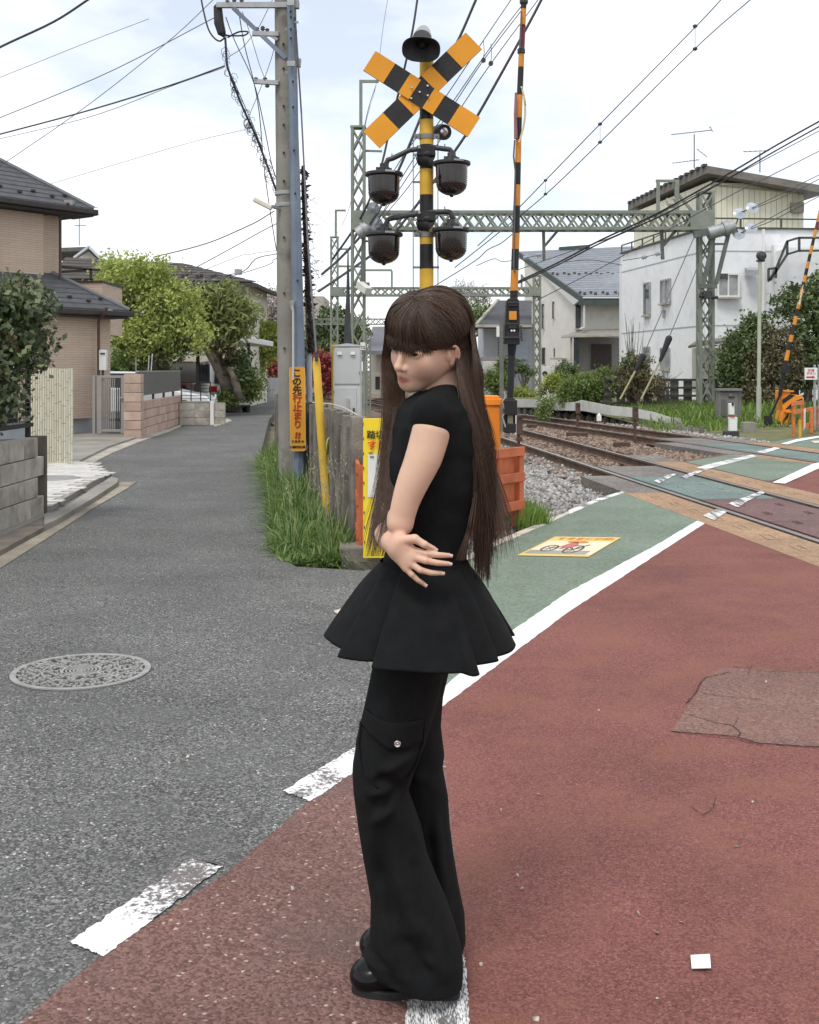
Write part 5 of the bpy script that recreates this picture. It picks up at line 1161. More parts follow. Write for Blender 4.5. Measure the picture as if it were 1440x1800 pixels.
b = MB(); b.box(A(901,588,Yb-.08), (.14,.05,.05)); b.box(A(900.5,600,Yb-.05), (.15,.08,.06)); b.tube([A(900.5,604,Yb-.02), A(899.5,625,Yb), A(897,705,Yb)], [.05,.038,.034], 12); b.o('arm_root', mat('black_steel', (.018,.02,.026), .45, .15, 6), bg_)
b = MB(); b.box(A(897,716,Yb-.05), (.135,.16,.16)); b.box(A(896.5,704,Yb-.05), (.10,.13,.05)); b.box(A(888,735,Yb), (.03,.1,.16)); b.box(A(904,735,Yb), (.02,.1,.16)); b.box(A(896,752,Yb-.02), (.125,.16,.10)); b.o('counterweight', BLK, bg_, bevel=.01)
b = MB(); b.box(A(896.5,735.5,Yb-.03), (.055,.1,.125)); b.o('counterweight_plate', mat('beige_plate', (.30,.28,.20), .7, .15), bg_)
b = MB(); ch_ = [A(886+3*math.sin(i*2.1), 688+i*9, Yb-.1) for i in range(8)]; b.tube(ch_, .008, 5); b.o('safety_cable', mat('pale_cable', (.4,.4,.38), .6, .1), bg_)
# thin trackside post and brown junction posts
b = MB(); p = G(882,757); b.tube([p, Vector((p.x, p.y, zy(556,p.y)))], .055, 10); b.t('trackside_post', mat('grey_green_post', (.15,.155,.135), .7, .15), 'slim grey green trackside post rising behind the orange housing', 'post')
BRN = mat('brown_junction_paint', (.085,.05,.038), .7, .25, 8, .2, 40); 
def jpost(x, ytop, ybox, ybot, wpx, label, white=False, grp='brown junction posts beside the rails'):
    p = G(x, ybot, -.1); Y = p.y; t = thing('junction_post', label, 'junction post', p, grp)
    b = MB(); b.box(Vector((p.x, Y, (zy(ybox,Y)+zy(ytop,Y))/2)), (wpx*Y/F, .12, zy(ytop,Y)-zy(ybox,Y))); b.o('junction_box', BRN, t, bevel=.008)
    b = MB(); b.box(Vector((p.x-.01, Y, (zy(ybox,Y)-.12)/2)), (wpx*.42*Y/F, .07, zy(ybox,Y)+.12)); b.box(Vector((p.x,Y,zy(ybox+8,Y))), (wpx*.9*Y/F,.1,.07)); b.o('stem', BRN, t)
    b = MB(); b.cyl(Vector((p.x,Y-.06,zy(ytop+5,Y))), Vector((p.x,Y-.075,zy(ytop+5,Y))), .02, 10); b.o('cover_bolt', BLK, t)
    if white: b = MB(); b.box(Vector((p.x-wpx*.5*Y/F-.01, Y, (zy(ybox,Y)+zy(ytop,Y))/2)), (.018,.12,zy(ytop,Y)-zy(ybox,Y))); b.o('white_side', WB, t)
jpost(913,729,764,815,11,'brown junction post with white side edge, nearest the orange fence', True)
jpost(1016,708,727,757,8,'brown junction post in the middle, between the two railway tracks')
jpost(1117,715,738,777,9,'brown junction post furthest right, beside the far rail')
for x, y, w in ((935,750,.28),(1014,765,.5),(1093,783,.34)):
    p = G(x, y, -.06); MB().box(p+Vector((0,0,-.03)), (w,.3,.2), rot=-.15).t('cable_trough_lid', BRN, {935:'small brown trough box nearest the counterweight',1014:'long low brown trough box at the foot of the middle junction post',1093:'small brown trough box left of the rightmost junction post'}[x], 'trough box', 'brown trough boxes between the tracks', bevel=.01)
# ================================================================ railway gantries and wires
GRN_ST = mat('grey_green_steel', (.215,.235,.195), .6, .12, 4, .1, 40, dirt=(.15,.16,.13), dlo=.55, dhi=.75); GRN_D = mat('dark_green_steel', (.12,.135,.12), .6, .15, 4)
PORC = mat('porcelain', (.40,.44,.48), .2, .05, coat=.3)
def lattice(p, q, w, dpt, n, parent, name='mast', chord=.07, br=.035, m=None):
    """four-chord lattice between p and q: w across the picture, dpt along the view"""
    p = Vector(p); q = Vector(q); d = (q-p).normalized()
    r = Vector((1,0,0)) if abs(d.x) < .7 else Vector((0,0,1)); f = Vector((0,1,0)); m = m or GRN_ST
    b = MB()
    for a in (-1, 1):
        for c in (-1, 1): o = r*(a*w/2)+f*(c*dpt/2); b.beam(p+o, q+o, chord)
    b.o(name+'_frame', m, parent)
    b = MB(); L_ = (q-p).length
    for i in range(n):
        t0, t1 = i/n, (i+1)/n
        for c in (-1, 1):
            o = f*(c*(dpt/2+.02)); b.beam(p.lerp(q,t0)+o-r*w/2, p.lerp(q,t1)+o+r*w/2, br*.5, br); b.beam(p.lerp(q,t0)+o+r*w/2+f*.006, p.lerp(q,t1)+o-r*w/2+f*.006, br*.5, br)
        for a in (-1, 1):
            o = r*(a*w/2); b.beam(p.lerp(q,t0)+o-f*dpt/2, p.lerp(q,t1)+o+f*dpt/2, br)
    b.o(name+'_bracing', m, parent)
def gantry(Y, xl, xr, yb0, yb1, ytl, ytr, ybase, label, nb, wm=(20,20), grp='railway gantries'):
    t = thing('railway_gantry', label, 'railway gantry', Vector((A(xl,650,Y).x, Y, -.1)), grp); s = Y/F
    for x, yt, w in ((xl, ytl, wm[0]), (xr, ytr, wm[1])):
        a = A(x, yt, Y); a0 = Vector((a.x, Y, -.2)); lattice(a0, a, w*s-.06, w*s*.9, max(4, int((a.z+.2)/(w*s)*.62)), t, 'mast', .085*min(1, Y/36+.2), .05)
        b = MB(); b.box((a.x, Y, a.z+.03), (w*s+.06, w*s, .06)); b.o('mast_cap', GRN_ST, t)
    l_, r_ = A(xl, (yb0+yb1)/2, Y), A(xr, (yb0+yb1)/2, Y)
    lattice(l_, r_, (yb1-yb0)*s-.1, .5, nb, t, 'beam', .10, .06)
    for x, sg, w in ((xl, 1, wm[0]), (xr, -1, wm[1])):
        c = A(x+sg*w*.35, (yb0+yb1)/2, Y)
        for e in (-.29, .29): b = MB(); b.box((c.x, Y+e, c.z), (w*s*1.7, .03, (yb1-yb0)*s*1.0)); b.o('gusset_plate', GRN_ST, t, bevel=.01)
    return t
Y1 = 35.7; g1 = gantry(Y1, 630, 1240, 372, 406, 226, 340, 733, 'nearest green lattice gantry spanning both tracks behind the signal', 30, (24,25))
def bars(lst, Y, parent, m, name, w=.09):
    for x0, y0, x1, y1, *ww in lst: b = MB(); b.beam(A(x0,y0,Y), A(x1,y1,Y), (ww[0] if ww else w), up=(0,1,0)); b.o(name, m, parent)
bars([(634.5,226,634.5,141,.10),(632,143,666,143,.08),(1157,376,1157,318,.1),(1153,318,1193,318,.08),(1190,376,1190,318,.12),(1191,340,1219,374,.08),(640,265,672,266,.06)], Y1, g1, GRN_ST, 'bracket')
bars([(955.5,404,956.5,458,.09),(981,405,958,432,.08),(1163,404,1165,456,.1),(1188,405,1166,432,.09)], Y1, g1, GRN_D, 'hanger')
def inss(pts, Y, parent, r=.05):
    for x, y in pts: b = MB(); b.tube([A(x-5,y+1.2,Y), A(x-3,y+.8,Y), A(x-1,y,Y), A(x+1,y-.2,Y), A(x+3,y-.8,Y), A(x+5,y-1.2,Y)], [.03,r*1.6,.04,r*1.6,.04,.03], 10); b.o('insulator', PORC, parent)
inss([(925,453),(948,448),(1133,452),(1157,446)], Y1-.1, g1)
# tensioners: cylinder, frame and glass discs
def tensioner(x0, y0, x1, y1, s, discs, Y, parent):
    b = MB(); p, q = A(x0,y0,Y), A(x1,y1,Y); b.tube([p, p.lerp(q,.03), p.lerp(q,.55), p.lerp(q,.57), p.lerp(q,.72), p.lerp(q,.74), p.lerp(q,.9), p.lerp(q,.91), q], [.12,.20,.20,.24,.24,.20,.2,.12,.10], 20); b.o('tension_cylinder', GALV, parent, 'auto')
    for x, y in discs: b = MB(); b.lathe(A(x,y,Y), [(.03,-.05),(.19,-.02),(.20,0),(.06,.03),(.03,.06)], 24, M_=Matrix.Rotation(PI/2-.5*s,3,'X')); b.o('insulator_disc', PORC, parent, 'auto')
tensioner(1244,411,1293,397,1,((1300,375),(1322.5,365),(1298.5,411.5),(1320.5,400.5)), Y1-.5, g1)
tensioner(628,412,648,398,-1,((656,366),(662,393),(655,402)), Y1-.5, g1)
bars([(1259,397,1236,502,.11),(1281,410,1259,499,.11),(1252,429,1276,429,.06),(1228,503,1260,503,.14),(1220,413,1243,408,.2),(639,412,636,500,.1),(620,500,650,500,.12),(640,424,652,424,.06)], Y1-.45, g1, GRN_D, 'tension_frame', .1)
bars([(1293,397,1300,376,.03),(1300,374,1322,366,.03),(1293,399,1299,412,.03),(1299,411,1320,401,.03)], Y1-.5, g1, DGR, 'link', .03)
b = MB(); b.beam(A(632,500,Y1-.6), A(648,512,Y1-1.0), .24, .2); b.o('security_camera', mat('cream_camera', (.6,.6,.53), .5, .05), g1)
b = MB(); b.box(A(1243,506+12,Y1-.4), (.22,.3,.22)); b.tube([A(1228,520,Y1-.4), A(1262,523,Y1-.4)], .05, 8); b.o('lineside_lamp', DGR, g1)
b = MB(); b.box(A(638,608.5,Y1-.4), (.16,.02,.24)); pl = b.o('number_plate', WB, g1); text('12', .13, 'lettering', KNJ, g1, facing(A(638.2,611,Y1-.425)), .002, .002)
t_ = thing('lattice_post', 'slim green lattice post standing right of the nearest gantry leg', 'lattice post', Vector((A(648,650,40).x,40,0))); lattice(Vector((A(648,650,40).x,40,-.1)), A(648,588,40), .14, .14, 16, t_, 'post', .04, .03); b = MB(); b.beam(A(641,587,40), A(656,587,40), .12); b.o('cross_arm', GRN_D, t_)
Y2 = 60; g2_ = gantry(Y2, 588, 944, 505, 521, 418, 486, 690, 'second green lattice gantry behind the head of the woman', 26, (13.5,13))
bars([(590.5,418,590.5,369,.12),(589,370,608,370,.1),(595,438,612,438,.09),(596,468,640,469,.1),(689,505,689,476,.1),(640,475,689,475,.1),(900,507,900,482,.1),(917,507,917,482,.1),(917,484,935,506,.09)], Y2, g2_, GRN_ST, 'bracket')
g3_ = gantry(108, 541, 760, 560, 571, 500, 520, 680, 'third green lattice gantry, partly hidden by the grey cabinet', 22, (9,9))
g4_ = gantry(150, 462, 700, 586, 595, 516, 540, 672, 'most distant green lattice gantry by the bare trees', 26, (7,7))
bars([(462,520,480,520,.2)], 150, g4_, GRN_ST, 'bracket')
# --------------------------------------------------------------- wires: (x, y, distance) points, width in photo pixels
def wire(pts, wd, label, m=None, name='overhead_wire', cat='wire', grp=None, n=5, parts=None):
    P_ = [A(*p) for p in pts]
    out = lambda p: p[0] < 0 or p[0] > 1440 or p[1] < 0
    q = [tuple(v) for v in P_]; k = max(2, len(pts)*4)
    line = [Vector(v) for v in smooth_(q, k)] if len(pts) > 2 else sag(P_[0], P_[1], (P_[1]-P_[0]).length*.006, 10)
    if out(pts[0]): line = [line[0]+(line[0]-line[1]).normalized()*14]+line
    if out(pts[-1]): line = line+[line[-1]+(line[-1]-line[-2]).normalized()*14]
    ends = [max(.0035, wd*max(v.y,8)/F/2) for v in line]
    mid_ = sum(ends)/len(ends); b = MB(); b.tube(line, [min(e, mid_*1.8) for e in ends], n)
    return b.t(name, m or CBG, label, cat, grp)
def smooth_(pts, n):
    pts = [np.asarray(p, float) for p in pts]; pts = [2*pts[0]-pts[1]]+pts+[2*pts[-1]-pts[-2]]; out = []; m = len(pts)-3
    for q in np.linspace(0, m-1e-6, n):
        i = int(q); t = q-i; a, b, c, d = pts[i:i+4]; out.append(.5*((2*b)+(-a+c)*t+(2*a-5*b+4*c-d)*t*t+(-a+3*b-3*c+d)*t**3))
    return out
WG = mat('wire_grey', (.13,.13,.15), .6, .1); WD = mat('wire_dark', (.06,.06,.068), .6, .1); WL = mat('wire_pale', (.34,.35,.37), .6, .1)
U = 'overhead wires and cables'
for pts, wd, lb, m in [
 ([(-60,118,13),(0,83,13),(95,38,13),(160,-4,13)], 4.2, 'thick dark cable crossing the top left corner', WD),
 ([(-40,150,15),(0,136,15),(160,72,15),(262,33,14.5)], 1.2, 'faint pale wire ending in a small loop near the top left', WL),
 ([(-40,223,16),(0,207,16),(185,130,15),(360,40,13.3),(383,27,13.3)], 1.6, 'thin wire rising to the black splice box, lower of the two thin ones', WG),
 ([(-20,302,24),(10,285,24),(145,192,20),(290,78,16),(385,-10,13.3)], 1.4, 'thin steep wire from the beige roof up to the top edge', WG),
 ([(-30,244,18),(0,236,18),(150,196,15.5),(300,150,14),(395,116,13.2)], 3.0, 'thick dark cable from the left edge to the bundled pole cable', WD),
 ([(-30,250,18),(0,244,18),(160,205,15.5),(300,152,14),(394,119,13.2)], 1.2, 'thin wire running just under the thick left cable', WG),
 ([(80,326,40),(250,275,26),(345,248,18),(430,228,13.3)], 1.0, 'very faint wire from the beige roof ridge to the bundled cable', WL),
 ([(270,452,45),(350,432,28),(430,400,17),(482,371,13.3)], 2.2, 'service cable from the street lamp to the dark roofed house', WG),
 ([(330,478,50),(400,440,24),(450,412,16),(490,391,13.3)], 1.8, 'second service cable meeting the pole below the street lamp', WG),
 ([(300,500,50),(395,460,22),(440,447,16),(488,440,13.3)], 1.2, 'upper thin wire to the house above the small junction box', WL),
 ([(285,512,50),(380,488,26),(425,478,18),(450,455,15),(488,446,13.3)], 1.8, 'cable dipping into the small grey junction box', WG),
 ([(280,520,50),(420,482,18),(488,453,13.3)], 1.4, 'lowest wire leading to the house behind the bright green tree', WG),
 ([(352,-12,13.3),(358,20,13.3),(368,55,13.3),(384,72,13.3),(396,66,13.3)], 3.2, 'thick cable looping down to the black splice box', WD),
 ([(396,62,13.3),(410,63,13.2),(430,62,13.1),(436,56,13.2),(420,56,13.3),(400,66,13.3)], 3.0, 'coil of spare cable hanging by the splice box', CBL),
 ([(396,66,13.3),(399,110,13.3),(404,130,13.3),(425,185,13.3),(450,240,13.3),(470,292,13.3),(489,345,13.3)], 4.2, 'main bundled telephone cable sweeping down to the concrete pole', CBL),
 ([(398,60,13.2),(396,85,13.2),(402,120,13.2),(421,165,13.2),(452,238,13.2),(480,322,13.2)], 1.6, 'companion strand wound along the main bundled cable', WD),
 ([(397,30,13.3),(412,70,13.3),(445,142,13.2),(462,210,13.3),(478,290,13.3),(489,322,13.3)], 1.8, 'dark strand from the top cross arm to the lowest arm', WD),
 ([(419,16,13.3),(430,80,13.3),(446,143,13.3),(456,200,13.3),(464,290,13.3),(474,365,13.3),(486,440,13.3)], 1.8, 'strand dropping from the top cross arm past the street lamp', WD),
 ([(426,20,13.3),(440,60,13.3),(456,113,13.3),(467,141,13.3)], 1.2, 'short strand with a small tag to the lowest cross arm', WG),
 ([(484,-10,13.2),(474,10,13.3),(455,48,13.3),(442,65,13.2),(425,85,13.2),(402,100,13.3)], 1.2, 'thin drop wire crossing behind the arm brace', WG),
 ([(485,72,13.2),(478,100,13.2),(466,135,13.3),(452,170,13.3),(436,208,13.3)], 1.2, 'thin drop wire hanging left of the concrete pole', WG),
 ([(735,-10,34),(724,60,34),(704,150,34.5),(690,205,35),(668,300,35),(640,372,35),(610,420,38),(585,455,44)], 4.2, 'black twisted feeder cable passing left of the horn', WD),
 ([(841,-10,28),(805,72,30),(772,128,31),(722,250,33),(690,322,34.5),(652,392,35),(600,452,42),(566,482,50)], 5, 'thick grey feeder cable behind the upper right crossbuck arm', WG),
 ([(957,-10,26),(921,58,27),(838,206,30),(798,268,32),(736,356,34),(674,430,36),(622,470,42),(560,512,56)], 5, 'thick grey feeder cable passing behind the raised barrier arm', WG),
 ([(905,-10,27),(852,68,28),(770,190,31),(700,288,34),(660,364,35)], 1.7, 'leftmost of the four thin wires above the lamps', WG),
 ([(925,0,27),(868,75,28),(790,188,31),(714,300,34),(664,390,35)], 1.7, 'second of the four thin wires above the lamps', WG),
 ([(927,5,27),(850,106,28.5),(793,192,31),(720,306,34),(660,395,35)], 1.7, 'third of the four thin wires, with a round spacer', WG),
 ([(953,-10,26.5),(863,112,28.5),(806,196,31),(726,318,34),(658,400,35)], 1.7, 'fourth of the four thin wires, with a round spacer', WG),
 ([(1276,-10,24),(1222,48,26),(1055,218,30),(958,318,34),(905,372,36),(840,432,44)], 1.9, 'upper contact line crossing the open sky on the right', WG),
 ([(1330,-10,24),(1222,85,26),(1055,250,30),(960,341,34),(888,400,37),(800,470,52)], 1.9, 'lower contact line crossing the open sky on the right', WG),
 ([(1455,205,20),(1360,258,24),(1290,300,27),(1180,362,31),(1125,390,33),(1050,425,36),(980,462,42),(900,500,54)], 3.3, 'upper black twisted power cable rising to the right edge', CBL),
 ([(1455,214,20),(1360,267,24),(1290,308,27),(1185,368,31),(1130,394,33),(1050,430,36),(980,466,42),(900,503,54)], 2.8, 'lower black twisted power cable rising to the right edge', CBL),
 ([(1455,222,22),(1340,283,26),(1272,318,28),(1160,375,32),(1080,415,36),(1020,436,42),(900,478,60)], 1.6, 'single thin wire just below the twisted power cables', WG),
 ([(1455,258,24),(1360,306,27),(1272,350,30),(1150,418,35),(1058,470,40),(985,507,50),(920,540,70)], 1.6, 'thin wire descending in front of the cream penthouse', WG),
 ([(1323,365,35),(1350,352,33),(1400,327,29),(1455,300,25)], 1.5, 'upper wire of the pair from the top glass discs', WG),
 ([(1323,367,35),(1355,355,33),(1400,335,29),(1455,307,25)], 1.5, 'lower wire of the pair from the top glass discs', WG),
 ([(1321,399,35),(1350,385,33),(1400,358,29),(1455,330,25)], 1.5, 'upper wire of the pair from the bottom glass discs', WG),
 ([(1321,402,35),(1355,389,33),(1400,366,29),(1455,337,25)], 1.5, 'lower wire of the pair from the bottom glass discs', WG),
 ([(1093,466,40),(1040,457,39),(1000,460,39),(985,463,39)], 1.4, 'slack wire between the hanger insulators', WG),
 ([(1157,446,35.6),(1133,452,35.6),(1095,458,37)], 1.4, 'short pull wire at the right hanger', WG),
 ([(948,448,35.6),(925,453,35.6),(885,460,40),(868,455,42),(838,467,46)], 1.4, 'short pull wire at the left hanger', WG),
 ([(905,408,35.6),(880,428,38),(856,440,42),(830,462,50),(760,505,70)], 1.8, 'wire with ribbed insulators left of the barrier arm', WG),
 ([(683,-10,34),(672,60,34.5),(661,150,35.5),(640,230,38),(612,372,66),(575,440,66)], 1.0, 'fine pale wire hanging from the gantry bracket', WL),
 ([(661,150,35.5),(648,190,36),(637,240,36)], 1.2, 'short wire below the gantry bracket insulator', WG),
 ([(1222,413,35.2),(1190,487,34.4),(1133,620,32.9)], 1.8, 'left stay wire with a black sleeve right of the grey roof', WG),
 ([(1228,464,35.1),(1178,589,33)], 1.8, 'right stay wire with a black sleeve by the white building', WG)]:
    wire(pts, wd, lb, m, grp=U)
b = MB(); b.tube([A(384,6,13.2), A(383,12,13.2), A(385,40,13.2), A(390,58,13.2), A(395,64,13.2)], [.02,.05,.058,.05,.02], 12); b.t('splice_box', CBL, 'black cable splice box hanging from the left end of the top arm', 'splice box')
b = MB(); cl_ = A(467,362,13.1); b.beam(A(446,350,13.0), A(478,366,13.0), .09, .055); b.o('x', 'x') if 0 else None
sl_ = thing('street_lamp', 'small cream street lamp head fixed to the concrete pole', 'street lamp', A(488,366,13.2)); b.o('lamp_head', mat('cream_lamp', (.66,.65,.52), .4, .05), sl_, bevel=.012)
b = MB(); b.beam(A(474,362,13.05), A(490,366,13.15), .05, .03); b.o('lamp_bracket', GALV, sl_)
b = MB(); b.box(A(419,478,18), (.10,.08,.085), rot=.5); b.t('cable_box', mat('grey_box', (.35,.37,.4), .5, .1), 'small grey junction box hanging on a wire before the white gable', 'junction box')
b = MB(); rr = random.Random(3)
for i in range(75):
    t = rr.random(); x = np.interp(t, [0,.1,.3,.5,.75,1], [398,400,422,440,462,488]); y = np.interp(t, [0,.1,.3,.5,.75,1], [75,120,180,222,275,340]); r = rr.uniform(.02,.05); c = A(x+rr.gauss(0,2), y+rr.gauss(0,3), 13.25)
    b.tube([c+Vector((r*math.cos(a), rr.uniform(-.02,.02), r*math.sin(a)*1.3)) for a in np.linspace(0, 5.4, 7)], .0035, 3)
b.t('cable_hangers', WD, 'many small wire loops strung along the bundled telephone cable', 'cable hangers', kind='stuff')
for x, y in ((850,106),(863,111.5)):
    b = MB(); c = A(x,y,28.4); b.tube([c+Vector((0,-.03,0)), c+Vector((0,.03,0))], [.06,.06], 16); b.tube([c+Vector((0,0,.06)), c+Vector((.02,0,.2)), c+Vector((0,0,.5))], .008, 4); b.t('wire_spacer', DGR, 'round dark spacer disc on the '+('third' if x == 850 else 'fourth')+' of the four thin wires', 'spacer', 'round spacers on the wires')
for x0, y0, x1, y1, Y, lb in ((1222,46,1222,86,26,'hanger link with black clamps highest on the right hand contact lines'),(1055,218,1055,250,30,'hanger link with black clamps halfway down the right hand contact lines'),(959,317,959,341,34,'hanger link with black clamps lowest on the right hand contact lines')):
    b = MB(); p, q = A(x0,y0,Y), A(x1,y1,Y); b.tube([p, q], .007, 5); t = thing('wire_hanger', lb, 'wire hanger', q, 'hangers between the contact lines'); b.o('link', WG, t)
    for e in (p, q): b = MB(); b.lathe(e-Vector((0,0,.04)), [(.02,0),(.055,.02),(.055,.06),(.02,.08)], 8); b.o('wire_clamp', DGR, t)
for (x0,y0,x1,y1,Y,lb) in ((1133,622,1117,652,32.8,'shorter black stay sleeve beside the dark shrub'),(1178,590,1160,636,32.8,'longer black stay sleeve in front of the white building')):
    b = MB(); p, q = A(x0,y0,Y), A(x1,y1,Y); b.tube([p, p.lerp(q,.06), p.lerp(q,.12), p.lerp(q,.9), q], [.04,.09,.10,.055,.04], 10); t = thing('stay_sleeve', lb, 'stay sleeve', q, 'black stay sleeves'); b.o('sleeve', CBL, t)
    b = MB(); e = A(x1-27 if x1 < 1140 else x1-33, 702, Y-.6) ; b.tube([q, e], .03, 6); b.o('stay_rod', mat('olive_rod', (.28,.26,.14), .6, .1), t)
# ================================================================ left side: houses, walls, yard
def sid(name, c, c2, bh=.055, bw=.36):   # brick-faced siding boards: fine courses, colour only
    m = bpy.data.materials.new(name); m.use_nodes = True; t = m.node_tree; b = t.nodes['Principled BSDF']; n = t.nodes.new; l = t.links.new
    tcn = n('ShaderNodeTexCoord'); mp_ = n('ShaderNodeMapping'); mp_.inputs['Rotation'].default_value = (0,0,-math.atan2(.8,.6)); l(tcn.outputs['Object'], mp_.inputs[0])
    sx = n('ShaderNodeSeparateXYZ'); l(mp_.outputs[0], sx.inputs[0]); cx = n('ShaderNodeCombineXYZ'); l(sx.outputs[0], cx.inputs[0]); l(sx.outputs[2], cx.inputs[1])
    br_ = n('ShaderNodeTexBrick'); br_.inputs['Scale'].default_value = 1; br_.inputs['Brick Width'].default_value = bw; br_.inputs['Row Height'].default_value = bh; br_.inputs['Mortar Size'].default_value = .0045
    br_.inputs['Color1'].default_value = (*c,1); br_.inputs['Color2'].default_value = (*c2,1); br_.inputs['Mortar'].default_value = (*[v*.62 for v in c],1); l(cx.outputs[0], br_.inputs['Vector'])
    nz_ = n('ShaderNodeTexNoise'); nz_.inputs['Scale'].default_value = .7; nz_.inputs['Detail'].default_value = 6; l(tcn.outputs['Object'], nz_.inputs['Vector']); mr = n('ShaderNodeMapRange'); mr.inputs[3].default_value = .85; mr.inputs[4].default_value = 1.12; l(nz_.outputs['Fac'], mr.inputs[0])
    mm = n('ShaderNodeMix'); mm.data_type = 'RGBA'; mm.blend_type = 'MULTIPLY'; mm.inputs['Factor'].default_value = 1; l(br_.outputs['Color'], mm.inputs[6]); l(mr.outputs[0], mm.inputs[7]); l(mm.outputs[2], b.inputs['Base Color'])
    bp = n('ShaderNodeBump'); bp.inputs['Strength'].default_value = .5; bp.inputs['Distance'].default_value = .01; bp.invert = True; l(br_.outputs['Fac'], bp.inputs['Height']); l(bp.outputs[0], b.inputs['Normal']); b.inputs['Roughness'].default_value = .85
    return m
SID = sid('beige_siding', (.62,.485,.385), (.565,.435,.34)); RTL = mat('charcoal_roof_tile', (.085,.088,.095), .7, .15, 5, .2, 40, pv=.1); GUT = mat('dark_brown_gutter', (.045,.038,.036), .5, .15); BPIPE = mat('brown_pipe', (.10,.062,.045), .5, .1)
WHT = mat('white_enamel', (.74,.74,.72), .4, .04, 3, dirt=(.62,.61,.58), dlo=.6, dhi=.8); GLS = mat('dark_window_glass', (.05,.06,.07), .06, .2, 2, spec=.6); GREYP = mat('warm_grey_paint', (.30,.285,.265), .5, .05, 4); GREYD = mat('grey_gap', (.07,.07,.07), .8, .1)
e1, e2 = Vector((.6,.8,0)), Vector((-.8,.6,0)); nrm_ = -e2
E0 = Vector((-6.85,26.4,0)); U0 = Vector((-8.06,26.3,0))
hA = thing('beige_house', 'two storey beige brick clad house with charcoal roofs and brown downpipes', 'house', E0-e1*2)
def slabw(p, q, z0, z1, th, m, name, par, inward=e2): b = MB(); b.prism([p+Vector((0,0,z0)), q+Vector((0,0,z0)), q+Vector((0,0,z1)), p+Vector((0,0,z1))], inward*th); return b.o(name, m, par)
kx = E0-e1*.62
slabw(kx-e1*9, kx, .38, 2.8, 4.6, SID, 'wall', hA); slabw(kx+e2*.14+e1*.003, E0+e2*.14, .38, 2.8, 4.4, SID, 'wall', hA)
slabw(kx-e1*9+e2*.02, E0+e2*.16-e1*.02, -.1, .377, 4.3, mat('bluish_foundation', (.42,.45,.48), .85, .1, 3), 'foundation', hA)
slabw(U0-e1*8, U0, 2.8, 5.2, 4, SID, 'wall', hA); slabw(U0-e1*8-e2*.12, U0-e1*.55-e2*.12, 3.3, 5.0, .118, SID, 'wall', hA)
bb = MB(); a = U0-e1*8-e2*.25; b_ = U0-e1*.42-e2*.25; bb.prism([a+Vector((0,0,5.0)), b_+Vector((0,0,5.0)), b_+Vector((0,0,5.11)), a+Vector((0,0,5.11))], e2*.24); bb.o('shutter_hood', GUT, hA)
def hip(C, z, L_, pitch, n, cw, name_):       # visible slope of a hip roof: courses from the eave up to the hip
    r = MB(); C = Vector((C.x, C.y, z)); B = C-e1*L_; 
    ap = lambda t, P_, sg: P_+(-e1*sg+e2)*t+Vector((0,0,pitch*t))
    roof = MB(); T = n*cw; q = [C, B, ap(T,B,0)-Vector((0,0,0)), ap(T,C,1)]; roof.prism([p-Vector((0,0,.06)) for p in q], (0,0,-.05))
    q2 = [C, C+e2*L_, C+e2*L_-e1*0+(-e1)*T+Vector((0,0,pitch*T)), ap(T,C,1)]; roof.prism([p-Vector((0,0,.06)) for p in q2], (0,0,-.05)); ro = roof.o('roof', RTL, hA)
    for k in range(n):
        t0, t1 = k*cw, (k+1)*cw+.03; b = MB(); q = [ap(t0,C,1), ap(t0,B,0), ap(t1,B,0), ap(t1,C,1)]; lift = [Vector((0,0,.022)),Vector((0,0,.022)),Vector(),Vector()]
        b.prism([p+l_-Vector((0,0,.05)) for p, l_ in zip(q, lift)], (0,0,.03)); b.o('roof_course', RTL, ro)
        b = MB(); q = [ap(t0,C,1), C+e2*L_-e1*t0+Vector((0,0,pitch*t0)), C+e2*L_-e1*t1+Vector((0,0,pitch*t1)), ap(t1,C,1)]; b.prism([p+l_-Vector((0,0,.05)) for p, l_ in zip(q, lift)], (0,0,.03)); b.o('roof_course', RTL, ro)
    b = MB(); b.tube([ap(0,C,1)+Vector((0,0,.0)), ap(T,C,1)+Vector((0,0,.01))], .055, 8); b.o('hip_cap', mat('hip_cap_grey', (.15,.155,.165), .6, .1), ro)
    b = MB(); b.beam(C-e2*.07+Vector((0,0,-.10))+e1*.05, B-e2*.07+Vector((0,0,-.10)), .11, .12); b.beam(C+e1*.07+Vector((0,0,-.10)), C+e1*.07+e2*L_+Vector((0,0,-.10)), .11, .12); b.o('gutter', GUT, hA, bevel=.02)
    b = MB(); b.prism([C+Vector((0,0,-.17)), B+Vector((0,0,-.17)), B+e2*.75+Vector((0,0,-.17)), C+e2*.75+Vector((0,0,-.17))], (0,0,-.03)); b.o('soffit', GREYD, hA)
    for i in range(10):
        t = cw*(1.25 if i % 2 else 1.9); p = C-e1*(.55+i*.42)+e2*t+Vector((0,0,pitch*t+.03)); b = MB(); b.box(p, (.09,.06,.045), rot=.93); b.o('snow_guard', GUT, ro)
    return C
hip(Vector((-6.48,26.3,0)), 2.86, 7, .68, 7, .175, 'lower'); hip(Vector((-7.32,26.37,0)), 5.22, 8, .72, 13, .175, 'upper')
def pipe(x, y0, y1, Y, m=BPIPE): b = MB(); b.tube([A(x+14,y0-22,Y-.5), A(x+13,y0-12,Y-.45), A(x+2,y0-3,Y-.2), A(x,y0+3,Y-.18), A(x,y1,Y-.18)], .033, 8); b.o('downpipe', m, hA, 'auto')
pipe(106, 378, 494, 26.2); pipe(173.5, 562, 662, 25.9)
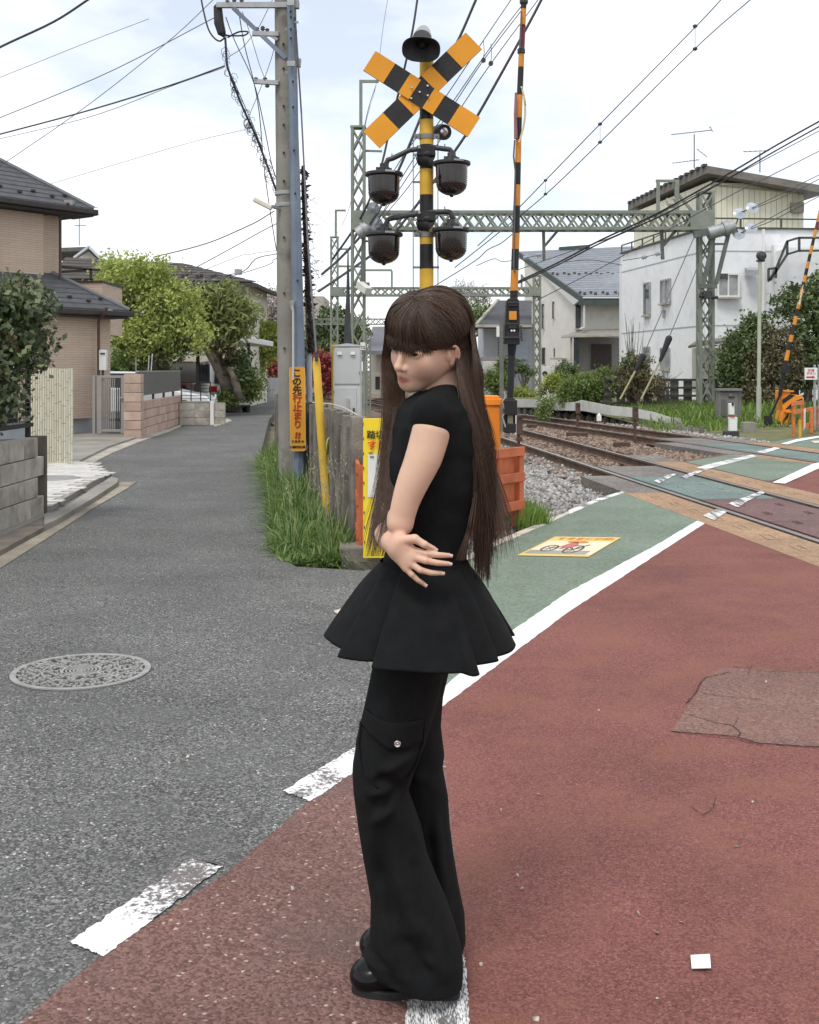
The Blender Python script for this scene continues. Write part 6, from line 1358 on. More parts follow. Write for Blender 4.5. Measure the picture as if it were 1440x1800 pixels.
for x, y, Y in ((122,357,26.0), (189.5,548,25.9)): b = MB(); b.box(A(x,y,Y-.05), (.15,.14,.11), taper=1.35); b.o('rain_hopper', mat('pale_hopper', (.42,.41,.40), .5, .05), hA)
b = MB(); b.box(A(182,633,25.75), (.16,.16,.46)); wb = b.o('water_heater', WHT, hA, bevel=.01); b = MB(); b.box(A(180.5,621.5,25.66), (.10,.02,.035)); b.o('vent_slot', GREYD, wb)
b = MB(); b.tube([A(181,650,25.75), A(181,670,25.75)], .03, 8); b.o('heater_pipe', BPIPE, hA)
p, q = A(112,530,29), A(180,530,29); b = MB(); b.box(((p.x+q.x)/2, 30, 3.05), (q.x-p.x, 2, 1.32)); b.o('balcony', SID, hA); b = MB(); b.box(((p.x+q.x)/2, 30, 3.73), (q.x-p.x+.06, 2.06, .05)); b.o('balcony_coping', GUT, hA)
b = MB()
for x0, y0, x1, y1 in ((109,469,176,475),(109,478,152,475),(160,473,160,490)): b.beam(A(x0,y0,29), A(x1,y1,29), .06)
b.o('balcony_rail', GUT, hA)
# gate, meter path, brick wall with panel
fc = sheet('forecourt', g2([(60,768),(165,764),(230,768),(243,771),(190,789),(141,814),(128,822),(60,815)],0), CONC, .05, .2)
sheet('gutter', g2([(128,818),(141,814),(190,789),(243,771),(300,753),(320,746),(318,750),(300,758),(243,778),(195,798),(150,822),(128,834)],0), LCON, .012, .1)
gt = thing('garden_gate', 'warm grey metal slatted garden gate beside the beige house', 'gate', A(195,765,25.2)); Yg_ = 25.2
def fb(x0, y0, x1, y1, Y, d, m, name, par, bev=.004): b = MB(); p, q = A(x0,y0,Y), A(x1,y1,Y); b.box(((p.x+q.x)/2, Y, (p.z+q.z)/2), (abs(q.x-p.x), d, abs(p.z-q.z))); return b.o(name, m, par, bevel=bev)
for x0, x1 in ((163,168),(171,179.5),(213,223),(223.5,227)): fb(x0, 660, x1, 762 if x0 > 168 else 765, Yg_, .05, GREYP, 'gate_stile', gt)
fb(179.5,660,213,664.5,Yg_,.04,GREYP,'gate_rail',gt); fb(179.5,754.5,213,759,Yg_,.04,GREYP,'gate_rail',gt)
for i in range(10): x = 181+i*3.3; fb(x,664.5,x+1.3+(.5 if i > 6 else 0),754.5,Yg_,.02,GREYP if i < 7 else DGR,'gate_slat',gt,0)
b = MB(); b.beam(A(211,699,Yg_-.07), A(221,698,Yg_-.07), .03); b.box(A(220,700,Yg_-.05), (.04,.05,.14)); b.o('gate_handle', GALV, gt)
BRK = mat('pinkish_wall_block', (.47,.345,.28), .9, .14, 6, .3, 50, pv=.12, dirt=(.33,.235,.195), dsc=3, dlo=.5, dhi=.72)
bw_ = thing('brick_wall', 'pinkish block garden wall with pillar and dark grey panel along the road', 'garden wall', Vector((-6,27,0)))
pa, pb = Vector((-5.88,24.35,0)), Vector((-6.30,31.2,0)); wd_ = (pb-pa).normalized(); wy = math.atan2(wd_.y, wd_.x); bs = MB().box((0,0,0), (.445,.16,.188)).o('block', BRK, bw_, bevel=.008)
first = True
for c in range(4):
    s_ = .42+(.225 if c % 2 else 0)
    while s_ < 6.9:
        M_ = Matrix.Translation(pa+wd_*s_+Vector((RN.uniform(-.004,.004),0,.10+c*.198))) @ Matrix.Rotation(wy, 4, 'Z')
        if first: bs.matrix_basis = M_; first = False
        else: inst(bs, M_, bw_)
        s_ += .453
pl_ = MB().box((0,0,0), (.36,.36,.188)).o('pillar_block', BRK, bw_, bevel=.008)
for c in range(7):
    M_ = Matrix.Translation(pa+wd_*.0+Vector((-.02,0,.10+c*.198))) @ Matrix.Rotation(wy, 4, 'Z')
    if c == 0: pl_.matrix_basis = M_
    else: inst(pl_, M_, bw_)
b = MB(); b.beam(pa+wd_*.3+Vector((0,0,1.17)), pb+Vector((0,0,1.17)), .04, .52); b.o('privacy_panel', mat('dark_grey_panel', (.125,.125,.118), .5, .06, 4), bw_); b = MB(); b.beam(pa+wd_*.3+Vector((0,0,1.445)), pb+Vector((0,0,1.445)), .06, .03); b.o('panel_rail', GREYP, bw_)
for s_ in (.8,2.4,4.0,5.6): b = MB(); b.box(pa+wd_*s_+Vector((0,0,.86)), (.05,.05,.14)); b.o('panel_foot', DGR, bw_)
# bamboo style fence
BMB = mat('pale_bamboo', (.56,.53,.42), .55, .1, 4, pv=.1, dirt=(.44,.42,.32), dlo=.6, dhi=.8); BND = mat('bamboo_node', (.30,.28,.21), .6, .15)
bf = thing('bamboo_fence', 'pale bamboo pole fence with dark nodes beside the white tiled entrance', 'fence', A(100,820,17.2))
for i in range(20):
    x = 48+i*4.15; Yq = 17.6-.02*i-(.0 if i < 15 else (i-15)*.05); p = A(x, 650, Yq); z1 = 1.50+RN.uniform(-.01,.01); b = MB(); b.tube([Vector((p.x,Yq,.0)), Vector((p.x,Yq,z1))], .0172, 8); po_ = b.o('bamboo_pole', BMB, bf, 'auto')
    b = MB(); z = RN.uniform(.1,.3)
    while z < 1.45: b.lathe((p.x,Yq,z), [(.0180,0),(.0195,.006),(.0180,.012)], 8); z += RN.uniform(.24,.30)
    b.o('node_rings', BND, po_, kind='stuff')
b = MB(); b.beam(A(48,700,17.68), A(127,700,17.45), .03, .05); b.beam(A(48,800,17.68), A(127,800,17.45), .03, .05); b.o('back_rail', BND, bf)
# tiled entrance, kerb and gutter
TIL = mat('white_paving_tile', (.56,.54,.51), .6, .06, 6, .1, 60, pv=.09, dirt=(.44,.41,.37), dlo=.6, dhi=.8); GRT = mat('tile_grout', (.30,.28,.25), .9, .1)
poly = [(-4.75,17.6),(-5.5,17.7),(-5.2,11.7),(-3.86,11.7),(-3.75,11.95),(-3.9,13.3),(-4.05,14.6),(-4.12,15.75),(-4.65,16.95)]
tp_ = thing('tiled_entrance', 'white tiled entrance floor with a round grey inspection cover', 'tiled floor', (-4.5,14,0)); sheet('grout_bed', [(x,y,0) for x, y in poly], GRT, .055, .2, tp_, None)
def inside(x, y):
    k = False; j = len(poly)-1
    for i in range(len(poly)):
        if (poly[i][1] > y) != (poly[j][1] > y) and x < (poly[j][0]-poly[i][0])*(y-poly[i][1])/(poly[j][1]-poly[i][1])+poly[i][0]: k = not k
        j = i
    return k
tl = MB().box((0,0,0), (.295,.145,.012)).o('tile', TIL, tp_); first = True; nt_l = 0
for r_ in range(42):
    for c in range(8):
        x, y = -5.4+c*.30+(.15 if r_ % 2 else 0), 11.75+r_*.15
        if all(inside(x+dx, y+dy) for dx in (-.07,.07) for dy in (-.03,.03)) and math.hypot(x+4.72, y-14.85) > .42:
            M_ = Matrix.Translation((x, y, .0585+RN.uniform(-.0015,.0015)))
            if first: tl.matrix_basis = M_; first = False
            else: inst(tl, M_, tp_)
            nt_l += 1
b = MB(); b.lathe((-4.72,14.85,.055), [(.40,0),(.40,.012),(.37,.014)], 40); b.o('inspection_cover', mat('grey_cover_concrete', (.27,.265,.25), .8, .15, 6), tp_)
kb = [(78,906),(100,901),(150,869),(196,839),(208,842),(206,850),(160,880),(118,905),(96,917),(78,925)]
sheet('kerb', g2(kb, .05), CONC, .062, .2); sheet('kerb', g2([(-80,990),(0,943),(78,907),(78,926),(0,968),(-80,1012)], .05), mat('dark_kerb', (.17,.15,.125), .95, .2, 5, .3), .05, .2)
sheet('gutter', g2([(-80,1012),(0,967),(78,925),(118,905),(160,880),(206,849),(242,847),(225,859),(160,897),(110,930),(0,1001),(-80,1048)],0), mat('stained_gutter', (.34,.30,.235), .9, .15, 3, .3, 60, dirt=(.21,.185,.15), dsc=1.2, dlo=.42, dhi=.62), .01, .1)
# grey block wall with wire fence and shrub at the left edge
GBK = mat('stained_grey_block', (.45,.42,.365), .92, .16, 4, .4, 50, pv=.08, dirt=(.23,.205,.165), dsc=2.2, dlo=.45, dhi=.65)
gw = thing('block_wall', 'stained grey concrete block wall at the left edge of the picture', 'block wall', (-3.8,8,0)); gb = MB().box((0,0,0), (.15,.398,.192)).o('block', GBK, gw, bevel=.006); first = True
for c in range(4):
    y = 11.4-(.2 if c % 2 else 0)
    while y > 4:
        M_ = Matrix.Translation((-3.80+RN.uniform(-.003,.003), y, .105+c*.2))
        if first: gb.matrix_basis = M_; first = False
        else: inst(gb, M_, gw)
        y -= .405
eb = MB().box((0,0,0), (.155,.078,.199)).o('end_block', mat('dark_mossy_block', (.13,.115,.09), .95, .2, 5, .3), gw, bevel=.006)
for c in range(4):
    M_ = Matrix.Translation((-3.80, 11.66, .105+c*.2))
    if c == 0: eb.matrix_basis = M_
    else: inst(eb, M_, gw)
sheet('footing', [(-3.6,4,0),(-3.6,11.7,0),(-3.95,11.7,0),(-3.95,4,0)], CONC, .012, .1)
FEN = mat('dark_fence_paint', (.028,.027,.03), .5, .1); wf = thing('wire_fence', 'dark wire panel fence on top of the grey block wall', 'fence', (-3.82,8,.8))
for z, hh in ((1.475,.03),(.93,.04)): b = MB(); b.beam((-3.80,4,z), (-3.80,11.45,z), .035, hh); b.o('fence_rail', FEN, wf)
for y in (11.45,9.6,7.75): b = MB(); b.beam((-3.84,y,.8), (-3.84,y,1.5), .045); b.o('fence_post', FEN, wf)
for k in range(11): z = .97+k*.046; b = MB(); b.tube([(-3.80,4,z), (-3.80,11.45,z)], .0032, 4); b.o('wire_strand', mat('fence_wire', (.10,.10,.11), .5, .1) if k == 0 else bpy.data.materials['fence_wire'], wf)
b = MB()
for k in range(75): b.tube([(-3.803,4+k*.1,.93), (-3.803,4+k*.1,1.475)], .0022, 3)
b.o('vertical_wires', bpy.data.materials['fence_wire'], wf, kind='stuff'); b = MB(); b.box((-3.93,9.3,1.2), (.012,4.2,.5)); b.o('dark_screen', mat('dark_plum_screen', (.02,.018,.024), .8, .1), wf)
# grey wall with railing, cars, carport
gy_ = thing('railed_wall', 'low grey block wall with black railing in front of the white car', 'wall', A(346,748,30.4)); gb2 = MB().box((0,0,0), (.395,.15,.19)).o('block', GBK, gy_, bevel=.006); first = True; p = A(320,748,30.4)
for c in range(3):
    for i in range(2 if c == 5 else 3):
        M_ = Matrix.Translation((p.x+.15+i*.4-(.18 if c % 2 else 0)*0, 30.45, .10+c*.2)); 
        if first: gb2.matrix_basis = M_; first = False
        else: inst(gb2, M_, gy_)
q = A(375,748,30.4); b = MB(); b.box((q.x-.02, 30.4, .32), (.09,.2,.66)); b.o('end_post', WHT, gy_); b = MB(); b.box(((p.x+q.x)/2, 30.45, .625), (q.x-p.x,.17,.04)); b.o('coping', LCON, gy_)
for x in (319,336,353,370): fb(x-.8,671,x+.8,710,30.4,.03,FEN,'railing_post',gy_,0)
for y in (671,677,683,689,695,701,708): fb(318,y-.5,371,y+.5,30.42,.02,FEN,'railing_bar',gy_,0)
sheet('threshold', g2([(372,748),(400,737),(408,741),(378,752)],0), LCON, .03, .05)
CARW = mat('white_car_paint', (.72,.73,.74), .25, .03, 2, coat=.5); CARR = mat('dark_red_car_paint', (.24,.025,.03), .25, .05, 2, coat=.5); RLENS = mat('red_lens', (.35,.02,.02), .2, .1); TYRE = mat('tyre_rubber', (.02,.02,.02), .8, .1)
def car(c, yaw, m, label, prof, w_, L_, lights=RLENS):
    t = thing('parked_car', label, 'car', c, 'cars parked under the carport'); R_ = Matrix.Translation(c) @ Matrix.Rotation(yaw, 4, 'Z'); cr = lambda P_: [R_ @ Vector(p) for p in P_]
    def ext(pf, y0, y1, inset=0):
        b = MB(); n = len(pf); k = [Vector((x, y0, z)) for x, z in pf]; e = [Vector((x, y1, z)) for x, z in pf]; b.add(cr(k+e), [tuple(range(n)), tuple(range(2*n-1,n-1,-1))]+[(i, i+n, (i+1)%n+n, (i+1)%n) for i in range(n)]); return b
    ext(prof['body'], -w_/2, w_/2).o('body', m, t, bevel=.05); ext(prof['cabin'], -w_/2+.09, w_/2-.09).o('cabin', m, t, bevel=.04)
    for y in (-w_/2+.085, w_/2-.085): ext(prof['glass'], y-.006, y+.006).o('side_window', GLS, t)
    for a, b_ in prof['screens']:
        k = MB(); (x0,z0), (x1,z1) = a, b_; y = w_/2-.2; k.add(cr([(x0,-y,z0),(x0,y,z0),(x1,y-.06,z1),(x1,-y+.06,z1)]), [(0,1,2,3)]); so2 = k.o('windscreen', GLS, t); so2.modifiers.new('s','SOLIDIFY').thickness = .03; so2.modifiers['s'].offset = 0
    for x in (.75, L_-.75):
        for y in (-w_/2+.08, w_/2-.08):
            k = MB(); k.lathe(R_ @ Vector((x,y,.31)), [(.2,-.09),(.30,-.09),(.31,-.06),(.31,.06),(.30,.09),(.2,.09)], 20, M_=R_.to_3x3() @ Matrix.Rotation(PI/2,3,'X')); wh = k.o('wheel', TYRE, t, 'auto'); k = MB(); k.lathe(R_ @ Vector((x,y,.31)), [(.02,-.10),(.19,-.095),(.19,.095),(.02,.10)], 14, M_=R_.to_3x3() @ Matrix.Rotation(PI/2,3,'X')); k.o('rim', GALV, wh)
    for y in (-w_/2+.16, w_/2-.16):
        k = MB(); k.add(cr([(-.012,y-.14,.72),(-.012,y+.14,.72),(-.012,y+.14,.92),(-.012,y-.14,.92)]), [(3,2,1,0)]); h_ = k.o('tail_light', lights, t); h_.modifiers.new('s','SOLIDIFY').thickness = .03
        k = MB(); k.add(cr([(L_+.012,y-.14,.62),(L_+.012,y+.14,.62),(L_+.012,y+.14,.74),(L_+.012,y-.14,.74)]), [(0,1,2,3)]); h_ = k.o('headlight', WHT, t); h_.modifiers.new('s','SOLIDIFY').thickness = .03
    k = MB(); k.add(cr([(L_+.014,-.18,.42),(L_+.014,.18,.42),(L_+.014,.18,.56),(L_+.014,-.18,.56)]), [(0,1,2,3)]); k.o('number_plate', WHT, t)
SED = dict(body=[(0,.25),(4.3,.25),(4.35,.55),(4.2,.72),(3.2,.92),(.9,.98),(.05,.92)], cabin=[(.35,.93),(3.25,.9),(2.35,1.42),(1.1,1.44)], glass=[(.65,.97),(2.95,.95),(2.28,1.37),(1.15,1.38)], screens=[((3.28,.91),(2.38,1.42)),((.30,.95),(1.06,1.44))])
VAN = dict(body=[(0,.25),(3.4,.25),(3.45,.6),(3.3,.95),(2.9,1.0),(.02,1.0)], cabin=[(.02,.98),(3.1,.98),(2.5,1.78),(.12,1.80)], glass=[(.2,1.02),(2.85,1.02),(2.42,1.65),(.25,1.68)], screens=[((3.13,.99),(2.53,1.78)),((-.005,1.02),(.095,1.78))])
car(Vector((-10.1,33.4,0)), .06, CARW, 'white low car behind the black railing', SED, 1.7, 4.3); car(Vector((-6.15,39.0,0)), 1.9, CARW, 'white upright van with red tail light beside the gnarled trunk', VAN, 1.5, 3.4); car(Vector((-9.4,40.5,0)), 1.25, CARR, 'dark red car half hidden behind the grey panel wall', VAN, 1.6, 3.4)
cp = thing('carport', 'carport with long white roof edge behind the trees', 'carport', A(320,690,37)); p, q = A(190,600,38.8), A(441,600,38.8)
b = MB(); b.box(((p.x+q.x)/2, 42, H+1.02), (q.x-p.x, 6.4, .2)); b.o('roof_edge', mat('white_carport_roof', (.78,.79,.8), .5, .04), cp, bevel=.02); fb(200,615,441,618,39.0,.1,GUT,'beam',cp); fb(300,622,440,625,39.1,.1,WHT,'beam',cp)
for x in (348,437,245): P0 = A(x,650,39.3); b = MB(); b.beam(Vector((P0.x,39.3,0)), Vector((P0.x,39.3,H+.92)), .11); b.o('carport_post', GUT, cp)
p, q = A(205,690,45.4), A(437,690,45.4); b = MB(); b.box(((p.x+q.x)/2, 45.5, .9), (q.x-p.x,.15,1.8)); b.o('rear_wall', mat('beige_block', (.34,.31,.255), .9, .1), cp); b = MB(); c = A(341,658,45.3); b.tube([c+Vector((.16*math.cos(a),0,.28*math.sin(a))) for a in np.linspace(.7,5.6,14)], .045, 5); b.o('painted_letter', KNJ, cp)
# far cream house with dark roof
hC = thing('cream_house', 'cream two storey house with long dark hipped roof behind the trees', 'house', A(330,690,46)); CRM = mat('cream_render', (.68,.65,.56), .9, .06, 2)
DRF = mat('dark_brown_roof', (.07,.062,.055), .8, .2, 3, pv=.08)
p, q = A(100,650,46), A(437,650,46); zt_ = zy(492,46); b = MB(); b.box(((p.x+q.x)/2, 49, zt_/2), (q.x-p.x, 6, zt_)); b.o('wall', CRM, hC)
ev = [A(90,491,45), A(450,497.5,45)]; rd_ = [A(115,455,49), A(322,465,49)]
rf = MB(); rf.prism([ev[0], ev[1], rd_[1]+Vector((0,0,0)), rd_[0]], (0,0,-.14)); rf.prism([ev[1], Vector((ev[1].x+.25,53,ev[1].z)), rd_[1]], (0,0,-.14)); rfo = rf.o('roof', DRF, hC)
for k in range(7):
    t0, t1 = k/7, (k+1)/7+.02; b = MB(); a0 = ev[0].lerp(rd_[0],t0); b0 = ev[1].lerp(rd_[1],t0); a1 = ev[0].lerp(rd_[0],t1); b1 = ev[1].lerp(rd_[1],t1); b.prism([a0+Vector((0,0,.04)), b0+Vector((0,0,.04)), b1+Vector((0,0,.01)), a1+Vector((0,0,.01))], (0,0,.04)); b.o('roof_course', DRF, rfo)
for i in range(12): t = .12+(i % 2)*.06; a0 = ev[0].lerp(rd_[0],t); b0 = ev[1].lerp(rd_[1],t); b = MB(); b.box(a0.lerp(b0,.52+i*.038)+Vector((0,-.05,.12)), (.12,.1,.1)); b.o('snow_guard', GUT, rfo)
b = MB(); b.beam(ev[0]+Vector((0,-.08,-.1)), ev[1]+Vector((.1,-.08,-.1)), .14, .14); b.tube([A(434,498,45.4), A(426,508,45.8), A(425.5,690,45.9)], .05, 6); b.o('gutter', GUT, hC)
def window(parent, x0, y0, x1, y1, Y, fm=None, cols=1, rows_=1, dep=.1, sill=True, gl=None):
    p, q = A(x0,y1,Y), A(x1,y0,Y); b = MB(); w2 = .06
    b.box(((p.x+q.x)/2, Y+.02, (p.z+q.z)/2), (q.x-p.x, .05, q.z-p.z)); wi = b.o('window', gl or GLS, parent)
    b = MB()
    for x in (p.x, q.x): b.box((x, Y-.03, (p.z+q.z)/2), (w2, .08, q.z-p.z+w2))
    for z in (p.z, q.z): b.box(((p.x+q.x)/2, Y-.031, z), (q.x-p.x, .08, w2))
    for c in range(1, cols): b.box((p.x+(q.x-p.x)*c/cols, Y-.025, (p.z+q.z)/2), (w2*.9, .06, q.z-p.z))
    for r_ in range(1, rows_): b.box(((p.x+q.x)/2, Y-.024, p.z+(q.z-p.z)*r_/rows_), (q.x-p.x, .05, w2*.7))
    b.o('window_frame', fm or GALV, wi)
    if sill: b = MB(); b.box(((p.x+q.x)/2, Y-.08, p.z-w2*.9), (q.x-p.x+.16, .14, .06)); b.o('window_sill', LCON, wi)
    return wi
window(hC, 330, 505, 375, 545, 45.95, GUT, 3); window(hC, 395, 512, 408, 545, 45.95, GUT)
b = MB(); b.prism([A(328,511,45.6), A(345,511,45.6), A(350,505,45.6), A(376,505,45.6), A(376,514,45.6), A(328,514,45.6)], (0,.3,0)); b.o('window_awning', GUT, hC)
hG = thing('gable_house', 'grey roofed house with small pale gable beyond the beige house', 'house', A(140,690,60)); b = MB(); p, q = A(100,440,60), A(172,450,60); b.box(((p.x+q.x)/2, 63, 3.4), (q.x-p.x-.3, 6, 6.6)); b.o('wall', CRM, hG)
b = MB(); b.prism([A(95,436,58), A(157,433.5,58), A(131,452,59.5), A(95,452,59.5)], (0,0,-.2)); b.prism([A(157,433,58), A(181,457,58), A(181,455,66), A(157,431,66)], (0,0,-.25)); b.o('roof', mat('mossy_grey_roof', (.13,.125,.105), .9, .2, 3), hG)
b = MB(); b.beam(A(131,453,57.8), A(157,434,57.8), .3, .1); b.beam(A(157,434,57.8), A(180,457,57.8), .3, .1); b.o('barge_board', mat('pale_barge', (.55,.57,.62), .6, .05), hG); b = MB(); b.prism([A(137,455,58.2), A(157,440,58.2), A(172,455,58.2)], (0,.1,0)); b.o('gable_end', CRM, hG)
def antenna(x, y0, y1, Y, arms, label):
    t = thing('tv_antenna', label, 'antenna', A(x,y1,Y)); b = MB(); b.tube([A(x,y1,Y), A(x,y0,Y)], .022, 6); b.o('mast', WG, t)
    for (x0, ya, x1, yb_, n) in arms:
        b = MB(); p, q = A(x0,ya,Y), A(x1,yb_,Y); b.beam(p, q, .02)
        for i in range(n): c = p.lerp(q, (i+.3)/n); b.beam(c-Vector((.02,.25,.03)), c+Vector((.02,.25,.07)), .012)
        b.o('antenna_boom', WG, t)
    return t
antenna(139.5, 364, 432, 58.5, [(128,364,172,365,9),(135,378,176,378,7),(132,397,152,397,5)], 'thin tv antenna mast above the small pale gable')
# low wall with planting and black mesh, corrugated fence
lw = thing('planter_wall', 'low mossy concrete planter wall below the gnarled tree', 'planter wall', G(410,722)); b = MB(); pts = [G(374,716), G(392,722), G(425,722), G(447,710), G(463,700)]
for a_, b_ in zip(pts, pts[1:]): b.prism([a_, b_, b_+Vector((0,0,.52)), a_+Vector((0,0,.52))], (-.05,.22,0))
b.o('wall_face', mat('mossy_concrete', (.16,.15,.12), .95, .2, 4, .3, dirt=(.09,.10,.06)), lw); b = MB(); b.prism([v+Vector((0,.1,.38)) for v in pts]+[Vector((-8.6,58,.5)), Vector((-9.5,42,.5))], (0,0,.05)); b.o('planting_bed', SOIL, lw)
bm2 = thing('mesh_fence', 'black mesh fence panel right of the gnarled tree', 'fence', G(452,706)); p, q = G(441,712)+Vector((-.1,.2,0)), G(466,698)+Vector((-.1,.2,0)); b = MB(); b.prism([p+Vector((0,0,.5)), q+Vector((0,0,.5)), q+Vector((0,0,1.62)), p+Vector((0,0,1.62))], (-.02,.03,0)); b.o('mesh_panel', FEN, bm2)
for v in (p, q): b = MB(); b.beam(v, v+Vector((0,0,1.7)), .08); b.o('fence_post', FEN, bm2)
cf = thing('corrugated_fence', 'pale grey corrugated fence closing the far end of the road', 'fence', A(478,697,60)); COR = mat('grey_corrugated', (.36,.37,.39), .6, .08, pv=.1)
for i in range(26): x = 462+i*1.9; b = MB(); p = A(x,697,61); b.beam(Vector((p.x,61+.03*(i % 2),-.05)), Vector((p.x,61+.03*(i % 2),zy(664,61))), .056, .03); b.o('corrugated_sheet', COR, cf)
# ================================================================ right side: houses and railway edge beyond the tracks
WALLW = mat('white_render', (.80,.81,.82), .9, .04, 1.2, .1, 60, dirt=(.66,.67,.68), dsc=2.2, dlo=.5, dhi=.75); WALLC = mat('warm_white_render', (.63,.615,.56), .9, .05, 1.5, .1, 60, dirt=(.47,.45,.40), dsc=1, dlo=.56, dhi=.8)
SLT = mat('blue_grey_slate', (.215,.232,.255), .65, .12, 3, pv=.07); DGT = mat('dark_green_trim', (.055,.075,.068), .6, .1); BRF = mat('bronze_frame', (.075,.07,.065), .5, .1); GLS2 = mat('pale_curtained_glass', (.30,.31,.31), .1, .2, 3, spec=.5)
HB = .25                        # ground level along the far side
KD = 1.36
AD = lambda x, y, Y: A(x, y, Y*KD)
def fbD(x0, y0, x1, y1, Y, d, *k): return fb(x0, y0, x1, y1, Y*KD, d, *k)
def windowD(p_, x0, y0, x1, y1, Y, *k, **kw): return window(p_, x0, y0, x1, y1, Y*KD, *k, **kw)
# --- slate roofed house
hD = thing('slate_roof_house', 'warm white house with broad blue grey slate roof left of the white building', 'house', AD(1005,690,52))
def wallp(px, name, m, par, th=.25, bev=0): b = MB(); p = [AD(*q) for q in px]; n = (p[1]-p[0]).cross(p[2]-p[1]).normalized(); n = n if n.y > 0 else -n; b.prism(p, n*th); return b.o(name, m, par)
wallp([(922,692,56),(1012,692,50.4),(1012,522,50.4),(922,452,56)], 'gable_wall', WALLC, hD, 3)
wallp([(1012.5,692,50.6),(1130,692,50.6),(1130,530,50.6),(1012.5,530,50.6)], 'wall', WALLC, hD, 4)
ea, eb_ = AD(1026,522,49.7), AD(1180,522,49.7); ra, rb = AD(912,442.5,57), AD(1180,430,57)
b = MB(); b.prism([ea-Vector((0,0,.05)), eb_-Vector((0,0,.05)), rb-Vector((0,0,.05)), ra-Vector((0,0,.05))], (0,0,-.15)); rD = b.o('roof', SLT, hD)
for k in range(22):
    t0, t1 = k/22, (k+1)/22+.006; q = [ea.lerp(ra,t0), eb_.lerp(rb,t0), eb_.lerp(rb,t1), ea.lerp(ra,t1)]; b = MB(); b.prism([q[0]+Vector((0,0,.03)), q[1]+Vector((0,0,.03)), q[2], q[3]], (0,0,-.045)); b.o('slate_course', SLT, rD)
b = MB(); n_ = (ra-ea).normalized(); b.beam(ea+Vector((-.12,-.12,-.15)), ra+Vector((-.12,-.12,-.12)), .12, .34); b.o('barge_board', DGT, hD); b = MB(); b.prism([ea+Vector((-.05,0,-.05)), ra+Vector((0,0,-.05)), ra+Vector((1.2,0,-1.1)), ea+Vector((-.55,.4,-.45))], (.1,.1,-.05)); b.o('verge_soffit', mat('grey_soffit', (.36,.36,.35), .8, .05), hD)
b = MB(); b.beam(ea+Vector((-.3,-.1,-.28)), eb_+Vector((0,-.1,-.28)), .2, .42); b.o('eave_fascia', DGT, hD); b = MB(); b.beam(ea+Vector((-.1,-.22,-.06)), eb_+Vector((0,-.22,-.06)), .06, .06); b.o('eave_gutter', WHT, hD)
b = MB(); b.beam(AD(983,438,57), AD(1036,434,57), .5, .25); b.o('ridge_vent', DGT, hD)
for rowv, t in (((972,992,1010,1030,1049,1069,1088), .46), ((1020,1039,1060,1082), .06)):
    for i, x in enumerate(rowv):
        for dx, dt in ((0,0),(8,-.022)): Yq = 49.7+(57-49.7)*(t+dt); y = 0; P0 = ea.lerp(ra,t+dt); X = (x+dx-720)*P0.y/F; b = MB(); b.box((X, P0.y, P0.z+.1), (.16,.12,.12)); b.o('snow_guard', BRF, rD)
def gwin(x0, y0, x1, y1, gl=None, sill=True, fm=BRF):      # on the splayed gable wall
    xm = (x0+x1)/2; Yq = np.interp(xm, [922,1012], [56,50.4])-.08; return windowD(hD, x0, y0, x1, y1, Yq, fm, 1, 2 if y1-y0 > 35 else 1, sill=sill, gl=gl)
gwin(953,535,961,577,GLS2); gwin(971.5,531,978,559,GLS2); gwin(974,613,977.5,626,None,False); gwin(953,612,965,640)
windowD(hD, 1012.5, 536, 1020, 577, 50.4, BRF, 1); b = MB(); b.box(AD(950,607,55.2), (1.3,.3,.06)); b.o('small_canopy', LCON, hD)
b = MB(); b.prism([AD(987,591,48.6), AD(1093,588,48.6), AD(1093,578,50.4), AD(1024,580,50.4), AD(1010,584,50.4)], (0,0,-.10)); b.o('porch_roof', mat('grey_porch_roof', (.26,.25,.22), .7, .1), hD); b = MB(); b.beam(AD(987,592,48.6), AD(1093,589.5,48.6), .08, .1); b.o('porch_gutter', LCON, hD)
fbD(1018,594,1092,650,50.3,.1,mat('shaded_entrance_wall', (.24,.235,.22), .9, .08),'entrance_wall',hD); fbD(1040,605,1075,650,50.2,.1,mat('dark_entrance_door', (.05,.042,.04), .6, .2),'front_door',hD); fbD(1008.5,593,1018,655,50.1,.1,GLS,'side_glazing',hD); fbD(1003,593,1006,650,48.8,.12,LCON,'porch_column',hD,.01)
b = MB(); b.tube([AD(1027,531,49.6), AD(1027,575,49.9), AD(1020,578,50)], .06, 6); b.o('downpipe', WHT, hD); fbD(968,629,1000,632,51.5,.6,LCON,'balcony_slab',hD)
b = MB(); c = AD(961,657,52.4); b.box(c, (.36*1.3,.3,.9)); ac = b.o('outdoor_unit', WHT, hD, bevel=.02); b = MB(); b.tube([AD(958,657,52.15), AD(958,657,52.13)], [.17,.17], 16); b.o('fan_grille', DGR, ac)
BRC = mat('terracotta_brick', (.33,.145,.075), .9, .1, pv=.15); ow = thing('brick_pier', 'orange brick garden pier in front of the dark porch', 'brick pier', AD(1062,660,47)); bsr = MB().box((0,0,0), (.42,.45,.115)).o('brick', BRC, ow); 
for r_ in range(8):
    for c in range(3):
        p = AD(1046,663,47.2); M_ = Matrix.Translation((p.x+.22+c*.43+(.1 if r_ % 2 else 0), 47.2, HB+.06+r_*.125))
        if r_ == 0 and c == 0: bsr.matrix_basis = M_
        else: inst(bsr, M_, ow)
b = MB(); p = AD(1044,627,47); b.box((p.x+.75, 47.2, HB+1.06), (1.6,.6,.08)); b.o('coping', BRC, ow)
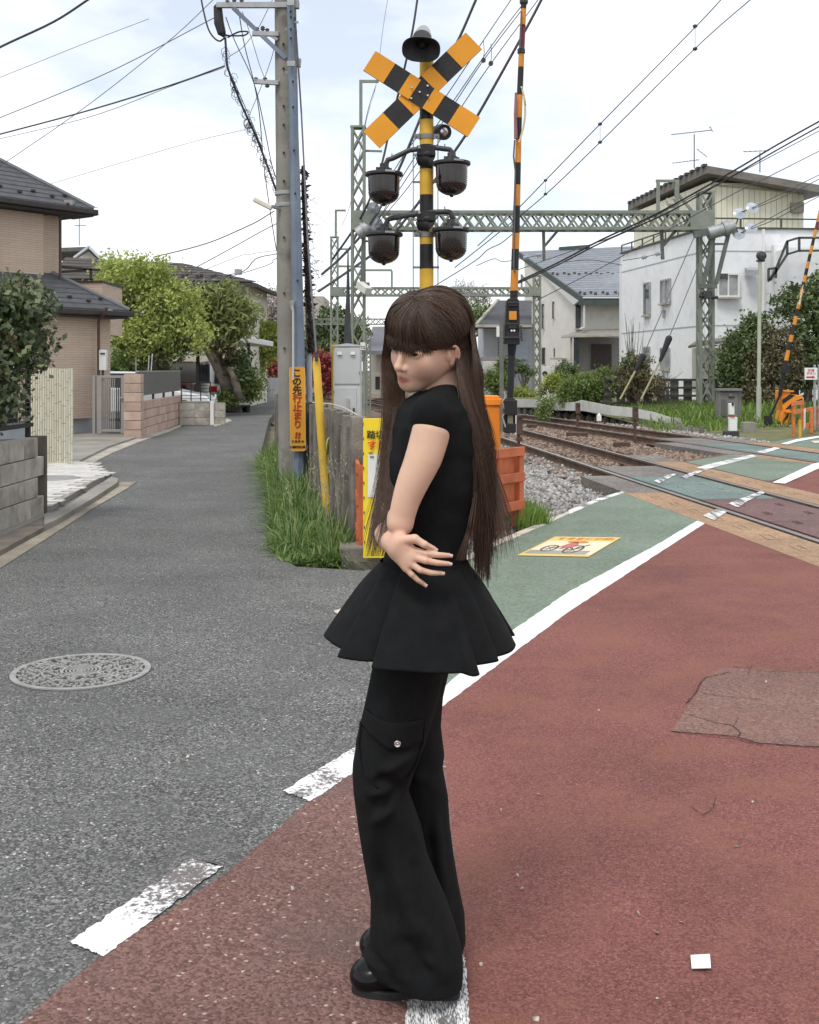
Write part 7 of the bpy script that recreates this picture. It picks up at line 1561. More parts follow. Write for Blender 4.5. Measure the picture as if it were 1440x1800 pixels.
# --- white building with cream penthouse
hW = thing('white_building', 'large white rendered building with cream boarded penthouse on its flat roof', 'building', A(1240,700,41)); Yn, Yf = 40.0, 48.8
PB = lambda y: (y-650)          # heights are the same along a wall: scale about the horizon
def hz(y): return H-(y-650)*Yn/F
xc, xl = A(1240,650,Yn).x, A(1093,650,Yf).x
cor, far, rig = Vector((xc,Yn,0)), Vector((xl,Yf,0)), Vector((A(1600,650,Yn).x, Yn+.6, 0))
zp = hz(402); b = MB(); b.prism([v+Vector((0,0,-.1)) for v in (cor, rig, rig+Vector((0,9,0)), far+Vector((1,6,0)), far)], (0,0,zp+.1)); b.o('wall', WALLW, hW)
ld = (far-cor).normalized(); ln = Vector((-ld.y, ld.x, 0)); ln = ln if ln.y < 0 else -ln
for z in (hz(441), hz(572)):
    b = MB(); b.beam(cor+ln*.004+Vector((0,0,z)), far+ln*.004+Vector((0,0,z)), .012, .045); b.beam(cor+Vector((0,-.004,z)), rig+Vector((0,-.004,z)), .012, .045); b.o('wall_joint', mat('grey_joint', (.40,.41,.42), .9, .05) if 'grey_joint' not in bpy.data.materials else bpy.data.materials['grey_joint'], hW)
RLG = mat('dark_green_rail', (.07,.075,.07), .6, .15)
b = MB(); b.beam(cor+Vector((0,-.03,zp+.03)), rig+Vector((0,-.03,zp+.03)), .12, .06); b.beam(cor+ln*.03+Vector((0,0,zp+.03)), far+ln*.03+Vector((0,0,zp+.03)), .12, .06); b.o('parapet_cap', RLG, hW)
b = MB(); zr = hz(383.5); b.beam(cor+Vector((0,0,zr)), rig+Vector((0,0,zr)), .05); b.beam(cor+Vector((0,0,zr)), far+Vector((0,0,zr)), .05); b.o('roof_rail', RLG, hW)
for t in np.linspace(0, 1, 8): v = cor.lerp(far, t); b = MB(); b.beam(v+Vector((0,0,zp)), v+Vector((0,0,zr)), .05); b.o('rail_post', RLG, hW)
for x in (1303.5,1375,1440,1510): v = Vector((A(x,650,Yn).x, Yn+.1, 0)); b = MB(); b.beam(v+Vector((0,0,zp)), v+Vector((0,0,zr)), .06); b.o('rail_post', RLG, hW)
def lwin(x0, y0, x1, y1, cols=1, rot=True, gl=None):     # opening on the receding left wall, heights given as pixels there
    def on_(x): # intersect view ray with the wall
        k = (x-720)/F; t = (cor.x-k*cor.y)/(k*(far.y-cor.y)-(far.x-cor.x)); return cor.lerp(far, t)
    a, c = on_(x0), on_(x1); zt, zb = H-(y0-650)*a.y/F, H-(y1-650)*a.y/F
    b = MB(); b.prism([a+ln*.012+Vector((0,0,zb)), c+ln*.012+Vector((0,0,zb)), c+ln*.012+Vector((0,0,zt)), a+ln*.012+Vector((0,0,zt))], ln*.01); wi = b.o('window', gl or GLS2, hW)
    b = MB()
    for v in ((a, c) if cols == 1 else (a, a.lerp(c,.5), c)): b.beam(v+ln*.03+Vector((0,0,zb)), v+ln*.03+Vector((0,0,zt)), .07)
    for z in (zb, zt): b.beam(a+ln*.031+Vector((0,0,z)), c+ln*.031+Vector((0,0,z)), .07)
    b.o('window_frame', GALV, wi); b = MB(); b.beam(a+ln*.08+Vector((0,0,zb-.06)), c+ln*.08+Vector((0,0,zb-.06)), .14, .07); b.o('window_sill', LCON, wi)
lwin(1133.5,499,1144,554,1,gl=GLS); lwin(1163,494,1179.5,533,2); lwin(1133,611,1143,652,1); lwin(1163,613,1178,648,1)
b = MB(); v = A(1166,552,43.9); b.box(v+Vector((0,-.1,0)), (.10,.1,.30)); b.o('wall_light', mat('grey_fitting', (.3,.31,.31), .5, .1), hW)
window(hW, 1262, 482, 1298, 521, Yn-.05, WHT, 2, 1, gl=GLS2); fb(1262,481,1279,489,Yn-.1,.1,BRF,'blind_box',hW)
b = MB(); p = A(1322,478,Yn-.2); b.prism([p+Vector((-.2,.2,.17)), p+Vector((.2,.2,.17)), p+Vector((.2,-.2,.05)), p+Vector((-.2,-.2,.05))], (0,0,-.18)); b.o('vent_hood', mat('grey_vent', (.34,.36,.38), .5, .1), hW); fb(1358,431,1376,470,Yn-.1,.3,WHT,'wall_cabinet',hW)
b = MB(); b.tube([A(1342,403,Yn-.1), A(1342,610,Yn-.1)], .05, 8); b.o('downpipe', WHT, hW)
b = MB(); p = A(1342,650,Yn-1.6); b.box((A(1410,650,38).x+.5, Yn-.75, hz(443)/2), (A(1480,650,38).x-A(1345,650,38).x-1, 1.4, hz(443))); b.o('stair_block', WALLW, hW)
b = MB(); Yst = 38.0
for x0,y0,x1,y1 in ((1350,495,1365,473),(1364,473,1384,424),(1384,424,1404,418),(1404,418,1480,418),(1354,493,1384,447),(1384,447,1404,441),(1404,441,1480,440),(1351,493,1351,472),(1364,489,1364,471),(1384,447,1384,424),(1405,441,1405,418),(1351,473,1364,471)): b.beam(A(x0,y0,Yst), A(x1,y1,Yst), .07)
b.o('stair_rail', RLG, hW)
# penthouse
CRB = mat('cream_boarding', (.68,.66,.52), .6, .05, 3, pv=.035, dirt=(.60,.58,.45), dsc=3, dlo=.6, dhi=.8); PRF = mat('weathered_roof_edge', (.19,.175,.155), .85, .15, 4, dirt=(.12,.11,.10))
pc = Vector((A(1250,650,40.3).x, 40.35, 0)); pr_ = Vector((A(1415,650,40.6).x, 40.7, 0)); pf = Vector((A(1114,650,48.5).x, 48.5, 0)); ztop = H+(650-318)*40.35/F
b = MB(); b.prism([pc+Vector((.06,.08,zp-.2)), pr_+Vector((-.05,.08,zp-.2)), pr_+Vector((0,5,zp-.2)), pf+Vector((2,2,zp-.2)), pf+Vector((.1,0,zp-.2))], (0,0,ztop-zp+.15)); b.o('penthouse_core', CRB, hW)
for i in range(17):
    a, c = pc.lerp(pr_, i/17), pc.lerp(pr_, (i+.93)/17); b = MB(); zt = ztop-.02-.42*(i+.5)/17; b.prism([a+Vector((0,0,zp)), c+Vector((0,0,zp)), c+Vector((0,0,zt)), a+Vector((0,0,zt))], (0,.07,0)); b.o('wall_board', CRB, hW)
for i in range(14):
    a, c = pc.lerp(pf, i/14), pc.lerp(pf, (i+.95)/14); b = MB(); pn = Vector(((pf-pc).y, -(pf-pc).x, 0)).normalized(); b.prism([a+Vector((0,0,zp)), c+Vector((0,0,zp)), c+Vector((0,0,ztop)), a+Vector((0,0,ztop))], -pn*.06 if pn.y < 0 else pn*.06); b.o('wall_board', CRB, hW)
b = MB(); zb_ = H+(650-324)*40.3/F; b.beam(pc+Vector((-.02,-.03,zb_)), pr_+Vector((0,-.03,zb_-.28)), .03, .05); b.o('trim_line', LCON, hW)
r0, r1, r2 = A(1243,291,39.9), A(1452,327,39.9), A(1104,359,49.3); r3 = r1+(r2-r0)*.9; b = MB(); b.prism([r0, r1, r3, r2], (0,0,-.26)); prf = b.o('penthouse_roof', PRF, hW)
for i in range(16): a = r0.lerp(r2, (i+.5)/16); b = MB(); b.box(a+Vector((.0,0,.04)), (.16,.3,.10)); b.o('roof_rib', GUT, prf)
fb(1390,356,1412,374,40.6,.2,mat('rusty_vent', (.27,.25,.2), .8, .2),'wall_vent',hW)
b = MB(); b.beam(A(1176,352,44), A(1181,362,43.6), .25, .18); b.o('eave_lamp', LCON, hW)
antenna(1220.5, 236, 296, 42, [(1180,237,1252,229,14),(1182,287,1230,281,8),(1247,222,1254,232,1),(1225,262,1243,276,3)], 'tall tv antenna with long boom on the cream penthouse roof'); antenna(1336, 268, 303, 41, [(1307,267,1352,265,5)], 'small tv antenna on the right part of the penthouse roof')
# lean-to and steps
lt = thing('lean_to', 'small cream lean to with grey roof against the white building', 'lean-to', A(1255,690,38.6)); fb(1222,612,1290,690,38.9,.9,mat('cream_planks', (.50,.48,.40), .8, .08),'wall',lt,0)
b = MB(); b.prism([A(1210,608,38.2), A(1305,594,38.2), A(1305,588,39.6), A(1222,600,39.6)], (0,0,-.08)); b.o('roof', PRF, lt)
# --- far fence, low white wall, sleeper wall
SLF = mat('old_sleeper_fence', (.15,.135,.12), .95, .2, 6, .3, 40, pv=.2); fF = thing('post_fence', 'dark railed fence of old posts along the foot of the white building', 'fence', A(1180,720,36)); 
for i in range(16): x = 1068+i*23.5; p = A(x,720,36.6); b = MB(); b.box((p.x, 36.6, .15+.50), (.26,.08,1.0+RN.uniform(-.06,.06))); b.o('fence_post', SLF, fF)
for y in (667,681,695,709): b = MB(); b.beam(A(1062,y,36.5), A(1430,y+1.5,36.5), .05, .07); b.o('fence_rail', mat('dark_rail_%d' % y, (.055,.055,.052), .7, .15), fF)
LW = mat('white_washed_concrete', (.56,.56,.53), .85, .08, 4, .2, 50, dirt=(.38,.37,.33), dsc=2, dlo=.55, dhi=.75); wl_ = thing('low_white_wall', 'low white washed concrete wall curving along the far track', 'low wall', G(1100,742))
wp_ = [(905,702,716,40),(940,703,716,39),(975,708,721,37.5),(1010,707,722,35.8),(1022,703.5,722,35.2),(1050,709,726,34),(1075,714,730,33),(1110,717,733,32.2),(1150,725,740,31.4),(1183,735,748,30.8)]
for (x0,a0,b0,Ya),(x1,a1,b1,Yb2) in zip(wp_, wp_[1:]): b = MB(); b.prism([A(x0,b0,Ya), A(x1,b1,Yb2), A(x1,a1,Yb2), A(x0,a0,Ya)], (.04,.22,0)); b.o('wall_section', LW, wl_)
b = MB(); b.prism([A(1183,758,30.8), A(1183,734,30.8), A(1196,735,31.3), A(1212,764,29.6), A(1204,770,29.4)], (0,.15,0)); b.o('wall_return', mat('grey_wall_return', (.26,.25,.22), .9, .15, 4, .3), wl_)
sw = thing('sleeper_wall', 'low retaining wall of small concrete posts and slabs beside the far rail', 'retaining wall', G(1000,748)); 
for i in range(40):
    Yq = 27.6+i*.62; c = onc(C2, Yq, 2.0, -.16); b = MB(); b.box(c+Vector((0,0,.03)), (.10,.14,.42), rot=-.2); b.o('wall_post', SLF, sw); b = MB(); b.box(c+Vector((.07,.31,.0)), (.07,.5,.34), rot=.2); b.o('wall_slab', CONC, sw)
b = MB(); b.beam(A(1300,751,30), A(1395,757,29.4), .3, .28); b.t('concrete_kerb', CONC, 'long grey concrete kerb in front of the far grass bank', 'kerb', bevel=.02); b = MB(); b.box(A(1315,752,28.8), (.30,.25,.3)); b.t('kerb_stub', CONC, 'short grey concrete stub left of the long kerb', 'concrete block', bevel=.02)
# --- grey trackside cabinet, marker device, lamp post, sign
ck2 = thing('relay_cabinet', 'dark grey relay cabinet standing in grass in front of the far gantry leg', 'cabinet', A(1281,757,31)); CB2 = mat('dark_grey_cabinet', (.20,.195,.185), .6, .08, 4)
fb(1261,685,1300,760,31.2,.4,CB2,'cabinet_body',ck2,.02); fb(1260,683,1301,687,31.1,.5,CB2,'cabinet_roof',ck2,.01); fb(1264,690,1297,752,30.97,.02,CB2,'cabinet_door',ck2,.005); fb(1268,702,1277,732,30.94,.02,mat('recessed_plate', (.12,.12,.115), .6, .1),'recess_plate',ck2); fb(1282,692,1287,696,30.94,.02,GALV,'keyhole_plate',ck2,0); fb(1281,697,1291,699.5,30.94,.02,DGR,'label_plate',ck2,0)
mk = thing('track_marker', 'small white track side device with red band on a dark base', 'marker device', A(1285,763,27.5)); fb(1273,757,1297,768,27.4,.3,DGR,'base',mk,.02); fb(1281,733,1295,760,27.4,.15,WHT,'lower_box',mk,.015); fb(1282,730,1291,732.3,27.35,.12,mat('red_band', (.45,.05,.05), .6, .1),'red_band',mk); fb(1281,709,1290,729,27.35,.14,WHT,'upper_box',mk,.015); fb(1286.5,708,1290,713,27.27,.03,BLK,'lens',mk,0)
mk2 = MB(); p = A(1053,735,27); mk2.box(p, (.1,.1,.14)); mk2.tube([p+Vector((0,0,.06)), p+Vector((0,0,.12))], [.05,.01], 6); mk2.t('marker_stub', WHT, 'tiny white pointed marker stub between the brown junction posts', 'marker')
for x, y, s in ((888,716,.3),):
    pass
lp = thing('lamp_post', 'slim pale green lamp post with round dark lamp before the white building', 'lamp post', A(1335,752,30.5)); PG = mat('pale_green_paint', (.42,.44,.36), .6, .08, 5); Yl_ = 30.5
b = MB(); b.tube([A(1334,756,Yl_), A(1334,680,Yl_)], .068, 12); b.tube([A(1334,680,Yl_), A(1336,458,Yl_)], .05, 12); b.o('post', PG, lp); b = MB(); c = A(1338,449,Yl_); b.tube([c+Vector((.02,.16,.03)), c+Vector((0,.05,0)), c+Vector((0,-.08,-.02)), c+Vector((.0,-.13,-.02))], [.06,.12,.125,.11], 16); b.o('lamp_head', DGR, lp, 'auto'); b = MB(); b.box(A(1337,458.5,Yl_), (.2,.12,.05)); b.o('lamp_bracket', DGR, lp)
b = MB(); b.lathe(A(1340,450,Yl_-.135), [(.10,0),(.095,.006),(.02,.02)], 16, M_=Matrix.Rotation(PI/2+.15,3,'X')); b.o('lamp_glass', GLS, lp)
Ye = 28.0; es = thing('button_sign', 'white sign with red Japanese words and a red arrow pointing right', 'sign', A(1426,700,Ye)); fb(1414.5,646.5,1437,667.5,Ye,.02,WHT,'sign_board',es,.003); RDS = mat('sign_red', (.55,.03,.06), .5, .05)
text('非常', .085, 'lettering', RDS, es, facing(A(1426,651.5,Ye-.014)), .001, .001); text('ボタン', .075, 'lettering', RDS, es, facing(A(1426,656.8,Ye-.014)), .001, .001)
b = MB(); b.beam(A(1417.5,663,Ye-.014), A(1429,663,Ye-.014), .004, .038); b.prism([A(1428.5,660.2,Ye-.016), A(1428.5,665.8,Ye-.016), A(1433,663,Ye-.016)], (0,.004,0)); b.o('red_arrow', RDS, es)
for x in (1432, 1440): b = MB(); p = A(x,650,Ye+.08); b.beam(Vector((p.x,p.y,0)), A(x,641,Ye+.08), .05); b.o('sign_post', GALV, es)
# --- far barrier
Yv = 29.5; fbz = thing('crossing_barrier', 'far barrier with raised striped arm and orange and black machine cover', 'crossing barrier', A(1393,755,Yv))
cv_ = [(1373.5,686),(1390,686),(1390,692.5),(1411.5,695.5),(1412,708),(1398,709),(1396,718),(1390,719),(1387,738),(1385,749),(1374,751),(1371.5,740),(1376,722),(1373,700)]
b = MB(); b.prism([A(x,y,Yv) for x, y in cv_], (0,.5,0)); b.o('machine_cover', mat('cover_orange', (.80,.27,.03), .5, .05, 3), fbz, bevel=.02)
def cstripe(q): b = MB(); b.prism([A(x,y,Yv-.006) for x, y in q], (0,.004,0)); b.o('black_stripe', BLK, fbz)
cstripe([(1375,703),(1389,693),(1398,695),(1376,711)]); cstripe([(1380,720),(1393,707),(1411,700),(1412,707),(1398,709),(1396,718)]); cstripe([(1375,741),(1384,728),(1387,726),(1386,733),(1377,745)]); b = MB(); b.box(A(1381.5,687.5,Yv+.2), (.26,.5,.04)); b.box(A(1383,723.5,Yv+.1), (.2,.5,.03)); b.o('cover_lid', bpy.data.materials['cover_orange'], fbz)
apts = [(1382,634),(1440,378),(1462,280),(1500,110)]
def ap_(y): return np.interp(y, [110,280,378,634,700], [1500,1462,1440,1382,1369])
ys_ = [634,616,601,589,571,556,543,532,520,508,496,484,472,460,447,432,418,404,390,374,358,340,322]
for i, (ya, yb_) in enumerate(zip(ys_, ys_[1:])):
    b = MB(); b.tube([A(ap_(ya),ya,Yv-.15), A(ap_(yb_),yb_,Yv-.15)], .055-.0009*i, 10); b.o('arm_band', BORG if i % 2 == 0 else (DRED if i == 17 else BLK), fbz, 'auto')
b = MB(); b.tube([A(ap_(634),634,Yv-.15), A(1378,655,Yv-.15), A(1371,695,Yv-.1)], [.07,.06,.05], 8); b.beam(A(1374,650,Yv-.2), A(1388,648,Yv-.2), .1, .2); b.o('arm_root', BLK, fbz); b = MB(); b.beam(A(1373,690,Yv), A(1353,734,Yv), .05); b.box(A(1350.5,738,Yv), (.16,.2,.2)); b.o('counterweight', BLK, fbz)
b = MB(); b.add([A(1403,538,Yv-.25), A(1410,505,Yv-.25), A(1413,500,Yv-.3), A(1407,536,Yv-.3)], [(0,1,2,3)]); o_ = b.o('banner', bpy.data.materials['cream_banner'], fbz); o_.modifiers.new('s','SOLIDIFY').thickness = .01
# --- far orange fence
of2 = thing('orange_fence', 'orange timber fence beside the far barrier at the right edge', 'fence', A(1415,768,27)); OF2 = mat('orange_fence_far', (.62,.19,.055), .6, .1, 5, pv=.05)
for x0, y0, y1, w, Y in ((1395,709,768,5,26.6),(1410,706,752,4,27.2),(1426,720,762,5.5,27.8),(1437,718,744,4,28.5),(1452,715,745,4,29),(1470,713,745,4,29.6)): fb(x0-w/2,y0,x0+w/2,y1,Y,.09,OF2,'post',of2,.01)
for q0, q1, Ya, Yb2 in (((1393,710),(1412,707),26.5,27.1),((1396,725),(1411,721),26.5,27.1),((1415,721),(1475,712),27.6,29.6),((1415,748),(1475,738),27.6,29.6)): b = MB(); b.beam(A(*q0,Ya), A(*q1,Yb2), .05, .09); b.o('rail', OF2, of2)
fb(1404,738,1408.5,770,26.4,.06,YEL,'yellow_post',of2,.01); b = MB(); b.prism([A(1412,756,27.3), A(1412,720,27.3), A(1416.5,718,27.3), A(1416,751,27.3)], (0,.03,0)); b.o('white_plate', WHT, of2)
# --- grey house behind the barrier, pale houses left of the head
hH = thing('grey_house', 'grey clad house with dark hipped roof seen between hair and barrier', 'house', A(880,690,60)); DKR = mat('dark_slate_roof', (.085,.088,.095), .75, .15, 2, pv=.08)
fb(845,572,930,690,65,5,mat('grey_cladding', (.42,.44,.47), .7, .06, 2),'wall',hH,0)
b = MB(); b.prism([A(838,571,59.5), A(935,571,59.5), A(935,528,64), A(876,528,64)], (0,0,-.2)); b.prism([A(838,571,59.5), A(876,528,64), A(846,556,70)], (0,0,-.2)); b.o('roof', DKR, hH); b = MB(); b.beam(A(836,573,59.4), A(935,573,59.4), .2, .14); b.beam(A(838,570,59.4), A(876,527,63.9), .15, .12); b.o('roof_edge', LCON, hH)
fb(846,628,905,634,58,2.4,mat('mauve_porch', (.26,.22,.225), .8, .1),'porch_roof',hH,0); fb(850,634,880,655,60,1,WHT,'porch_wall',hH,0); fb(873,574,881,592,58.5,.3,WHT,'white_box',hH,0); fb(905,600,928,632,62.3,.2,mat('bluish_cladding', (.42,.48,.53), .7, .05),'bay',hH,0)
b = MB()
for y in range(596,630,6): b.beam(A(876,y,58.4), A(880,y,58.4), .04)
b.beam(A(876,594,58.4), A(876,630,58.4), .05); b.beam(A(880,594,58.4), A(880,630,58.4), .05); b.o('ladder', DGR, hH)
hI = thing('mauve_roof_house', 'cream house with plain mauve grey roof left of the head of the woman', 'house', A(670,690,62)); fb(652,616,740,690,65,4,CRM,'wall',hI,0); b = MB(); b.prism([A(645,617,60.5), A(760,614,60.5), A(750,573,65), A(655,574,65)], (0,0,-.2)); b.o('roof', mat('mauve_grey_roof', (.17,.165,.185), .8, .1, 2), hI); fb(648,655,700,657.5,61,.8,LCON,'ledge',hI,0); fb(660,662,668,685,61.5,.3,GLS,'window',hI,0); fb(662,618,680,650,61.8,.2,mat('pinkish_panel', (.52,.47,.44), .8, .05),'wall_panel',hI,0)
tb = thing('far_apartment', 'distant beige apartment block behind the ivy pole', 'building', A(566,690,150)); fb(540,525,574,690,150,10,mat('beige_concrete', (.40,.375,.33), .9, .06, 1),'wall',tb,0)
for y in (536,546,556,566,580): 
    for x in (551,556,561,566,571): fb(x,y-2.5,x+2.5,y+2,149.9,.3,GLS2,'window',tb,0)
    fb(540,y+3,574,y+4,149.8,.4,LCON,'balcony_edge',tb,0)
# ================================================================ vegetation
vr = np.random.default_rng(77)
def leafcloud(name, P, size, m, parent, tint, elong=1.9, up=.3, kind=None, label=None):
    n = len(P); d = vr.normal(size=(n,3)); d[:,2] += up*0; d /= np.linalg.norm(d,axis=1,keepdims=True)
    u = np.cross(d, vr.normal(size=(n,3))); u /= np.linalg.norm(u,axis=1,keepdims=True); s = size*vr.uniform(.6,1.3,(n,1)); nn = np.cross(d, u)
    v = np.stack([P-d*s*.5*elong, P+u*s*.5+nn*s*.12, P+d*s*.5*elong, P-u*s*.5+nn*s*.12], 1).reshape(-1,3)
    return npmesh(name, v, np.arange(n*4).reshape(-1,4), m, parent, True, kind, label, attr=np.repeat(tint, 4))
def crownpts(ells, n, nclump, sig, shell=.55):
    """leaf positions gathered in clumps through the volume of several ellipsoids"""
    vol = np.array([e[1][0]*e[1][1]*e[1][2] for e in ells])**.75; pk = vr.choice(len(ells), nclump, p=vol/vol.sum())
    C = np.array([e[0] for e in ells])[pk]; Rr = np.array([e[1] for e in ells])[pk]; d = vr.normal(size=(nclump,3)); d /= np.linalg.norm(d,axis=1,keepdims=True)
    cc = C+d*Rr*(shell+(1-shell)*vr.uniform(0,1,(nclump,1))**.5); ct = np.clip(vr.normal(.5,.22,nclump),0,1); k = vr.integers(0, nclump, n)
    P_ = cc[k]+vr.normal(size=(n,3))*np.array(sig)*vr.uniform(.5,1.3,(nclump,1))[k]; return P_, np.clip(ct[k]+vr.normal(0,.16,n),0,1), cc
BARK = mat('bark', (.085,.068,.052), .95, .3, 6, .6, 30, c2=(.15,.125,.10)); BARKG = mat('grey_bark', (.16,.145,.13), .95, .25, 5, .5, 30)
def limbs(parent, base, tops, r0, m=BARK, fork=.45, name='trunk', wig=.12):
    b = MB(); base = Vector(base); cen = Vector(np.mean(tops, axis=0)); fk = base.lerp(Vector((cen.x*.5+base.x*.5, cen.y*.5+base.y*.5, cen.z)), fork)
    b.tube([base-Vector((0,0,.1)), base.lerp(fk,.5)+Vector((RN.uniform(-wig,wig), RN.uniform(-wig,wig), 0)), fk], [r0*1.25, r0, r0*.85], 10)
    for t in tops:
        t = Vector(t); q = fk.lerp(t,.5)+Vector((RN.uniform(-wig,wig), RN.uniform(-wig,wig), RN.uniform(0,wig))); b.tube([fk-Vector((0,0,r0*.3)), fk.lerp(q,.5), q, t], [r0*.62, r0*.45, r0*.28, r0*.05], 6)
    return b.o(name, m, parent, True)
def E(x, y, rx, ry, Y, ryd=None): return (np.array(A(x,y,Y)), np.array([rx*Y/F, (ryd or rx*Y/F*.9), ry*Y/F]))
def plant(kind, label, cat, base, ells, n, ncl, size, m, r0=.1, sig=None, bark=BARK, fork=.4, ntop=14, elong=1.9, shell=.55, group=None, name2='trunk', crown='crown'):
    t = thing(kind, label, cat, base, group); sg = sig or size*2.2; P_, tt, cc = crownpts(ells, n, ncl, (sg,sg,sg*.75), shell); leafcloud(crown, P_, size, m, t, tt, elong)
    if r0: limbs(t, base, [tuple(c) for c in cc[:ntop]], r0, bark, fork, name2)
    return t
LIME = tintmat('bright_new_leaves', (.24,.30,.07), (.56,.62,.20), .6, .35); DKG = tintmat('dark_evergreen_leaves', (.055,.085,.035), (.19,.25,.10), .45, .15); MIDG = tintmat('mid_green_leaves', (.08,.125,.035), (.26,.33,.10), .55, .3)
GLOSS = tintmat('glossy_camellia_leaves', (.045,.075,.035), (.20,.23,.11), .28, .1, .5, (.20,.12,.07)); REDL = tintmat('red_photinia_leaves', (.16,.03,.035), (.42,.10,.09), .5, .2); RUST = tintmat('brownish_leaves', (.08,.078,.036), (.24,.205,.12), .6, .2)
OLV = tintmat('olive_drooping_leaves', (.13,.17,.05), (.42,.45,.19), .55, .3); PINKB = tintmat('pale_blossom', (.34,.28,.27), (.62,.54,.52), .8, .3); WHF = tintmat('white_flowers', (.35,.42,.25), (.8,.8,.76), .8, .2); YLG = tintmat('yellow_green_leaves', (.20,.25,.05), (.44,.49,.13), .6, .3)
# left: big bright tree, gnarled tree, bushes, hedges
t1 = plant('leafy_tree', 'broad bright green tree behind the beige house and grey panel', 'tree', A(285,690,35.5)-Vector((0,0,.7)), [E(225,500,50,42,35),E(275,475,28,22,35),E(300,545,55,48,35),E(205,555,38,42,35),E(335,590,28,30,34.6),E(255,590,62,34,35),E(190,470,18,14,35)], 17000, 300, .07, LIME, .24, .20, BARK, .42, 30)
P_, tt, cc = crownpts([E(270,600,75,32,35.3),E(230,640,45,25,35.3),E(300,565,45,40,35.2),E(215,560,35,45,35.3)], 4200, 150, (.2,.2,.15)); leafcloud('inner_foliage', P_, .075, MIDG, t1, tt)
b = MB()
for (x, y) in ((232,447),(249,452),(194,449),(262,462),(247,462)):
    p = A(x, y, 35); b.tube([p-Vector((0,0,.6)), p-Vector((0,0,.2)), p+Vector((.02,0,.12))], [.012,.008,.004], 4)
    for i in range(26): q = p+Vector((RN.gauss(0,.10), RN.gauss(0,.1), RN.uniform(-.5,.15))); d = Vector((RN.gauss(0,1), RN.gauss(0,1), RN.gauss(0,.6))).normalized()*.07; s_ = d.cross(Vector((0,1,.3))).normalized()*.03; b.add([q-d, q+s_, q+d, q-s_], [(0,1,2,3)])
ts_ = b.o('top_shoots', LIME, t1); at_ = ts_.data.attributes.new('tint', 'FLOAT', 'POINT'); at_.data.foreach_set('value', [.7]*len(ts_.data.vertices))
for i, x in enumerate((239,262,268)): b = MB(); b.tube([A(x-1.5*i,662,26.8), A(x,628-i*3,27)], .015, 6); b.t('garden_stake', GALV, ['single upright grey garden stake behind the pillar','left of the two leaning grey garden stakes','right of the two leaning grey garden stakes'][i], 'stake', 'grey garden stakes behind the panel wall')
g_ = A(424,700,37.5); gnz = g_.z
t2 = thing('gnarled_tree', 'gnarled pollarded tree with thick leaning trunk and drooping leaves', 'tree', Vector((g_.x,37.5,.3))); b = MB()
b.tube([A(404,705,37.3), A(398,670,37.3), A(383,640,37.3), A(366,612,37.3), A(352,597,37.2)], [.24,.24,.21,.17,.12], 10); b.tube([A(381,638,37.3), A(383,612,37.4), A(377,596,37.4)], [.20,.16,.10], 8); b.tube([A(396,660,37.2), A(404,632,37.2), A(401,600,37.2), A(394,575,37.3)], [.15,.15,.13,.08], 8)
b.tube([A(421,702,36.8), A(414,672,36.8), A(408,656,36.8), A(401,645,36.8)], [.15,.13,.10,.06], 8); b.tube([A(402,604,37.2), A(412,575,37.2), A(418,535,37.2)], [.10,.07,.03], 6); b.tube([A(383,612,37.4), A(372,575,37.4), A(368,540,37.4)], [.11,.07,.03], 6); b.o('trunk', mat('gnarled_bark', (.10,.082,.065), .95, .3, 4, .8, 20, c2=(.19,.165,.135)), t2, True)
P_, tt, cc = crownpts([E(380,540,34,32,37.2),E(408,530,20,30,37.2),E(425,560,20,28,37.2),E(360,560,22,30,37.2),E(395,580,36,20,37.2)], 5200, 170, (.19,.19,.19)); leafcloud('crown', P_, .085, OLV, t2, tt, 3.0)
P_, tt, cc = crownpts([E(357,555,16,18,37.6),E(430,640,18,26,37)], 900, 36, (.16,.16,.14)); leafcloud('dark_leaves', P_, .09, DKG, t2, tt, 2.2); P_, tt, cc = crownpts([E(398,612,14,10,36.9),E(405,632,12,12,36.9)], 420, 16, (.1,.1,.1)); leafcloud('rusty_leaves', P_, .075, RUST, t2, tt, 2.6)
plant('hedge', 'dark leafy bush in the planter below the gnarled tree', 'bush', A(415,700,37)-Vector((0,0,.2)), [E(432,682,22,22,37.6),E(395,700,20,9,37),E(440,672,16,26,38)], 3200, 100, .07, MIDG, .05)
plant('leafy_tree', 'small yellow green tree by the black mesh fence', 'tree', A(452,692,50)-Vector((0,0,.2)), [E(455,610,28,34,50),E(470,590,22,22,50),E(445,640,20,26,50),E(442,575,12,18,50)], 7000, 190, .10, YLG, .10)
plant('hedge', 'dark green hedge mass beside the pale water heater and behind the gate', 'hedge', A(235,690,38)-Vector((0,0,.7)), [E(225,650,34,34,38),E(265,650,26,30,38)], 6000, 160, .085, DKG, .06)
plant('hedge', 'red leaved hedge above the corrugated fence at the end of the road', 'hedge', A(478,690,63)-Vector((0,0,1)), [E(478,650,16,13,63),E(490,655,12,14,63)], 3000, 80, .10, REDL, .05); plant('hedge', 'dark red leaved shrub between the yellow tube and grey cabinet', 'hedge', A(570,690,40)-Vector((0,0,.8)), [E(567,652,15,26,40),E(577,668,12,20,40)], 4200, 110, .075, REDL, .05)
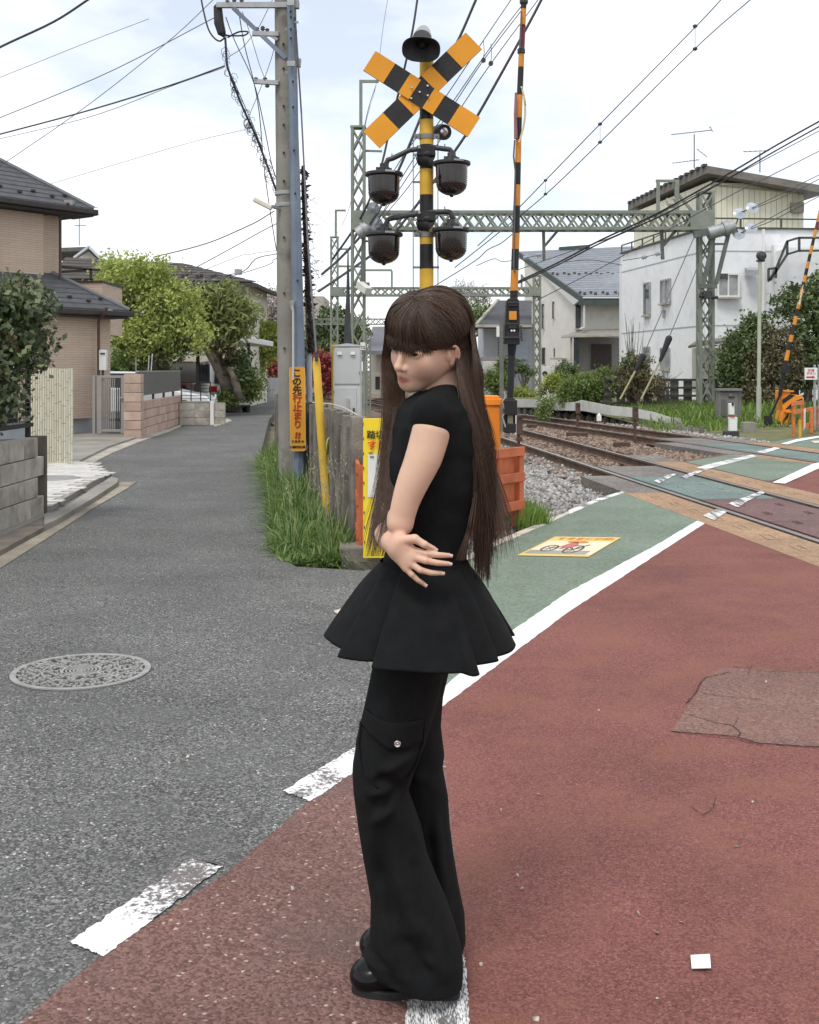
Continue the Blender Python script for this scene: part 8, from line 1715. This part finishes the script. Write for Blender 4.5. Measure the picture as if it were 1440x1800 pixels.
def twiggy(label, base, ells, n, Y, m, leaf, nl, size, seed=1, crown='blossom', r0=.18, grp=None):
    t = thing('bare_tree', label, 'tree', base, grp); P_, tt, cc = crownpts(ells, n, n, (.01,.01,.01), .2); limbs(t, base, [tuple(c) for c in cc[:12]], r0, m, .35); b = MB()
    for c in cc:
        c = Vector(c); o_ = min((Vector(k) for k in cc[:12]), key=lambda k: (k-c).length); pts = [o_.lerp(c,.2), o_.lerp(c,.6)+Vector((RN.gauss(0,.1),0,RN.gauss(0,.1))), c, c+Vector((RN.gauss(0,.3),RN.gauss(0,.2),RN.uniform(.1,.6)))]; b.tube(pts, [.035,.028,.02,.008], 3)
    b.o('twigs', m, t)
    P2, t2_, c2 = crownpts(ells, nl, max(20, nl//14), (.35,.35,.3), .3); leafcloud(crown, P2, size, leaf, t, t2_, 1.4); return t
twiggy('bare tree with pale pink blossom left of the concrete pole', Vector((A(470,690,105).x,105,0)), [E(470,545,26,36,105),E(450,560,18,30,105),E(488,530,16,26,105)], 150, 105, BARKG, PINKB, 3600, .16); twiggy('yellowish budding bare tree beside the cream house', Vector((A(448,690,90).x,90,0)), [E(448,535,13,30,90)], 90, 90, BARKG, YLG, 700, .12, crown='buds')
twiggy('greyish bare tree behind the crown of the head', Vector((A(820,690,95).x,95,0)), [E(822,520,36,26,95),E(800,530,26,24,95),E(845,530,20,18,95)], 260, 95, BARKG, PINKB, 1500, .10, crown='buds')
plant('leafy_tree', 'dark green tree under the bare tree behind the head', 'tree', Vector((A(835,690,88).x,88,0)), [E(835,560,34,22,88),E(800,575,30,22,88),E(860,575,24,16,88)], 5000, 140, .2, DKG, .2); plant('conifer_tree', 'tall dark green tree behind the gantries and grey cabinet', 'tree', Vector((A(585,690,125).x,125,0)), [E(590,570,24,26,125),E(575,600,28,36,125),E(605,600,26,38,125),E(555,610,22,34,125),E(628,590,14,26,125)], 9000, 240, .28, DKG, .3)
plant('leafy_tree', 'dark tree mass behind the blossom trees at the road end', 'tree', Vector((A(482,690,115).x,115,0)), [E(480,600,30,38,115),E(455,620,24,28,115),E(500,620,20,30,115)], 6000, 170, .24, DKG, .25)
plant('leafy_tree', 'yellow green tree just left of the concrete pole far away', 'tree', Vector((A(545,690,100).x,100,0)), [E(535,625,20,26,100)], 2500, 70, .2, MIDG, .15)
# camellia over the wire fence
cam_ = thing('camellia_shrub', 'large dark glossy leaved shrub hanging over the wire fence at the left edge', 'shrub', Vector((-4.35,10.6,0)))
P_, tt, cc = crownpts([E(20,560,62,66,10.7,.4),E(45,540,40,45,10.9,.35),E(-30,600,70,110,10.5,.4),E(55,610,34,50,10.9,.3),E(32,500,16,16,10.9,.1),E(25,690,22,50,10.75,.14),E(-20,690,40,60,10.5,.2)], 5200, 420, (.055,.055,.05), .6); leafcloud('foliage', P_, .045, GLOSS, cam_, tt, 1.7)
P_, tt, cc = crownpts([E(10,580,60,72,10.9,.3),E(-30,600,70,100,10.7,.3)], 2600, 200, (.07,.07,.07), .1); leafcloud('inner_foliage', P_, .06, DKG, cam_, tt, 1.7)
limbs(cam_, Vector((-4.3,10.7,.1)), [tuple(c) for c in cc[:24]], .05, mat('mossy_stem', (.16,.125,.06), .95, .3, 8, .4), .35, 'stems', .05)
# right side planting
sp_ = [('azalea_bush','broad dark green bush with drooping branches in front of the brick pier', [E(1035,682,42,24,37),E(1065,672,28,24,37.3),E(1005,695,26,16,36.8)], 6500, 180, .06, MIDG, 37),
 ('clipped_bush','bright green clipped bush right of the second gantry leg', [E(972,680,12,18,42),E(962,690,10,12,42)], 2600, 60, .06, YLG, 42), ('clipped_bush','dark green clipped bush right of the bright clipped bush', [E(987,672,10,16,42.5)], 1500, 40, .06, MIDG, 42.5), ('clipped_bush','orange brown little conifer at the foot of the bright clipped bush', [E(959,693,4,8,41.5)], 500, 14, .05, RUST, 41.5),
 ('cloud_pine','cloud pruned pine with flat pads before the entrance porch', [E(997,648,17,7,44),E(985,660,10,5,44),E(1008,660,8,5,44)], 2200, 60, .05, DKG, 44), ('round_topiary','large ball shaped dark topiary tree behind the barrier weight', [E(893,645,14,14,50)], 3000, 80, .07, DKG, 50), ('cloud_pine','small cloud pruned tree left of the second gantry leg', [E(922,650,8,5,48),E(930,655,7,5,48),E(915,647,6,5,48)], 1400, 40, .05, DKG, 48),
 ('garden_shrub','leafy shrub behind the thin trackside post', [E(868,672,14,18,46),E(880,668,10,16,46)], 2400, 70, .07, MIDG, 46), ('garden_shrub','yellow topped low shrub right of the black barrier rod', [E(912,692,9,9,45),E(925,695,9,8,45)], 1800, 50, .06, YLG, 45), ('garden_shrub','loose reddish green shrub between the two black stay sleeves', [E(1118,655,20,24,36),E(1100,668,16,22,36),E(1140,675,20,18,36),E(1128,640,14,14,36)], 3600, 130, .055, RUST, 36), ('garden_shrub','dark green part of the shrub behind the left stay sleeve', [E(1112,650,20,26,36.3),E(1098,670,12,16,36.3)], 2200, 80, .055, DKG, 36.3),
 ('large_shrub','big dark green shrub left of the pale lamp post', [E(1310,610,32,34,35),E(1295,640,28,34,35),E(1330,580,22,24,35),E(1300,660,26,20,35)], 7500, 240, .07, DKG, 35), ('large_shrub','big brownish shrub behind the far barrier arm', [E(1350,640,34,44,34.5),E(1370,610,28,36,34.5),E(1340,690,40,20,34.5),E(1385,650,24,30,34.5)], 8500, 280, .065, RUST, 34.5), ('leafy_tree','upright dark evergreen tree at the right edge behind the sign', [E(1425,560,26,60,35),E(1395,540,14,44,35),E(1445,520,22,50,35),E(1420,640,34,40,35),E(1460,600,30,80,35),E(1372,540,8,26,35)], 9500, 300, .08, DKG, 35)]
for k, lb, el, n, nc, sz, m, Y in sp_:
    cx = float(np.mean([e[0][0] for e in el])); plant(k, lb, 'tree' if 'tree' in k or 'pine' in k or 'topiary' in k else 'shrub', Vector((cx, Y, .15)), el, n, nc, sz, m, .05 if Y < 40 else .07, None, BARK, .3, 12)
plant('flowering_shrub','white flowering shrub above the low white wall', 'shrub', A(975,722,37.6), [E(985,703,14,6,37.6),E(968,700,10,6,37.6),E(1000,708,8,5,37.3)], 1500, 60, .05, WHF, .02); plant('garden_shrub','grey green weed tuft hanging over the sleeper wall', 'shrub', A(957,735,34), [E(958,715,9,13,34),E(955,730,6,9,33.8)], 1300, 40, .045, MIDG, .02)
bt_ = thing('bare_shrub', 'leafless grey shrub against the white building', 'shrub', A(1112,700,38)); b = MB()
for i in range(16):
    x0 = 1112+RN.uniform(-6,6); x1 = x0+RN.uniform(-14,14); b.tube([A(x0,700,38), A((x0+x1)/2+RN.uniform(-3,3),640,38), A(x1,RN.uniform(548,600),38)], [.02,.014,.005], 4)
for i in range(14): x0 = 1170+RN.uniform(-4,8); b.tube([A(x0,710,37), A(x0+RN.uniform(-10,16),675,37), A(x0+RN.uniform(-24,30),RN.uniform(645,668),37)], [.02,.013,.005], 4)
b.o('branches', BARKG, bt_)
# ---------------------------------------------------------------- grass
def grass(name, P, hgt, wid, m, lean=.5, kind='stuff', seed=0, droop=.5):
    r = np.random.default_rng(seed); n = len(P); P = np.asarray(P, float); hh = hgt*r.uniform(.55,1.25,n)*(P[:,3] if P.shape[1] > 3 else 1); a = r.uniform(0,2*PI,n); ln = r.uniform(.1,1,n)*lean; d = np.stack([np.cos(a),np.sin(a),np.zeros(n)],1); s = np.stack([-np.sin(a+r.normal(0,.6,n)),np.cos(a),np.zeros(n)],1)*(wid*r.uniform(.6,1.3,n))[:,None]*.5
    v = []; 
    for t, k in ((0,1),(.4,.95),(.75,.65),(1,.06)):
        z = hh*(t-droop*ln*t*t*.55); c = P[:,:3]+d*(hh*ln*(t**1.7))[:,None]; c[:,2] += z; v += [c-s*k, c+s*k]
    V = np.stack(v,1).reshape(-1,3); f = np.array([[0,1,3,2],[2,3,5,4],[4,5,7,6]]); Fc = (f[None]+np.arange(n)[:,None,None]*8).reshape(-1,4)
    return npmesh(name, V, Fc, m, None, True, kind, attr=np.repeat(np.clip(r.normal(.45,.25,n),0,1),8))
GRS = tintmat('grass_blade', (.06,.125,.03), (.30,.42,.14), .55, .3, .3, (.36,.33,.16)); GRSD = tintmat('bank_grass_blade', (.05,.10,.025), (.20,.27,.09), .6, .3, .3, (.25,.22,.12)); GRSB = tintmat('fresh_grass_blade', (.10,.19,.03), (.30,.42,.10), .6, .35, .3)
def verge(r):
    Y = 8.75+9.2*r.uniform()**1.5; xr_ = -.50-.195*(Y-9.3); xl_ = np.interp(Y, [8.6,9.0,9.4,11,14,18], [-.9,-1.05,-1.16,-1.36,-1.74,-2.3]); x = r.uniform(xl_, xr_ if Y > 9.15 else -.46); cl = math.sin(x*9+Y*3.1)*math.sin(Y*4.3-x*5)*.35+1
    e = min(x-xl_, .25)/.25; return (x, Y, -.06, (.55+.5*e)*np.interp(Y, [8.7,9.4,11,13,15], [.7,1,1.05,1.5,1.7])*cl)
sheet('verge_soil', [(-.40,8.72,0),(-.95,8.7,0),(-1.16,9.3,0),(-1.75,14,0),(-2.35,18.5,0),(-2.15,18.5,0),(-.46,9.3,0)], SOIL, -.03)
grass('verge_grass', scatter(11500, verge, 8), .31, .0125, GRS, 1.25, seed=9, droop=1.15); grass('verge_undergrowth', scatter(5000, verge, 48), .2, .012, GRSB, 1.5, seed=49, droop=1.2)
b = MB()
for i in range(26):             # seeding wild oat stems
    p = Vector((RN.uniform(-.95,-.55), RN.uniform(9.2,10.4), 0)) if i < 18 else Vector((RN.uniform(-1.5,-.9), RN.uniform(10.8,12.6), 0)); t = p+Vector((RN.uniform(-.12,.12), RN.uniform(-.1,.1), RN.uniform(.55,.85))); b.tube([p, p.lerp(t,.6), t], [.002,.0018,.001], 3)
    for j in range(7): q = p.lerp(t, .7+.3*j/7)+Vector((RN.gauss(0,.025), RN.gauss(0,.025), 0)); b.tube([q, q+Vector((RN.gauss(0,.008), 0, -.016)), q+Vector((RN.gauss(0,.01),0,-.03))], [.0012,.004,.0008], 3)
b.o('oat_stems', mat('dry_oat', (.42,.42,.28), .8, .2), kind='stuff')
def tri(*pts):
    pts = [Vector(p) for p in pts]
    def f(r):
        i = r.integers(0, len(pts)-2); a, b_, c = pts[0], pts[i+1], pts[i+2]; u, v = r.uniform(0,1,2)
        if u+v > 1: u, v = 1-u, 1-v
        p = a+(b_-a)*u+(c-a)*v; return (p.x, p.y, p.z, 1)
    return f
grass('fence_foot_grass', scatter(1700, tri((1.02,10.62,-.03),(1.35,10.9,-.05),(1.2,12.2,-.08),(.95,12,-.06)), 11), .22, .011, GRSB, .7, seed=12)
grass('cabinet_grass', scatter(5200, tri((-1.5,12.9,-.1),(-.2,12.6,-.12),(.15,15,-.15),(.1,19,-.15),(-.5,24,-.15),(-2.5,24,-.1),(-2.2,17,-.1)), 13), .42, .014, GRSB, .6, seed=14)
sheet('cabinet_soil', [(-2.6,25,0),(-1.6,12.6,0),(-.2,12.4,0),(.2,15,0),(.1,19,0),(-.4,25,0)], SOIL, -.12)
# far bank between the track and the white building
bx = np.linspace(0, 1, 30); vs = []; fs = []
def bankz(x, Y): return -.12+.52*float(np.clip((Y-(27.5-(x-8)*.9)-1.5)/7,0,1))
nx, ny = 44, 26
for j in range(ny):
    for i in range(nx):
        Y = 24+j*1.1; x0 = C2(Y)+1.9; x = x0+(i/(nx-1))**1.3*(26); vs.append((x, Y, bankz(x, Y)))
for j in range(ny-1):
    for i in range(nx-1): fs.append((j*nx+i, j*nx+i+1, (j+1)*nx+i+1, (j+1)*nx+i))
mb_ = MB(); mb_.v = vs; mb_.f = fs; mb_.mi = [0]*len(fs); mb_.o('grass_bank', mat('grassy_soil', (.10,.115,.05), .95, .3, 3, .5, 20, c2=(.15,.14,.075)), kind='structure', smooth=True)
def bank(r):
    Y = r.uniform(25.5,37); x = C2(Y)+2.3+r.uniform(0,11)
    if Y < 30.3 and x > 7.2 and Y < 29.6: return None
    if x > 9.6 and Y < 28.9: return None
    if Y > 30.5 and x < np.interp(Y,[30.8,31.4,32.2,33,35.2,37.5,40],[7.13,6.75,6.28,5.86,5.3,4.78,3.7])+.35: return None
    if Y < 30.5 and x > 7.3 and r.uniform() < .5: return None
    return (x, Y, bankz(x, Y)-.02, r.uniform(.5,1.2))
grass('bank_grass', scatter(17000, bank, 15), .17, .02, GRSD, 1.1, seed=16); 
def bank2(r): Y = r.uniform(29.2,34); x = r.uniform(6.4,11); return (x, Y, bankz(x,Y)-.02, r.uniform(.6,1.5))
grass('bank_weeds', scatter(2600, bank2, 17), .24, .03, GRSB, 1.0, seed=18)
stones('bank_gravel', scatter(2600, lambda r: (lambda Y: (C2(Y)+r.uniform(.8,2.2), Y, -.13+r.uniform(-.03,.03)))(r.uniform(20.5,33)), 19), (.09,.08,.06), GST, 20)
# pale leaves and grit scattered on the road
lt_ = scatter(60, lambda r: ((lambda p: (p.x, p.y, .008))(G(r.uniform(-200,1400), 700+r.uniform()**.6*1100))), 23); stones('road_litter', lt_, (.014,.010,.002), tintmat('dry_litter', (.22,.17,.10), (.6,.55,.45)), 24)
